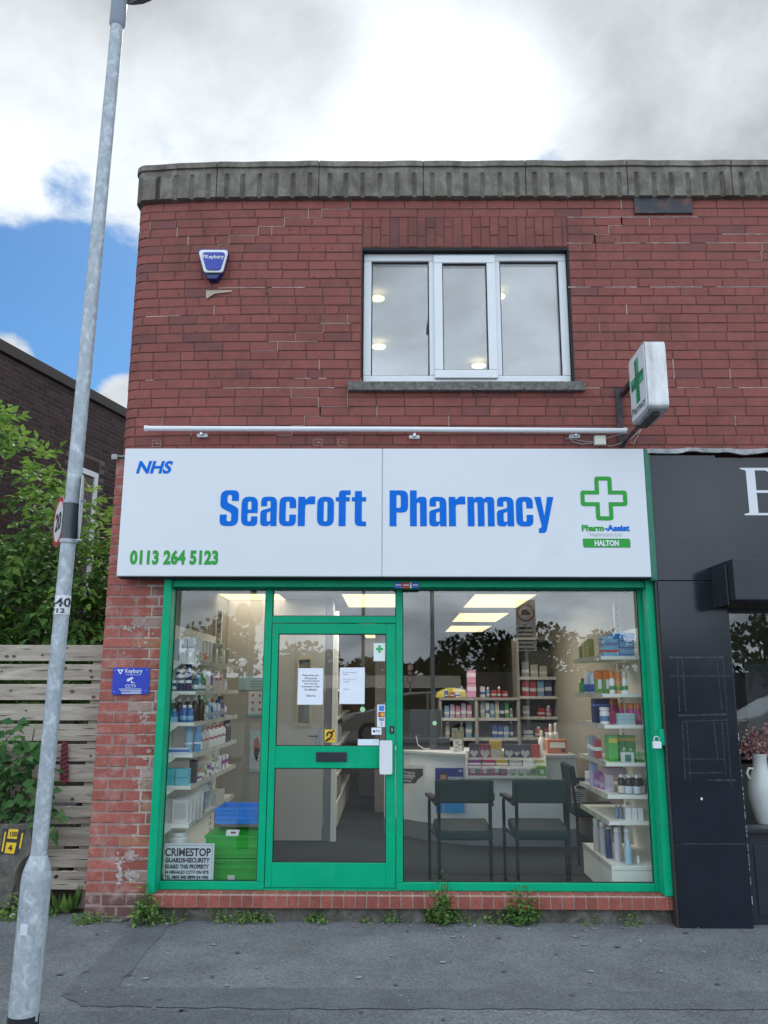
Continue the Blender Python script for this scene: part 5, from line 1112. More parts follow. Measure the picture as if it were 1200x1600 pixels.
for i, (px, w_, h_, c, nm) in enumerate(((741, 15, 22, DP, 'dark purple'), (758, 18, 22, (.3, .03, .06), 'dark red'), (775, 19, 27, (.72, .45, .03), 'bright yellow'), (796, 16, 22, (.05, .04, .07), 'charcoal'), (808, 10, 21, (.06, .05, .1), 'narrow indigo'), (821, 17, 22, (.06, .05, .07), 'broad charcoal'), (837, 14, 22, (.55, .03, .04), 'bright red'))):
    ww = w_*.0061; o = pbox(X(px, 1180, 2.3), 2.31, tz[2]+.0006, ww, .04, h_*.0062, c, nm+' box with a pale emblem on the upper row of the counter display', name='sweet_box')
    if i < 6:
        mb = MB(); x0, z0, s_ = X(px, 1180, 2.28), tz[2]+.05, ww*.36
        poly_face(mb, [(x0+s_*1.15*(math.sin(k*.2618))**3, z0+s_*.075*(13*math.cos(k*.2618)-5*math.cos(2*k*.2618)-2*math.cos(3*k*.2618)-math.cos(4*k*.2618))) for k in range(24)], 2.2885); build('emblem', mb, paint((.58, .56, .56)), o, recalc=False)
for i, (px, c, nm) in enumerate(((741, PU, 'violet'), (763, (.55, .08, .2), 'magenta'), (784, (.68, .48, .1), 'amber'), (805, (.55, .56, .55), 'grey'), (826, W_, 'white'), (844, (.62, .55, .25), 'straw'))): pbox(X(px, 1192, 2.27), 2.262, tz[1]+.0006, .115, .03, .066, c, nm+' carton on the middle row of the counter display', band=(W_, .35, .6), name='sweet_box')
for i in range(16):
    px = 733+i*6.2; white_ = i > 9; pbox(X(px, 1205, 2.2), 2.205, tz[0]+.0006, .034, .04, .062+random.uniform(0, .02), (.6, .62, .6) if white_ else [(.45, .2, .25), (.6, .6, .6), (.2, .2, .25)][i % 3], ('white and green packet standing in the bottom row of the counter display' if white_ else ['rose striped', 'pale striped', 'slate striped'][i % 3]+' packet standing in the bottom row of the counter display'), 'white packets' if white_ else ['rose packets', 'pale packets', 'slate packets'][i % 3], band=((.1, .4, .1) if white_ and i % 2 else (.3, .1, .15) if not white_ else (.5, .55, .5), .2, .5), name='packet', cat='packet', ang=random.uniform(-.25, .25))
pbox(X(846, 1205, 2.2), 2.195, tz[0]+.0006, .08, .03, .10, (.12, .42, .06), 'lime green carton at the right end of the counter display', panel_=(W_, .3, .75, .3, .7))
# till screen, papers, cables
t = thing('monitor', 'black computer screen and till standing at the left of the counter', 'monitor', (X(665, 1165, 2.9), 2.95, zt)); 
mb = MB(); mb.box(X(622, 1160, 2.9), X(703, 1160, 2.9), 2.9, 3.0, zt, zt+.115); build('till', mb, mat('till_black', (.02, .022, .026), .4), t, bevel=.006)
mb = MB(); mb.box(X(640, 1140, 3.0), X(690, 1140, 3.0), 3.02, 3.05, zt+.12, zt+.40); mb.box(X(660, 1140, 3.0), X(668, 1140, 3.0), 3.0, 3.02, zt+.116, zt+.25); build('screen', mb, MATS['till_black'], t, bevel=.006)
mb = MB(); mb.tube([(X(650, 1150, 2.88), 2.88, zt+.14), (X(653, 1165, 2.88), 2.87, zt+.05), (X(662, 1172, 2.86), 2.85, zt+.012), (X(672, 1170, 2.86), 2.84, zt+.01)], .006, 6); build('cable', mb, paint((.5, .5, .5)), t, smooth=True)
for px, py, w_, h_, yy, nm in ((715, 1162, 14, 20, 2.55, 'white card with black print propped on the counter beside the till'), (716, 1148, 17, 10, 2.75, 'small olive card standing behind the white printed card')):
    t = thing('card', nm, 'card', (X(px, py, yy), yy, zt)); x0 = X(px, py, yy); ww = w_*.0064; hh = h_*.0064; mb = MB(); mb.box(x0-ww/2, x0+ww/2, yy, yy+.004, zt, zt+(hh if py > 1155 else .20)); build('face', mb, paint((.72, .72, .7) if py > 1155 else (.2, .19, .12)), t)
    mb = MB()
    for q in range(7): a = random.uniform(-.35, .1)*ww; mb.box(x0+a, x0+a+ww*random.uniform(.1, .3), yy-.0012, yy-.0004, zt+hh*(.12+.11*q), zt+hh*(.17+.11*q))
    build('print', mb, M_INK if py > 1155 else paint((.5, .5, .4)), t)
t = thing('collection_box', 'orange charity collection box on the counter', 'box', (X(871, 1178, 2.5), 2.5, zt)); x0 = X(871, 1170, 2.45); mb = MB(); mb.prism([(x0-.10, zt), (x0+.10, zt), (x0+.095, zt+.13), (x0-.095, zt+.13)], lambda a, b, d_: (a, d_, b), 2.44, 2.56); build('case', mb, mat('orange', (.55, .13, .03), .4), t, bevel=.004)
mb = MB(); mb.box(x0-.075, x0+.075, 2.436, 2.4395, zt+.055, zt+.105); mb.box(x0+.035, x0+.075, 2.436, 2.4395, zt+.015, zt+.04, 1); build('window', mb, [M_SHELF, M_INK], t)
for i, (px, hh) in enumerate(((846, .21), (856, .19), (863, .27), (872, .28))): bottle(X(px, 1170, 2.65), 2.62+.04*i, zt, .035, hh, (.62, .62, .55), (.66, .66, .6), ['leftmost', 'second', 'third', 'tallest'][i]+' cream pump bottle behind the orange collection box', neck=.4, caph=.3)
# dispensary shelves behind the counter
def back_rack(px0, px1, pyt, pyb, y, tiers, label, nm):
    x0, x1 = X(px0, 1100, y), X(px1, 1100, y); zt_, zb_ = Z(px0, pyt, y), .3
    t = thing(nm, label, 'shelving', ((x0+x1)/2, y+.2, ZF)); mb = MB(); mb.box(x0, x1, y+.36, y+.38, ZF, zt_); build('back_panel', mb, mat('rack_grey_%d' % px0, (.13, .125, .12), .6), t)
    mb = MB(); mb.box(x0-.03, x0, y, y+.38, ZF, zt_); mb.box(x1, x1+.03, y, y+.38, ZF, zt_); mb.box(x0-.03, x1+.03, y-.01, y+.38, zt_+.0005, zt_+.03); build('frame', mb, mat('rack_trim_%d' % px0, (.22, .21, .19), .5), t)  # trim colour darkened in place of dimmer light at the back
    zs = []
    for p in tiers:
        zz = Z(px0, p, y); zs.append(zz); mb = MB(); mb.box(x0+.001, x1-.001, y, y+.358, zz-.02, zz); mb.box(x0+.001, x1-.001, y-.004, y-.0005, zz-.03, zz+.004); s_ = build('shelf', mb, paint((.36, .35, .32)), t); mb = MB(); x = x0+.03
        while x < x1-.08: mb.quad((x, y-.0052, zz-.024), (x+.04, y-.0052, zz-.024), (x+.04, y-.0052, zz), (x, y-.0052, zz)); x += random.uniform(.06, .14)
        build('price_tickets', mb, paint((.42, .42, .38)), s_)
    return x0, x1, zs, zt_+.03
a0, a1, zA, ztA = back_rack(747, 808, 1094, 1185, 4.0, (1122, 1153, 1185), 'grey middle shelving bay behind the counter with a pale top board', 'back_shelving')
c0, c1, zC, ztC = back_rack(813, 905, 1000, 1185, 4.15, (1058, 1088, 1120, 1152), 'tall grey shelving bay behind the counter at the right', 'back_shelving')
b0, b1, zB, ztB = back_rack(690, 742, 1094, 1185, 3.9, (1122, 1153, 1185), 'left shelving bay behind the counter near the till', 'back_shelving')
n_ = [0]
hues = [('white', W_), ('blue', BL), ('navy', NV), ('pale green', (.4, .55, .45)), ('red', RD), ('lilac', (.5, .4, .6)), ('light blue', LB), ('green', GR), ('pink', (.6, .25, .35)), ('cream', CR), ('orange', OR), ('grey', (.35, .36, .36))]
def fill(x0, x1, z, y, seq, where, hmin=.07, hmax=.16):
    n = len(seq); w = (x1-x0-.06)/n
    for i, hidx in enumerate(seq):
        if hidx is None: continue
        nm, c = hues[hidx]; c = tuple(v*.5 for v in c); same = [q for q in seq if q == hidx]  # hues halved: the dimness behind the counter is put into the colour
        lab = '%s carton on %s' % (nm, where)
        h = random.uniform(hmin, hmax); x = x0+.03+w*(i+.5)
        if (i*7+hidx) % 4 == 1: bottle(x, y+.1, z+.001, min(w*.36, .04), h*1.1, c, W_, '%s bottle on %s' % (nm, where), 'bottles on '+where if len(same) > 1 else None, lab=((.4, .4, .4), .2, .5))
        else: pbox(x, y+.12, z+.001, w*.82, .14, h, c, lab, 'cartons on '+where if len(same) > 1 else None, band=((.4, .4, .4) if hidx else (.02, .06, .25), .3, .5))
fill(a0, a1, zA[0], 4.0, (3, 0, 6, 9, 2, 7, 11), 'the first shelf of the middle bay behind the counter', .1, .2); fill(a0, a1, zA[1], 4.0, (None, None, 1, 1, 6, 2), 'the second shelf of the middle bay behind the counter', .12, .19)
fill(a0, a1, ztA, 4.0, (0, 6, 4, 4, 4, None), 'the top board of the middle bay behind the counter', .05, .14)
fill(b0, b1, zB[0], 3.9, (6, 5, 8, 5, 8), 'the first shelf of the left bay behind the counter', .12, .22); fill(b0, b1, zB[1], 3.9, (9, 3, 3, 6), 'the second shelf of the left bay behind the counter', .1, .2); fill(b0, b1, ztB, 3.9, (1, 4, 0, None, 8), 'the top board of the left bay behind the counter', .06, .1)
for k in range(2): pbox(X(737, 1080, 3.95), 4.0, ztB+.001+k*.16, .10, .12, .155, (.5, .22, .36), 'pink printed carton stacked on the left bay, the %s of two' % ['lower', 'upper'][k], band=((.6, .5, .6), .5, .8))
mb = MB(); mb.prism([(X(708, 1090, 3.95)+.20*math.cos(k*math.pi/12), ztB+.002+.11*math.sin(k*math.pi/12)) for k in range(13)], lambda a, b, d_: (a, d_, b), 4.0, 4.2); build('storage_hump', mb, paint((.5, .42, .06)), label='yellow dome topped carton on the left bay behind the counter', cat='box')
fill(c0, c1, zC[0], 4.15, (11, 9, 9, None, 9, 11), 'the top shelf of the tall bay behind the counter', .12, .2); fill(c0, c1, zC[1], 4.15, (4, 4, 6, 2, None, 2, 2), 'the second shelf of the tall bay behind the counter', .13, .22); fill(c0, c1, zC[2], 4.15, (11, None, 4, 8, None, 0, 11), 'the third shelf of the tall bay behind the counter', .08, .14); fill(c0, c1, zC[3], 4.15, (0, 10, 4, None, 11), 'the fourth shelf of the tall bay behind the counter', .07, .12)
# dark shelving seen down the corridor behind the door
x0 = X(528, 1180, 4.2); rack('shelving_rack', 'dim shelving rack along the corridor behind the glazed door', x0+.05, x0-.21, [1.5, 1.2, .9, .6, .3], 3.4, 6.4)
for i, zz in enumerate((1.5, 1.2, .9, .6, .3)):
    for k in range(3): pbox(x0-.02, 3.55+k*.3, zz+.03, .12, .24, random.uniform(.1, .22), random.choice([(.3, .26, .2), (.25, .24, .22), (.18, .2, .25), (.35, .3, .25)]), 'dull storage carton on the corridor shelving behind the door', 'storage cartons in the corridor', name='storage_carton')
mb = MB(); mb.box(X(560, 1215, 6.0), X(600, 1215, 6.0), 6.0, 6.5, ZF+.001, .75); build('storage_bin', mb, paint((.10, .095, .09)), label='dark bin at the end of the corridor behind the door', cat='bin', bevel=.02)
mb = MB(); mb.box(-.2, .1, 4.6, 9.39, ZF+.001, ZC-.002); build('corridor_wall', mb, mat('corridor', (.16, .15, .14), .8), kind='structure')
# wall posters beside the left rack
def poster(px0, px1, py0, py1, y, cols, label, nm='poster'):
    x0, x1, z0, z1 = X(px0, py1, y), X(px1, py1, y), Z(px0, py1, y), Z(px0, py0, y); t = thing(nm, label, 'poster', ((x0+x1)/2, y, z0)); mb = MB(); mb.box(x0, x1, y, y+.003, z0, z1); build('sheet', mb, paint(cols[0]), t); return t, x0, x1, z0, z1
py2 = PY-.006
t, x0, x1, z0, z1 = poster(372, 413, 1056, 1078, py2, [(.40, .55, .58)], 'pale blue wall notice above the poster with red hearts'); mb = MB(); [mb.box(x0+.12, x1-.03, py2-.0012, py2-.0003, z1-(z1-z0)*q-.008, z1-(z1-z0)*q) for q in (.35, .55, .75)]; build('print', mb, paint((.15, .3, .35)), t)
t, x0, x1, z0, z1 = poster(387, 412, 1080, 1119, py2, [(.66, .70, .70)], 'white wall poster with small red heart pictures behind the left window'); mb = MB()
for r_ in range(3):
    for c_ in range(2): a = x0+(x1-x0)*(.28+.45*c_); b = z1-(z1-z0)*(.18+.28*r_); mb.add([(a, py2-.001, b-.018), (a+.016, py2-.001, b+.008), (a+.007, py2-.001, b+.016), (a, py2-.001, b+.009), (a-.007, py2-.001, b+.016), (a-.016, py2-.001, b+.008)], [(0, 1, 2, 3, 4, 5)])
mb.box(x0, x1, py2-.0012, py2-.0003, z0, z0+.02, 1); build('print', mb, [paint((.5, .06, .05)), paint((.2, .45, .5))], t)
t, x0, x1, z0, z1 = poster(389, 411, 1141, 1206, py2, [(.42, .58, .62)], 'pale blue wall poster showing a figure in an orange headscarf'); mb = MB(); ex = lambda p, q: (X(p, q, py2-.001), py2-.0012, Z(p, q, py2-.001))
mb.add([ex(390, 1200), ex(408, 1204), ex(407, 1178), ex(404, 1168), ex(394, 1170), ex(391, 1180)], [(0, 1, 2, 3, 4, 5)], 0); mb.add([ex(396, 1178), ex(401, 1190), ex(406, 1172), ex(405, 1156), ex(401, 1151), ex(396.5, 1156)], [(0, 1, 2, 3, 4, 5)], 1); mb.add([(a, b-.0006, c) for a, b, c in (ex(399, 1162), ex(401.5, 1164), ex(404, 1161), ex(403.5, 1155), ex(399.5, 1155))], [(0, 1, 2, 3, 4)], 2); build('print', mb, [paint((.6, .66, .68)), paint((.55, .10, .05)), paint((.25, .12, .08))], t)
# posters on the counter front
cpy = 2.33
def onface(px, py, y): return X(px, py, y), Z(px, py, y)
t = thing('advice_poster', 'white edged poster with dark speech bubble on the counter front', 'poster', (X(648, 1215, 2.6), 2.6, Z(648, 1231, 2.6)))
def cq(px, py, o=0.0):
    y = 2.78-(px-632)*.0075-o; d = ray(px, py); k = (y+D)/d.y; return (d.x*k, y, H+d.z*k)
mb = MB(); mb.quad(cq(628, 1231), cq(663, 1230), cq(664, 1196), cq(628, 1195)); build('sheet', mb, paint((.68, .70, .70)), t)
mb = MB(); mb.add([cq(628, 1224, .002), cq(649, 1224, .002), cq(653, 1218, .002), cq(661, 1212, .002), cq(661, 1201, .002), cq(628, 1201, .002)], [(0, 1, 2, 3, 4, 5)]); build('bubble', mb, paint((.05, .055, .06)), t, recalc=False)
mb = MB()
for i, s_ in enumerate(('We should only', 'use antibiotics', 'when we really', 'need them')):
    p, q = cq(629.5, 1208.5+i*4.1, .004), cq(629.5+[19, 19, 16, 13][i], 1205.8+i*4.1, .004); fit_text(mb, s_, 0, 1, 0, 1, 0, bold=.03, plane=lambda u_, v_, p=p, q=q: (p[0]+(q[0]-p[0])*u_, p[1]+(q[1]-p[1])*u_-.001, p[2]+(q[2]-p[2])*v_))
build('lettering', mb, paint((.66, .68, .7)), t, recalc=False)
t = thing('health_poster', 'blue health poster on the counter front behind a waiting chair', 'poster', (X(703, 1235, 2.45), 2.45, Z(703, 1270, 2.45)))
yq = 2.40
def cp2(px, py, o=0.0): y = 2.50-(px-680)*.0030-o; d = ray(px, py); k = (y+D)/d.y; return (d.x*k, y, H+d.z*k)
mb = MB(); mb.add([cp2(680, 1230, .008), cp2(724, 1230, .008), cp2(724, 1200, .008), cp2(680, 1200, .008)], [(0, 1, 2, 3)], 0); mb.add([cp2(681, 1270, .008), cp2(726, 1270.5, .008), cp2(724, 1230, .008), cp2(680, 1230, .008)], [(0, 1, 2, 3)], 1); build('sheet', mb, [paint((.01, .035, .26)), paint((.015, .30, .72))], t, recalc=False)
mb = MB(); fit_text(mb, 'COUGH?', 0, 1, 0, 1, 0, bold=.06, plane=lambda u_, v_: tuple(Vector(cp2(700+23*u_, 1219-5.5*v_, .011))))
fit_text(mb, 'NHS', 0, 1, 0, 1, 0, bold=.06, plane=lambda u_, v_: tuple(Vector(cp2(717+5.5*u_, 1206-3*v_, .011))))
for i in range(4): mb.add([cp2(692, 1266-i*4, .011), cp2(694, 1266-i*4, .011), cp2(694, 1264-i*4, .011), cp2(692, 1264-i*4, .011)], [(0, 1, 2, 3)])
build('lettering', mb, M_WHITE, t, recalc=False)
mb = MB(); mb.add([cp2(688, 1218, .011), cp2(692, 1221, .011), cp2(697, 1219, .011), cp2(698, 1211, .011), cp2(688, 1210, .011)], [(0, 1, 2, 3, 4)], 0); mb.add([cp2(687, 1210.5, .012), cp2(699, 1210.5, .012), cp2(696, 1206, .012), cp2(690, 1205.5, .012)], [(0, 1, 2, 3)], 1); build('figure', mb, [paint((.6, .25, .16)), paint((.07, .05, .05))], t, recalc=False)

# waiting chairs: tubular frame, padded back towards the window
M_VINYL = mat('green_vinyl', (.005, .024, .023), .6, var=.15, vscale=12, spec=.10); M_FRAME = mat('black_tube', (.006, .008, .010), .5, spec=.12)
def chair(name, label, cx, cy, rot, W=.44, dz=0.0):
    t = thing(name, label, 'chair', (0, 0, 0), 'waiting chairs')
    hw = W/2
    for s_ in (-1, 1):
        mb = MB(); mb.tube([(s_*hw*.84, 0, 0), (s_*hw*.84, .0, .42), (s_*hw*.84, -.04, .80)], .0125, 10); build('back_leg', mb, M_FRAME, t, smooth=True)
        mb = MB(); mb.tube([(s_*hw*1.07, .42, 0), (s_*hw*1.07, .42, .60), (s_*hw*1.06, .40, .635), (s_*hw*1.04, .36, .645), (s_*hw*.93, .0, .64)], .0125, 10); build('front_leg', mb, M_FRAME, t, smooth=True)
        mb = MB(); mb.obox((s_*hw*1.02, .24, .665), (s_*.028, 0, 0), (s_*.02, .15, 0), (0, 0, .013)); build('arm_pad', mb, M_FRAME, t, bevel=.009)
        mb = MB(); mb.tube([(s_*hw*.84, .0, .40), (s_*hw*1.07, .42, .41)], .011, 8); build('side_rail', mb, M_FRAME, t, smooth=True)
    mb = MB(); mb.obox((0, .22, .435), (hw*.93, 0, 0), (0, .235, .012), (0, -.002, .035)); build('seat', mb, M_VINYL, t, bevel=.022, seg=3)
    mb = MB(); mb.obox((0, -.02, .735), (hw*.97, 0, 0), (0, .022, .003), (0, -.012, .085)); b_ = build('backrest', mb, M_VINYL, t, bevel=.018, seg=3)
    mb = MB(); mb.tube([(-hw*.84, .0, .40), (hw*.84, 0, .40)], .011, 8); build('cross_rail', mb, M_FRAME, t)
    t.location = (cx, cy, ZF+dz); t.rotation_euler = (0, 0, rot); return t
k_ = (X(766, 1300, .42)-X(686, 1300, .42))/.84
chair('waiting_chair', 'dark green padded waiting chair in front of the blue health poster', (X(686, 1300, .42)+X(766, 1300, .42))/2, .42, .0, k_)
chair('waiting_chair', 'dark green padded waiting chair in the middle of the three behind the big window', (X(809, 1300, .42)+X(888, 1300, .42))/2, .44, -.03, k_)
chair('waiting_chair', 'dark green waiting chair turned sideways, half hidden behind the right shelving', X(897, 1290, 1.7), 1.75, -1.57, .45)
t = thing('leaflet', 'grey printed leaflet on the counter front above the sideways chair', 'leaflet', (X(898, 1240, 2.35), 2.33, Z(898, 1252, 2.33))); mb = MB(); mb.box(X(891, 1240, 2.33), X(916, 1240, 2.33), 2.325, 2.328, Z(898, 1253, 2.33), Z(898, 1235, 2.33)); build('sheet', mb, paint((.5, .5, .5)), t); mb = MB(); [mb.box(X(893, 1240, 2.33), X(893+random.uniform(12, 21), 1240, 2.33), 2.3235, 2.3245, Z(898, q+1, 2.33), Z(898, q, 2.33)) for q in range(1238, 1251, 3)]; build('print', mb, M_INK, t)

# ------------------------------------------------ papers and stickers on the door glass
dy = .0695
def sheet(name, label, px0, px1, py0, py1, col, y=dy, skew=1.5, cat='notice'):
    P = [(X(px0-skew, py1, y), y, Z(px0, py1, y)), (X(px1-skew*.5, py1, y), y, Z(px1, py1, y)), (X(px1, py0, y), y, Z(px1, py0, y)), (X(px0, py0, y), y, Z(px0, py0, y))]
    t = thing(name, label, cat, (X((px0+px1)/2, py1, y), y, Z(px0, py1, y))); mb = MB(); mb.add(P+[(a, b+.0012, c) for a, b, c in P], [(0, 1, 2, 3), (7, 6, 5, 4), (0, 4, 5, 1), (1, 5, 6, 2), (2, 6, 7, 3), (3, 7, 4, 0)]); build('sheet', mb, paint(col, .55), t); return t
def tx(mb, s_, px0, px1, pyb, pyt, y=dy-.0008, bold=.0, mi=0): fit_text(mb, s_, X(px0, pyb, y), X(px1, pyb, y), Z(px0, pyb, y), Z(px0, pyt, y), y, mi, bold)
PAPER = (.74, .78, .86)
t = sheet('door_notice', 'white paper notice on the left of the door glass with bold centred text', 466, 505, 1044, 1101, PAPER); mb = MB()
for i, (s_, w_) in enumerate((('Please ensure your', 26), ('GP has sent the', 19), ('pharmacy to get on', 27), ('your order and', 21), ('prescription is ready', 28), ('for collection', 19))): tx(mb, s_, 485.5-w_/2, 485.5+w_/2, 1057+i*4.4, 1053.6+i*4.4, bold=.015)
tx(mb, 'Thank You', 478, 493, 1088.5, 1085.4, bold=.015); build('lettering', mb, M_INK, t, recalc=False)
t = sheet('door_notice', 'white paper notice on the right of the door glass with small sparse text', 531, 570, 1043, 1100, PAPER, skew=.8); mb = MB()
for s_, a, b, q in (('Parent pregnancy', 536, 558, 1052), ('number', 536, 544, 1055), ('Please ask for your', 536, 556, 1062.5), ('number', 536, 546, 1066), ('Thank you', 536, 546, 1078)): tx(mb, s_, a, b, q, q-2.4)
build('lettering', mb, paint((.25, .12, .2)), t, recalc=False)
t = sheet('green_cross_card', 'small white card with a green cross in the top corner of the door glass', 584, 602, 1005, 1033, (.72, .80, .80), skew=.3); mb = MB(); poly_face(mb, cross(X(587.5, 1014, dy), X(598.5, 1014, dy), Z(593, 1020, dy), Z(593, 1008, dy), .009, .009, .0), dy-.001); build('cross', mb, paint((.04, .42, .12)), t, recalc=False)
t = sheet('payment_sticker', 'strip of card payment stickers on the door glass', 589.5, 602, 1101, 1136, PAPER, skew=.3)
mb = MB()
def pq(mb, a, b, c, d_, mi, o=.0012): mb.quad((X(a, d_, dy), dy-o, Z(a, d_, dy)), (X(b, d_, dy), dy-o, Z(b, d_, dy)), (X(b, c, dy), dy-o, Z(b, c, dy)), (X(a, c, dy), dy-o, Z(a, c, dy)), mi)
pq(mb, 592, 600, 1102.5, 1111, 0); disc = lambda px, py, r_: [(X(px, py, dy)+r_*math.cos(k*.5236), Z(px, py, dy)+r_*math.sin(k*.5236)) for k in range(12)]
pq(mb, 591, 601, 1112.5, 1120.5, 1); poly_face(mb, disc(594.3, 1116.5, .0145), dy-.0016, 2); poly_face(mb, disc(597.8, 1116.5, .0145), dy-.002, 3)
tx(mb, 'VISA', 591.5, 600.5, 1126.5, 1122, y=dy-.0016, bold=.03, mi=4); poly_face(mb, [[(X(594.5, 1134, dy), Z(595, 1134, dy)), (X(597.5, 1134, dy), Z(595, 1134, dy)), (X(597.5, 1128, dy), Z(595, 1128, dy)), (X(594.5, 1128, dy), Z(595, 1128, dy))]], dy-.0016, 5)
build('print', mb, [paint((.03, .22, .6)), paint((.03, .03, .05)), paint((.6, .05, .02)), paint((.75, .4, .03)), paint((.03, .05, .3)), paint((.5, .52, .55))], t, recalc=False)
t = sheet('pay_sticker', 'white sticker with a black round mark below the payment strip', 580.5, 596, 1137, 1148, PAPER, skew=0); mb = MB(); poly_face(mb, disc(584.5, 1142.5, .0085), dy-.0012); tx(mb, 'Pay', 588, 594, 1145, 1140, y=dy-.0012); build('print', mb, M_INK, t, recalc=False)
t = sheet('hours_strip', 'white strip label along the bottom of the upper door glass', 559, 592, 1155, 1166, (.68, .76, .86), skew=0); mb = MB(); tx(mb, 'PUSH', 584, 590, 1159, 1156.5); build('print', mb, paint((.4, .45, .5)), t, recalc=False)
t = sheet('hearing_loop_sign', 'yellow hearing loop sticker on the door glass', 507.5, 523.5, 1140, 1160, (.78, .48, .02), skew=.3); mb = MB(); K = lambda p, q: (X(p, q, dy), dy-.002, Z(p, q, dy))
mb.tube([K(511, 1150), K(511.5, 1146), K(514, 1143.5), K(517, 1144), K(519, 1147), K(518, 1150.5), K(515.5, 1153), K(515, 1156)], .006, 6); mb.tube([K(509, 1158.5), K(514, 1153.5)], .007, 6); mb.tube([K(516.5, 1146.5), K(522, 1141)], .006, 6); tx(mb, 'T', 518.5, 521.5, 1158, 1154, bold=.03); build('ear_symbol', mb, M_INK, t, recalc=False)
mb = MB(); poly_face(mb, disc(566.5, 1108.5, .019), dy-.0005); build('round_sticker', mb, paint((.35, .66, .32)), label='small round pale green sticker on the door glass', cat='sticker', recalc=False)
yb = .0825
mb = MB(); poly_face(mb, [(X(679, 1130, yb)+.016*math.cos(k*.5236), Z(679, 1130, yb)+.016*math.sin(k*.5236)) for k in range(12)], yb); build('round_sticker', mb, paint((.35, .66, .32)), label='small round pale green sticker on the big right window pane', cat='sticker', recalc=False)

# ================================================================== LEFT SIDE: yard fence, trees, neighbouring building
def leaf(mb, p, d_, n_, L_, W_2, c):
    d_ = d_.normalized(); s_ = d_.cross(n_)
    if s_.length < 1e-4: s_ = d_.orthogonal()
    s_.normalize(); u_ = s_.cross(d_)
    b = p; t = p+d_*L_+u_*(-.12*L_); m1 = p+d_*L_*.42+s_*W_2+u_*.10*L_; m2 = p+d_*L_*.42-s_*W_2+u_*.10*L_; q = p+d_*L_*.5
    o = len(mb.v); mb.v += [tuple(b), tuple(m1), tuple(t), tuple(m2), tuple(q)]
    for f in ((0, 1, 4), (1, 2, 4), (0, 4, 3), (4, 2, 3)): mb.f.append(tuple(o+i for i in f)); mb.m.append(0); mb.c.append((c, c, c))
def rv(s=1.0): return Vector((random.gauss(0, s), random.gauss(0, s), random.gauss(0, s)))
def compound(mb, p, d_, L_, nl, ll, lw, c):
    d_ = d_.normalized(); side = d_.cross(Vector((0, 0, 1)));
    if side.length < .1: side = Vector((1, 0, 0))
    side.normalize(); up = side.cross(d_)
    for k in range(nl):
        f = .25+.75*(k//2)/max(1, (nl-1)/2); q = p+d_*L_*f-Vector((0, 0, 1))*L_*.25*f*f
        if k == nl-1: dd = d_
        else: dd = d_*.55+side*(1 if k % 2 else -1)*.9
        dd = dd+Vector((0, 0, -.25))+rv(.12)
        leaf(mb, q, dd, up+rv(.25), ll*random.uniform(.75, 1.15), lw*random.uniform(.8, 1.15), min(1, max(0, c+random.gauss(0, .08))))
t = thing('bush', 'big leafy elder bush rising behind the grey slat fence', 'bush', (-2.9, 1.6, 0))
mb = MB(); prof = [(-260, 600), (-60, 610), (0, 640), (25, 645), (45, 690), (70, 705), (95, 735), (125, 745), (150, 765), (172, 800), (215, 830)]
def prof_y(px): return float(np.interp(px, [a for a, b in prof], [b for a, b in prof]))
n_leaf = 0
while n_leaf < 3000:
    px = random.uniform(-260, 200); py = random.uniform(600, 1100); y = random.uniform(.75, 2.7)
    top = prof_y(px)+(y-1)*6
    if py < top+random.uniform(0, 14): continue
    if -60 < px < 42 and 715 < py < 835 and random.random() < .88: continue
    if py < 840 and random.random() < .35+.25*math.sin(px*.12+py*.09): continue
    dd = ray(px, py); k = (y+D)/dd.y; p = Vector((dd.x*k, y, H+dd.z*k))
    if p.x > -2.22 and y < 9: continue
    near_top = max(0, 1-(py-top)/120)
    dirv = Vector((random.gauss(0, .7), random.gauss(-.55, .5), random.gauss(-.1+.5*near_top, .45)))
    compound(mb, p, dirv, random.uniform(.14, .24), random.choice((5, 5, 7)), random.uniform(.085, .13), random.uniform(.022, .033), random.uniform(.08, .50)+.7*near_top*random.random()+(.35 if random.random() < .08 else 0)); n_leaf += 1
build('crown', mb, M_LEAF, t, recalc=False)
mb = MB()
for k in range(9):
    x0 = -3.4+random.uniform(-.5, 1.0); p = [(x0*.5-1.5, 1.5, 0), (x0+random.uniform(-.1, .1), 1.4+random.uniform(-.3, .4), 1.1), (x0+random.uniform(-.4, .3), 1.2+random.uniform(-.3, .6), 2.0), (x0+random.uniform(-.6, .5), 1.1+random.uniform(-.2, .5), random.uniform(2.6, 3.3))]
    mb.tube(p, [.04, .03, .02, .008], 7)
build('trunk', mb, M_BARK, t, smooth=True)
# fence
fy = .25
t = thing('slat_fence', 'weathered grey horizontal wooden slat fence beside the brick pier', 'fence', (-3.2, fy, 0))
mb = MB(); sl_ = [(1008, 1033), (1038, 1063), (1069, 1094), (1100, 1126), (1131.5, 1158), (1163, 1190), (1195, 1222), (1228, 1254), (1260, 1288), (1293, 1322), (1327.5, 1356), (1361, 1390)]
for i, (a, b) in enumerate(sl_):
    z1, z0 = Z(110, a, fy), Z(110, b, fy); tl_ = random.uniform(-.006, .006); ye = random.uniform(0, .004)
    xl, xr = -4.6, -2.098
    o = len(mb.v); mb.box(xl, xr, fy-ye, fy+.022, z0, z1)
    for k in range(o, o+8):
        x_, y_, z_ = mb.v[k]; mb.v[k] = (x_, y_, z_+tl_*(x_+2.6))
build('slat_panel', mb, M_WOOD, t, bevel=.004)
for x_ in (-2.2, -3.25, -4.3): mb = MB(); mb.box(x_-.045, x_+.045, fy+.024, fy+.11, 0, 1.83); build('post', mb, M_WOOD, t)
mb = MB()
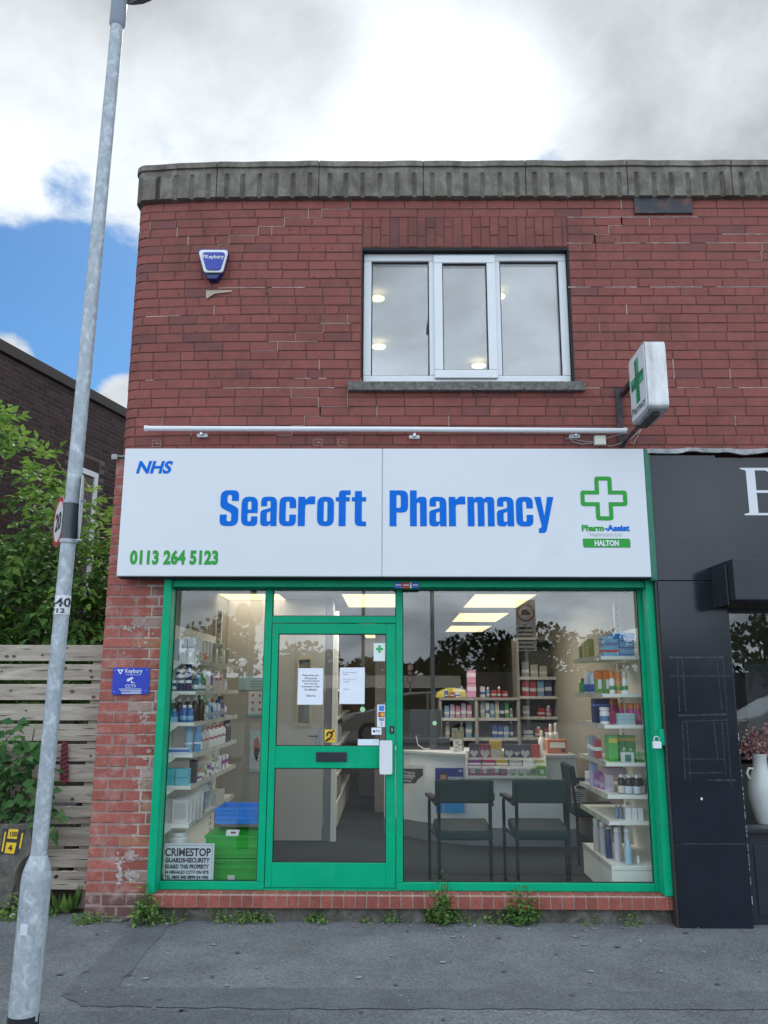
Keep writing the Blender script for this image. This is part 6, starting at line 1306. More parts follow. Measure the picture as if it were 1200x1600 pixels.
for _ in range(70):
    i = random.randrange(12); a, b = sl_[i]; px = random.uniform(-5, 155); py = random.uniform(a+4, b-4); x_, z_ = X(px, py, fy-.006), Z(px, py, fy-.006); s_ = random.uniform(.006, .013)
    if random.random() < .5: mb.add([(x_+s_*1.4*math.cos(k*.785), fy-.0062, z_+s_*math.sin(k*.785)) for k in range(8)], [tuple(range(8))])
    else: w_ = random.uniform(.03, .12); mb.add([(x_-w_, fy-.006, z_), (x_, fy-.006, z_-.002), (x_+w_, fy-.006, z_+.003), (x_, fy-.006, z_+.004)], [(0, 1, 2, 3)])
build('knots', mb, paint((.085, .068, .05), .8), t, recalc=False)
mb = MB(); mb.box(-4.6, -2.1, 0.36, .40, 0.0, .12); mb.box(-8, -2.1, .16, 4.5, -.05, .006); build('soil', mb, mat('soil', (.035, .03, .022), .95, var=.4, vscale=15, bump=.6, bscale=40), kind='structure')
# necktie hanging on the fence
tyy = fy-.03; q = lambda px, py, o=0: (X(px, py, tyy), tyy+o, Z(px, py, tyy))
t = thing('necktie', 'maroon and black striped school tie hanging on the slat fence', 'necktie', q(100, 1225)); mb = MB()
outline = [(96.5, 1160), (105.5, 1160), (106.3, 1195), (107, 1218), (100.5, 1226), (93.5, 1218), (95, 1185)]
mb.prism([(X(a, b, tyy), Z(a, b, tyy)) for a, b in outline], lambda a, b, d_: (a, d_, b), tyy-.003, tyy+.004)
build('cloth', mb, mat('tie_maroon', (.20, .012, .035), .7, var=.1, vscale=60), t); mb = MB()
def inx(py): return np.interp(py, [1160, 1185, 1218, 1226], [96.3, 94.8, 93.5, 100]), np.interp(py, [1160, 1195, 1218, 1226], [105.5, 106.3, 107, 101])
for k in range(9):
    y0 = 1164+k*7.2; a, _ = inx(y0+5); _, b = inx(y0-1); 
    if y0+5 < 1222: mb.add([(X(a, y0+5, tyy), tyy-.0036, Z(a, y0+5, tyy)), (X(b, y0-1, tyy), tyy-.0036, Z(b, y0-1, tyy)), (X(b, y0-4, tyy), tyy-.0036, Z(b, y0-4, tyy)), (X(a, y0+2, tyy), tyy-.0036, Z(a, y0+2, tyy))], [(0, 1, 2, 3)])
build('stripes', mb, paint((.012, .012, .02), .7), t, recalc=False)
# hydrant marker
my = .02
t = thing('hydrant_marker', 'concrete hydrant marker post with yellow plate in the weeds by the fence', 'marker post', (X(5, 1415, my), my, 0)); mb = MB()
mb.prism(rpoly([(X(a, b, my), Z(a, b, my), r_) for a, b, r_ in ((-50, 1420, 0), (14, 1420, 0), (25, 1362, .03), (34, 1346, .04), (48, 1335, .03), (48, 1287, .02), (20, 1287, .01), (-50, 1290, .02))]), lambda a, b, d_: (a, d_, b), my, my+.14); build('post', mb, M_CONC, t, bevel=.012)
mq = lambda pts, o: [(X(a, b, my-o), my-o, Z(a, b, my-o)) for a, b in pts]
mb = MB(); P_ = mq([(0, 1334), (28, 1336), (39, 1297), (5, 1294)], .004); mb.add(P_+[(a, my-.0005, c) for a, b, c in P_], [(0, 1, 2, 3), (0, 4, 5, 1), (1, 5, 6, 2), (2, 6, 7, 3), (3, 7, 4, 0)]); build('plate', mb, paint((.03, .03, .035), .4), t)
mb = MB(); mb.add(mq([(11, 1310), (26, 1311), (29, 1296), (14, 1295)], .0055), [(0, 1, 2, 3)]); mb.add(mq([(7, 1333), (22, 1334), (26, 1317), (10, 1316)], .0055), [(0, 1, 2, 3)]); mb.add(mq([(2, 1330), (4.5, 1331), (9.5, 1300), (7.5, 1299)], .0055), [(0, 1, 2, 3)]); mb.add(mq([(29.5, 1326), (32, 1326), (36.5, 1302), (34, 1301)], .0055), [(0, 1, 2, 3)])
build('yellow_marks', mb, paint((.72, .47, .02), .45), t, recalc=False)
mb = MB(); fit_text(mb, '100', X(16, 1306, my), X(27.5, 1306, my), Z(20, 1307, my), Z(20, 1299, my), my-.0068, bold=.03); fit_text(mb, '4', X(13, 1328, my), X(19.5, 1328, my), Z(16, 1329, my), Z(16, 1320, my), my-.0068, bold=.04); build('numerals', mb, M_INK, t, recalc=False)
# climber in front of the fence
t = thing('climbing_plant', 'green leafy climber growing up the slat fence above the hydrant marker', 'plant', (-2.85, .12, 0)); mb = MB(); n_ = 0
while n_ < 210:
    px = random.uniform(-60, 100); py = random.uniform(1118, 1330); y = random.uniform(.02, .2)
    top = np.interp(px, [-60, 0, 18, 40, 70, 76, 100], [1130, 1150, 1118, 1138, 1150, 1205, 1250]); bot = np.interp(px, [-60, 20, 45, 70, 100], [1290, 1285, 1270, 1290, 1300])
    if py < top or py > bot+random.uniform(-15, 10): continue
    if px > 78 and random.random() < .5: continue
    p = Vector((X(px, py, y), y, Z(px, py, y))); n_ += 1
    if n_ % 3 == 0: compound(mb, p, Vector((random.gauss(.2, .7), random.gauss(-.5, .3), random.gauss(-.1, .5))), .13, 5, .075, .024, random.uniform(.1, .8))
    else: leaf(mb, p, Vector((random.gauss(0, .8), random.gauss(-.6, .3), random.gauss(-.4, .5))), Vector((random.gauss(0, .4), -1, random.gauss(.6, .3))), random.uniform(.08, .13), random.uniform(.028, .042), random.uniform(.05, .6))
build('foliage', mb, M_LEAFD, t, recalc=False); mb = MB()
for k in range(6): x0 = random.uniform(-3.0, -2.6); mb.tube([(x0, .18, .0), (x0+random.uniform(-.1, .1), .17, .5), (x0+random.uniform(-.2, .15), .12, 1.0), (x0+random.uniform(-.2, .2), .1, 1.25)], [.008, .007, .005, .002], 5)
build('stem', mb, M_BARK, t)
# dark brick building beyond
ax, ay = X(0, 800, 5.4), 5.4; bx_, by_ = X(190, 800, 8.2), 8.2; dl = math.hypot(bx_-ax, by_-ay); ux, uy = (bx_-ax)/dl, (by_-ay)/dl; ztop = (Z(0, 562, 5.4)+Z(190, 657, 8.2))/2
lb_ = thing('brick_building', 'dark brown brick flat-roofed building beyond the bush', 'building', (ax, ay, 0))
WF = lambda u, o: (ax+ux*u+uy*o, ay+uy*u-ux*o)
mb = MB(); z = 1.7; r = 0
wu0, wu1 = 1.55, 2.15; wz1 = Z(133, 737, 5.4+uy*2.0)
while z < ztop-.02:
    u = -3.2-(r % 2)*.112
    while u < 6.0:
        u1 = u+.215
        if not (u1 > wu0-.02 and u < wu1+.02 and z < wz1+.21):
            brick(mb, WF, u, u1, z, z+.065, brick_col('dark'), 1, jit=.002, ch=.003)
        u = u1+.011
    z += .0755; r += 1
u = wu0-.02
while u < wu1: brick(mb, WF, u, u+.065, wz1+.004, wz1+.205, brick_col('dark'), 1, jit=.002); u += .075
ribbon(mb, WF, -3.4, 6.2, 0, ztop, -.005, 1, 0, (.105, .085, .08))
build('wall', mb, M_DBRICK, lb_, recalc=False)
mb = MB(); c0_, c1_ = WF(-3.4, .06), WF(6.2, .06); d0_, d1_ = WF(6.2, -.4), WF(-3.4, -.4); V_ = [c0_, c1_, d0_, d1_]
mb.add([(a, b, ztop) for a, b in V_]+[(a, b, ztop+.17) for a, b in V_], [(0, 3, 2, 1), (4, 5, 6, 7), (0, 1, 5, 4), (1, 2, 6, 5), (2, 3, 7, 6), (3, 0, 4, 7)]); build('roof_edge', mb, mat('roof_edge', (.045, .038, .034), .7), lb_, bevel=.01)
mb = MB(); V_ = [WF(-3.3, -.03), WF(6.1, -.03), WF(6.1, -4), WF(-3.3, -4)]; mb.add([(a, b, 0) for a, b in V_]+[(a, b, ztop-.01) for a, b in V_], [(4, 5, 6, 7), (0, 1, 5, 4), (1, 2, 6, 5), (2, 3, 7, 6), (3, 0, 4, 7)]); build('body', mb, M_DARK, lb_)
wn = None; mb = MB()
def wbox(mb, u0, u1, o0, o1, z0, z1):
    V_ = [WF(u0, o0), WF(u1, o0), WF(u1, o1), WF(u0, o1)]; mb.add([(a, b, z0) for a, b in V_]+[(a, b, z1) for a, b in V_], [(0, 3, 2, 1), (4, 5, 6, 7), (0, 1, 5, 4), (1, 2, 6, 5), (2, 3, 7, 6), (3, 0, 4, 7)])
wbox(mb, wu0, wu0+.09, -.06, .02, 2.2, wz1); wbox(mb, wu1-.09, wu1, -.06, .02, 2.2, wz1); wbox(mb, wu0+.09, wu1-.09, -.06, .02, wz1-.09, wz1); wbox(mb, wu0+.09, wu1-.09, -.06, .02, 2.2, 2.29)
wn = build('window', mb, M_UPVC, lb_); mb = MB(); wbox(mb, wu0+.09, wu1-.09, -.05, -.02, 2.29, wz1-.09); build('pane', mb, paint((.04, .05, .055), .08), wn)

# ---------------------------------------------------------------- street lamp post
LPY = -2.42
def ap(py): px = 37+(184-37)*(1585-py)/1555; return Vector((X(px, py, LPY), LPY, Z(px, py, LPY)))
P0, P1 = ap(1585), ap(20); ax_ = (P1-P0).normalized(); base0 = P0-ax_*((P0.z)/ax_.z)
def apz(z): return base0+ax_*(z/ax_.z)
post = thing('lamp_post', 'tall leaning galvanised street lamp post on the pavement', 'lamp post', tuple(base0))
zb0, zsh0, zsh1 = ap(1584).z, ap(1374).z, ap(1336).z
RB, RT_ = .0590, .0325
mb = MB(); mb.tube([apz(0), apz(zb0)], RB+.001, 28); build('black_band', mb, M_BLACKM, post, smooth=True)
mb = MB(); mb.tube([apz(zb0), apz(zsh0), apz(zsh0+.022), apz(zsh0+.045), apz((zsh0+zsh1)/2+.025), apz(zsh1)], [RB, RB, RB*.97, RB*.87, RB*.72, RT_*1.04], 32); build('base', mb, M_GALV, post, smooth=True)
mb = MB(); zt1 = ap(42).z; mb.tube([apz(zsh1), apz(2.5), apz(3.6), apz(zt1)], [RT_, RT_, RT_*.99, RT_*.97], 24); build('shaft', mb, M_GALV, post, smooth=True)
mb = MB(); mb.tube([apz(zt1-.002), apz(zt1+.015), apz(zt1+.14), apz(zt1+.20)], [RT_*1.0, RT_*1.22, RT_*1.22, RT_*1.05], 24); mb.tube([apz(zt1+.2), apz(zt1+.24), apz(zt1+.26)], [.06, .10, .10], 20); build('collar', mb, mat('collar_grey', (.22, .26, .32), .5), post, smooth=True)
mb = MB(); c_ = apz(zt1+.27); mb.lathe([(.09, 0), (.20, .05), (.22, .10), (.16, .17), (.03, .20)], tuple(c_), 24); build('lantern', mb, mat('lantern_grey', (.10, .11, .12), .5), post, smooth=True)
mb = MB(); s0, s1 = apz(.25), apz(zsh0-.05); off = Vector((.0575, -.015, 0)); mb.tube([s0+off, s1+off], .006, 6); build('door_seam', mb, paint((.30, .34, .36), .5), post)
def wrap(pz0, pz1, a0, a1, R_):
    def fn(u_, v_):
        c_ = apz(pz0+(pz1-pz0)*v_); a = a0+(a1-a0)*u_; return (c_.x+R_*math.sin(a), c_.y-R_*math.cos(a), c_.z)
    return fn
lab = thing('post_label', 'white number label reading 640 Y12 wrapped round the lamp post', 'label', tuple(ap(960)+Vector((0, -.05, 0))))
mb = MB(); fn = wrap(ap(960.5).z, ap(931).z, -1.75, 1.85, RT_+.0012); N_ = 16; vs = [fn(i/N_, j) for i in range(N_+1) for j in (0, 1)]; mb.add(vs, [(2*i, 2*i+2, 2*i+3, 2*i+1) for i in range(N_)]); build('sheet', mb, M_WHITE, lab, smooth=True, recalc=False)
mb = MB(); fit_text(mb, '640', 0, 1, 0, 1, 0, bold=.012, plane=wrap(ap(949).z, ap(935).z, -1.5, 1.45, RT_+.0048)); fit_text(mb, 'Y12', 0, 1, 0, 1, 0, bold=.02, plane=wrap(ap(958.5).z, ap(951.5).z, -1.3, .75, RT_+.0048)); build('lettering', mb, M_INK, lab, recalc=False)
mb = MB(); fn = wrap(ap(1455).z, ap(1437).z, -.42, .12, RB+.0012); mb.add([fn(i/6, j) for i in range(7) for j in (0, 1)], [(2*i, 2*i+2, 2*i+3, 2*i+1) for i in range(6)]); build('sticker_remains', mb, paint((.55, .6, .66)), post, recalc=False); 
mb = MB()
for _ in range(70):
    zz = random.uniform(.65, 1.25) if random.random() < .6 else random.uniform(1.3, 2.6); R_ = (RB if zz < zsh0-.02 else RT_)+.0009; a = random.uniform(-1.1, 1.1); w_, h_ = random.uniform(.05, .2), random.uniform(.006, .03)
    if zsh0-.03 < zz < zsh1+.02: continue
    fn = wrap(zz, zz+h_, a, a+w_*(1 if zz < 1 else 1.3), R_); k = random.randint(4, 7); mb.add([fn(.5+.5*math.cos(i*6.283/k)*random.uniform(.5, 1), .5+.5*math.sin(i*6.283/k)*random.uniform(.5, 1)) for i in range(k)], [tuple(range(k))])
build('paint_flakes', mb, paint((.46, .52, .57), .6), post, recalc=False)
# wrap-round clamp with two small round signs
zc0, zc1 = ap(848).z, ap(783).z
mb = MB(); mb.tube([apz(zc0), apz(zc1)], RT_*1.08, 20); build('sign_clamp', mb, mat('clamp', (.06, .07, .075), .35, .5), post, smooth=True)
mb = MB()
for zz in (zc0+.006, zc1-.006): mb.tube([apz(zz-.008), apz(zz+.008)], RT_*1.17, 20); c_ = apz(zz); mb.tube([c_+Vector((.045, -.03, 0)), c_+Vector((.07, -.03, 0))], .006, 6)
build('band', mb, M_GALV, post, smooth=True)
def disc_sign(name, label, cpt, e, n__, R_, red):
    t = thing(name, label, 'road sign', tuple(cpt-Vector((0, 0, R_)))); e = e.normalized(); n__ = n__.normalized(); U_ = Vector((0, 0, 1))
    def fn(a, b, d_): return tuple(cpt+e*a+U_*b+n__*d_)
    cir = lambda r_: [(r_*math.cos(k*math.pi/20), r_*math.sin(k*math.pi/20)) for k in range(40)]
    mb = MB(); mb.prism(cir(R_), fn, -.003, .0, 0); build('plate', mb, mat(name+'_back', (.45, .46, .46), .45), t)
    if red:
        mb = MB(); V, Fc = curve_fill([cir(R_*.985), cir(R_*.80)]); mb.add([fn(a, b, .001) for a, b in V], Fc); build('border', mb, paint((.45, .012, .02), .35), t, recalc=False)
        mb = MB(); V, Fc = curve_fill([cir(R_*.80)]); mb.add([fn(a, b, .0008) for a, b in V], Fc); build('face', mb, paint((.60, .62, .64), .35), t, recalc=False)
        mb = MB(); fit_text(mb, '20', -R_*.52, R_*.52, -R_*.36, R_*.36, 0, bold=.03, plane=lambda p, q: fn(-p, q, .0022)); build('numerals', mb, M_INK, t, recalc=False)
    return t
Rd = .118; vd = Vector((ray(92, 815).x, ray(92, 815).y, 0)).normalized()
def rotz(v, a): a = math.radians(a); return Vector((v.x*math.cos(a)-v.y*math.sin(a), v.x*math.sin(a)+v.y*math.cos(a), 0))
e_ = rotz(vd, 10.5); cc = Vector((X(91.5, 815, LPY+.08), LPY+.08, Z(91.5, 815, LPY+.08))); nn = rotz(e_, 90)
disc_sign('speed_limit_sign', 'round 20 speed limit sign with red border clamped to the lamp post', cc, e_, nn, Rd, True)
e2 = rotz(vd, -4.0); c2 = Vector((X(127, 793, LPY), LPY, Z(127, 793, LPY))); disc_sign('sign_back', 'pale edge of another round sign on the right of the lamp post', c2, e2, rotz(e2, -90), Rd*1.25, False)

# ---------------------------------------------------------------- weeds along the foot of the wall
def weed(px, py, w_px, h_px, kind, label, n=26, y=None):
    g_ = gnd(px, py); y0 = g_[1] if y is None else y; x0 = X(px, py, y0); sc_ = (X(px+10, py, y0)-X(px, py, y0))/10
    w_, h_ = w_px*sc_, h_px*sc_; mb = MB(); st = MB(); t = thing('weed', label, 'weed', (x0, y0, 0))
    for k in range(n):
        a = random.uniform(0, 6.283); r_ = random.uniform(0, 1)**.6; b = Vector((x0+math.cos(a)*r_*w_*.5, y0+math.sin(a)*r_*min(w_*.4, .07), random.uniform(0, .01)))
        if kind == 'dock': leaf(mb, b*.3+Vector((x0, y0, 0))*.7, Vector((math.cos(a)*.7, math.sin(a)*.5-.15, random.uniform(.7, 1.4))), Vector((math.cos(a), math.sin(a), -.6)), h_*random.uniform(.6, 1.05), h_*.14, random.uniform(.2, .8))
        elif kind == 'stalk':
            hh = 1.35*h_*random.uniform(.35, 1)*(1-.5*r_); st.tube([b, b+Vector((random.gauss(0, .1)*hh, -.05*hh, hh))], [.0025, .001], 4)
            for q in range(9): f = random.uniform(.15, 1); leaf(mb, b+Vector((0, 0, hh*f)), Vector((random.gauss(0, 1), random.gauss(-.3, .6), random.gauss(.1, .4))), Vector((0, -.5, 1))+rv(.3), random.uniform(.016, .048), random.uniform(.005, .013), random.uniform(.0, .95))
        else:
            for q in range(2): leaf(mb, b+Vector((random.gauss(0, .012), random.gauss(0, .012), h_*random.random()**1.6*(1-.6*r_))), Vector((random.gauss(0, 1), random.gauss(-.4, .6), random.gauss(.2, .5))), Vector((0, -.5, 1))+rv(.3), random.uniform(.012, .042), random.uniform(.004, .012), random.uniform(.0, 1))
    build('leaves', mb, M_WEED, t, recalc=False)
    if st.v: build('stems', st, M_WEED, t, recalc=False)
for a in ((226, 1446, 45, 58, 'stalk', 'tall bushy weed at the joint of brick pier and sill', 30, -.12), (262, 1440, 55, 22, 'mat', 'low spreading weed just right of the bushy one by the pier', 40, -.04), (378, 1442, 110, 26, 'mat', 'wide yellow-green mat of weeds under the left window sill', 150, -.03), (500, 1436, 40, 20, 'stalk', 'small sparse weed under the shop door sill', 12, -.03), (575, 1437, 16, 10, 'mat', 'tiny tuft of weed right of the door sill', 7, -.03), (615, 1441, 34, 22, 'mat', 'small rounded weed left of the tall fern-like weed', 22, -.04), (690, 1442, 50, 58, 'stalk', 'tallest fern-like weed rising over the brick sill', 46, -.05), (728, 1438, 40, 16, 'mat', 'drooping low weed right of the fern-like one', 20, -.04),
        (775, 1440, 40, 24, 'mat', 'low weed beside the leaning weed under the right window', 30, -.04), (818, 1442, 58, 52, 'stalk', 'leaning leafy weed climbing over the sill below the second chair', 40, -.05), (922, 1441, 36, 14, 'mat', 'faint grey-green weed near the right end of the plinth', 14, -.03), (988, 1440, 38, 20, 'mat', 'bright green weed nearest the black pillar', 34, -.03),
        (102, 1436, 50, 46, 'dock', 'broad-leaved dock plant at the foot of the slat fence', 16, .18), (136, 1440, 52, 20, 'mat', 'flat grassy weed at the foot of the brick pier', 60, -.06), (20, 1432, 60, 40, 'mat', 'tangled weeds round the hydrant marker', 110, .0), (70, 1436, 40, 20, 'mat', 'low weeds behind the lamp post base', 50, .10), (165, 1432, 30, 12, 'mat', 'thin weeds along the crumbling edge of the pier', 16, -.03)): weed(*a)
# crumbs of mortar, leaves and litter in the gutter line
mb = MB()
for _ in range(170):
    px = random.uniform(100, 1180); g_ = gnd(px, random.gauss(1447, 5) if random.random() < .7 else random.uniform(1450, 1590)); s_ = random.uniform(.002, .008)
    if g_[1] > -.02 and g_[0] > -2.1: continue
    mb.obox((g_[0], g_[1], s_*.5+.003), (s_, s_*.2, 0), (-s_*.2, s_*.8, 0), (0, 0, s_*.5))
gs = MB()
for _ in range(46):
    g_ = gnd(random.uniform(60, 1200), random.uniform(1452, 1598)); r_ = random.uniform(.008, .022); k = 9; dk = random.random() < .6
    gs.add([(g_[0]+r_*random.uniform(.7, 1.1)*math.cos(q*6.283/k), g_[1]+r_*random.uniform(.7, 1.1)*math.sin(q*6.283/k), .0062) for q in range(k)], [tuple(range(k))], 0 if dk else 1)
build('gum_spots', gs, [mat('gum_dark', (.075, .08, .088), .8), mat('gum_pale', (.24, .25, .26), .8)], kind='stuff')
build('gravel_crumbs', mb, mottled('crumb', (.10, .09, .08), (.22, .2, .18), (.42, .4, .38), 30, .9), kind='stuff')
mb = MB(); mb.prism([gnd(a, b) for a, b in ((160, 1432), (196, 1430), (206, 1437), (190, 1442), (150, 1440))], lambda a, b, d_: (a, b, d_), .0, .018); build('mortar_lump', mb, M_CONC, label='broken flat lump of mortar at the foot of the brick pier', cat='rubble', bevel=.006)
mb = MB(); g_ = gnd(20, 1436); mb.lathe([(.012, 0), (.022, .008), (.024, .02), (.014, .034), (.004, .038)], (g_[0], g_[1], 0), 9); build('pebble', mb, paint((.5, .48, .42), .8), label='pale round pebble on the pavement left of the lamp post', cat='stone', smooth=True)

# ================================================================== ACROSS THE ROAD (seen only in the glass)
g = MB(); g.add([(-200, -60, -.02), (200, -60, -.02), (200, -13.5, -.02), (-200, -13.5, -.02)], [(0, 1, 2, 3)]); build('far_pavement', g, M_PAVE, kind='structure')
MIR = lambda yv: .18-yv
def far_tree(px0, px1, ptop, pbase, yv, n, label, mt=M_LEAFD):
    yv += 10; w_x = (px1-px0)*.18; px0 -= w_x; px1 += w_x; pbase = 1066; xa, xb = X(px0, 1000, yv), X(px1, 1000, yv); zt_ = Z(600, ptop, yv); zb_ = max(.6, Z(600, pbase, yv)); cx_, w_ = (xa+xb)/2, (xb-xa)/2; yy = MIR(yv)
    t = thing('tree', label, 'tree', (cx_, yy, 0)); mb = MB(); cl = []
    for k in range(22): a = random.uniform(0, 6.283); r_ = random.uniform(.1, .85); cl.append((Vector((cx_+math.cos(a)*r_*w_, yy+math.sin(a)*r_*w_*.6, zb_+(zt_-zb_)*random.uniform(.05, .85)*(1.1-r_*.5))), w_*random.uniform(.25, .45), (zt_-zb_)*random.uniform(.12, .22)))
    cl.append((Vector((cx_, yy, zt_-(zt_-zb_)*.15)), w_*.4, (zt_-zb_)*.15))
    for _ in range(n):
        c_, rw, rh = random.choice(cl); v = rv(1).normalized()*random.uniform(.5, 1)**.5; leaf(mb, c_+Vector((v.x*rw, v.y*rw, v.z*rh)), rv(1), rv(1), random.uniform(.22, .42), random.uniform(.09, .16), random.uniform(0, .3))
    build('crown', mb, M_FARLEAF, t, recalc=False); mb = MB(); mb.tube([(cx_, yy, -.1), (cx_+.1, yy, zb_), (cx_, yy, (zb_+zt_)/2)], [w_*.08, w_*.06, .03], 8)
    for c_, rw, rh in cl[:7]: mb.tube([(cx_+.05, yy, zb_+.3), tuple(c_)], [.06, .015], 5)
    build('trunk', mb, M_BARK, t, smooth=True); return t
for a in ((700, 830, 982, 1090, 27, 1500, 'broad dark tree across the road mirrored in the shop window'), (800, 905, 972, 1090, 29, 1500, 'tallest dark tree across the road behind the road sign'), (890, 1000, 985, 1085, 26, 1100, 'loose tree across the road at the right of the reflections'), (655, 715, 1020, 1085, 30, 700, 'small tree across the road beside the reflected lamp post'), (520, 640, 1028, 1085, 30, 1000, 'low tree across the road mirrored in the door glass'), (425, 520, 1000, 1085, 28, 1200, 'round tree across the road mirrored in the left of the door'), (300, 400, 960, 1080, 24, 1100, 'tree across the road mirrored above the left shelves'), (180, 290, 985, 1085, 27, 800, 'tree across the road mirrored beyond the left window'), (1000, 1110, 1000, 1085, 26, 800, 'tree across the road facing the black shop'), (1120, 1260, 960, 1085, 25, 1000, 'bare topped tree across the road mirrored in the black shop window')): far_tree(*a)
yv = 32; x0, x1 = X(488, 1060, yv), X(708, 1060, yv); t = thing('low_building', 'long low building with a pale fascia across the road', 'building', ((x0+x1)/2, MIR(yv), 0))
mb = MB(); mb.box(x0, x1, MIR(yv)-6, MIR(yv), -.1, 1.55); build('wall', mb, M_DBRICK if False else mat('far_brick', (.10, .06, .05), .9, var=.2, vscale=3), t); mb = MB(); mb.box(x0-.3, x1+.3, MIR(yv)-6.3, MIR(yv)+.4, 1.56, 2.08); build('fascia', mb, paint((.55, .55, .53)), t)
mb = MB(); [mb.box(x0+1+k*1.1, x0+1.8+k*1.1, MIR(yv)+.001, MIR(yv)+.03, .4, 1.4) for k in range(5)]; build('window', mb, paint((.03, .035, .04), .1), t)
mb = MB(); mb.box(X(708, 1060, 34)+.6, 40, MIR(34)-.2, MIR(34), -.1, 2.3); mb.box(-40, x0-.6, MIR(34)-.2, MIR(34), -.1, 2.0); build('yard_wall', mb, mat('far_wall', (.07, .075, .09), .9, var=.3, vscale=1.5), label='dark boundary wall across the road behind the parked car', cat='wall')
# silver hatchback parked facing the shop side-on
def car(cx_, cy_, label):
    t = thing('parked_car', label, 'car', (cx_, cy_, -.02)); L_ = 4.1
    side = [(-2.05, .35), (-2.05, .62), (-1.98, .80), (-1.2, .95), (-.55, 1.32), (-.2, 1.42), (.7, 1.46), (1.4, 1.38), (1.75, 1.12), (2.0, .98), (2.05, .6), (2.03, .35)]
    mb = MB(); n = len(side); vs = []
    for yy, k in ((-.85, .0), (-.80, 1), (.80, 1), (.85, .0)):
        for a, b in side: inn = max(0, b-.9)*.28; vs.append((cx_+a*(1 if k == 0 or b > .9 else 1), cy_+yy*(1-inn*.9), b-.02+(.01*k)))
    fs = []
    for r_ in range(3):
        for i in range(n-1): fs.append((r_*n+i, r_*n+i+1, (r_+1)*n+i+1, (r_+1)*n+i))
    fs += [tuple(range(n)), tuple(range(4*n-1, 3*n-1, -1)), tuple(r_*n for r_ in range(4)), tuple(r_*n+n-1 for r_ in range(4))]
    mb.add(vs, fs); build('body', mb, mat('car_silver', (.36, .38, .40), .25, .6, coat=.5), t, bevel=.03, smooth=True)
    for s_ in (-1, 1):
        mb = MB(); yy = cy_+s_*.80; q = [(-.95, .98), (-.45, 1.30), (-.1, 1.37), (.3, 1.385), (.3, .98)]; q2 = [(.38, .98), (.38, 1.385), (1.1, 1.35), (1.5, 1.15), (1.45, 1.0)]
        for w_ in (q, q2): mb.prism(w_, lambda a, b, d_: (cx_+a, d_-(s_*(b-.95)*.24), b), yy+s_*.035, yy+s_*.045)
        build('side_window', mb, mat('car_glass', (.01, .012, .014), .05), t)
        for wx in (-1.28, 1.27):
            mb = MB(); mb.tube([(cx_+wx, cy_+s_*.62, .30), (cx_+wx, cy_+s_*.87, .30)], .31, 24); w_ = build('wheel', mb, M_BLACKM, t); mb = MB(); mb.tube([(cx_+wx, cy_+s_*.871, .30), (cx_+wx, cy_+s_*.885, .30)], .20, 16); build('rim', mb, M_CHROME, w_)
    mb = MB(); mb.prism([(-2.055, .72), (-1.75, .84), (-1.72, .74), (-2.0, .64)], lambda a, b, d_: (cx_+a, d_, b), cy_+.72, cy_+.865); build('headlight', mb, paint((.6, .62, .64), .1), t); return t
yv = 18.5; car(X(648, 1110, yv), MIR(yv), 'silver hatchback parked across the road, mirrored in door and window')
yv = 15; car(X(1240, 1130, yv), MIR(yv), 'silver hatchback parked farther right, mirrored in the black shop window')
def far_post(px, pt, pb, yv, r_, label, nm='lamp_post', mt=None):
    xx = X(px, 1050, yv); yy = MIR(yv); t = thing(nm, label, 'lamp post', (xx, yy, -.02)); mb = MB(); zt_ = Z(px, pt, yv); mb.tube([(xx, yy, -.02), (xx, yy, .9)], r_*1.5, 12); mb.tube([(xx, yy, .9), (xx, yy, zt_)], [r_, r_*.8], 12); build('shaft', mb, mt or M_GALV, t, smooth=True)
    mb = MB(); mb.tube([(xx, yy, zt_), (xx, yy+.3, zt_+.25), (xx, yy+1.0, zt_+.35)], .03, 8); mb.obox((xx, yy+1.25, zt_+.36), (.14, 0, 0), (0, .3, .02), (0, 0, .05)); build('lantern_arm', mb, mt or M_GALV, t); return t
far_post(676, 560, 1145, 16, .06, 'grey lamp post across the road mirrored in the big window')
far_post(567, 640, 1145, 21, .06, 'grey lamp post across the road mirrored in the door')
yv = 11.5; t = thing('weight_limit_sign', 'square lorry restriction sign on a post across the road', 'road sign', (X(822, 1000, yv), MIR(yv), -.1)); xa, xb = X(807, 1000, yv), X(838, 1000, yv); yy = MIR(yv); z0, z1, z2 = Z(820, 1017, yv), Z(820, 978, yv), Z(820, 937, yv)
mb = MB(); mb.box(xa, xb, yy-.01, yy, z0, z1-.004); mb.box(xa, xb, yy-.01, yy, z1+.004, z2); build('plate', mb, paint((.62, .63, .62)), t); mb = MB(); cx_, cz_ = (xa+xb)/2, (z1+z2)/2; R_ = (xb-xa)*.45
ci = lambda r_: [(cx_+r_*math.cos(k*.2094), cz_+r_*math.sin(k*.2094)) for k in range(30)]; poly_face(mb, [ci(R_), ci(R_*.84)], yy+.002); build('ring', mb, paint((.4, .02, .03)), t, recalc=False)
mb = MB(); mb.box(cx_-R_*.45, cx_+R_*.2, yy+.001, yy+.003, cz_-R_*.25, cz_+R_*.35); mb.box(cx_+R_*.22, cx_+R_*.5, yy+.001, yy+.003, cz_-R_*.25, cz_+R_*.15); [mb.box(xa+.04, xb-.04-.03*(q % 2), yy+.001, yy+.003, z0+(z1-z0)*(q+.3)/6, z0+(z1-z0)*(q+.65)/6) for q in range(6)]; build('pictogram', mb, M_INK, t); mb = MB(); mb.tube([(cx_, yy-.05, -.1), (cx_, yy-.05, z2)], .035, 10); build('post', mb, M_GALV, t)
yv = 22; t = thing('road_sign_pair', 'slim post with two small round signs across the road', 'road sign', (X(641, 1050, yv), MIR(yv), -.1)); xx, yy = X(641, 1050, yv), MIR(yv)
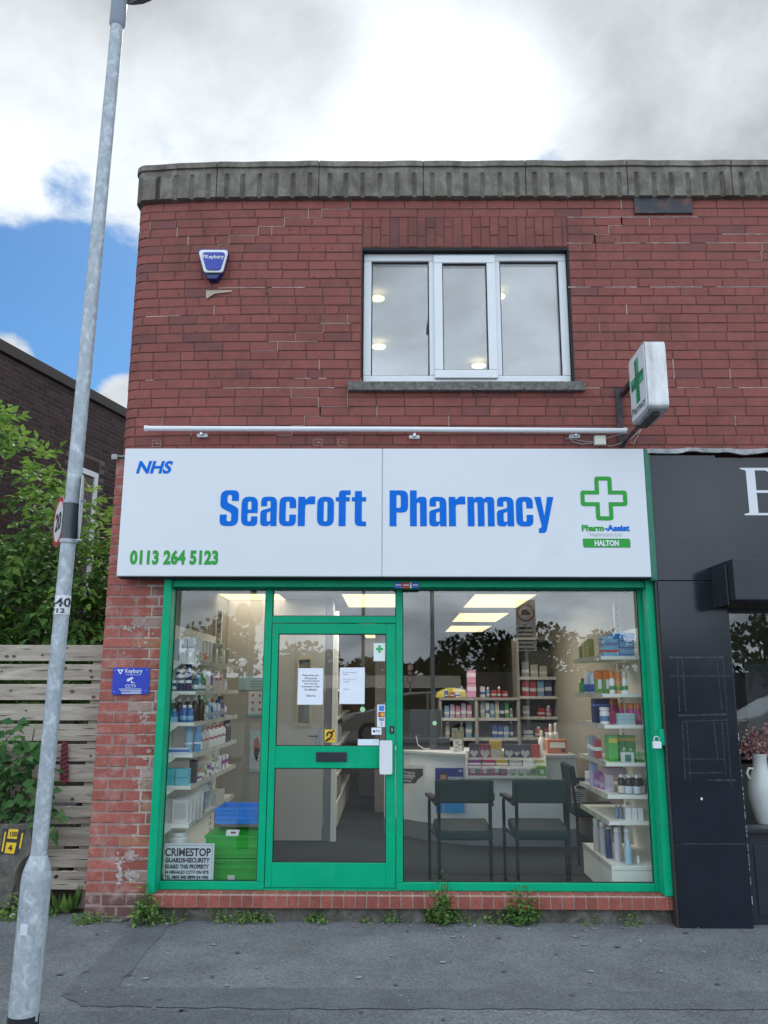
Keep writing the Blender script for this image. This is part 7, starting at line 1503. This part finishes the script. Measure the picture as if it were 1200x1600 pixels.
mb = MB(); mb.tube([(xx, yy-.04, -.1), (xx, yy-.04, Z(641, 1035, yv))], .035, 8); build('post', mb, M_GALV, t)
for q in (1043, 1061): mb = MB(); mb.prism([(xx+.11*math.cos(k*.314), Z(641, q, yv)+.13*math.sin(k*.314)) for k in range(20)], lambda a, b, d_: (a, d_, b), yy-.004, yy); d0 = build('disc', mb, paint((.4, .03, .03)), t); mb = MB(); mb.prism([(xx+.085*math.cos(k*.314), Z(641, q, yv)+.10*math.sin(k*.314)) for k in range(20)], lambda a, b, d_: (a, d_, b), yy+.001, yy+.002); build('face', mb, paint((.6, .6, .6)), d0)

# ------------------------------------------------ rows of look-alikes: each label also says which one of its row it is
ORD = ['first', 'second', 'third', 'fourth', 'fifth', 'sixth', 'seventh', 'eighth', 'ninth', 'tenth', 'eleventh', 'twelfth']
same = {}
for o in bpy.data.objects:
    if o.parent is None and o.get('label'): same.setdefault(o['label'], []).append(o)
for lab_, os_ in same.items():
    if len(os_) < 2 or len(os_) > 12: continue
    sp = [max(o.location[i] for o in os_)-min(o.location[i] for o in os_) for i in range(3)]
    ax_i = max(range(3), key=lambda i: sp[i])
    os_.sort(key=lambda o: (round(o.location[ax_i], 3), o.location[2], o.location[0]))
    suf = ('from left', 'from window', 'from below')[ax_i]
    base_ = lab_
    for a_, b_ in ((' in the row', ''), (' in the group', ''), (' standing', ''), (' towards the back of', ' on'), (' in the middle of', ' on'), (' at the window end of', ' on'), (' at the far end of', ' on'), (' at the front of', ' on'), (' at the right end of', ' ending'), (' in the front row of', ' on'), (' in the mixed row', ''), (' with white cap', ''), (' in the stack', ''), (' behind the vitamin pots', ''), (' behind the white tub', ''), (' between the tub and pink bottles', ''), (' with yellow top band', ''), (' with white lid', ''), (' in a row of five, lowest raised shelf', ' on lowest raised shelf'), ('small dark', 'dark')):
        if len((base_+' '+suf).split()) > 15: base_ = base_.replace(a_, b_)
    for i, o in enumerate(os_): o['label'] = '%s, %s %s' % (base_, ORD[i], suf)
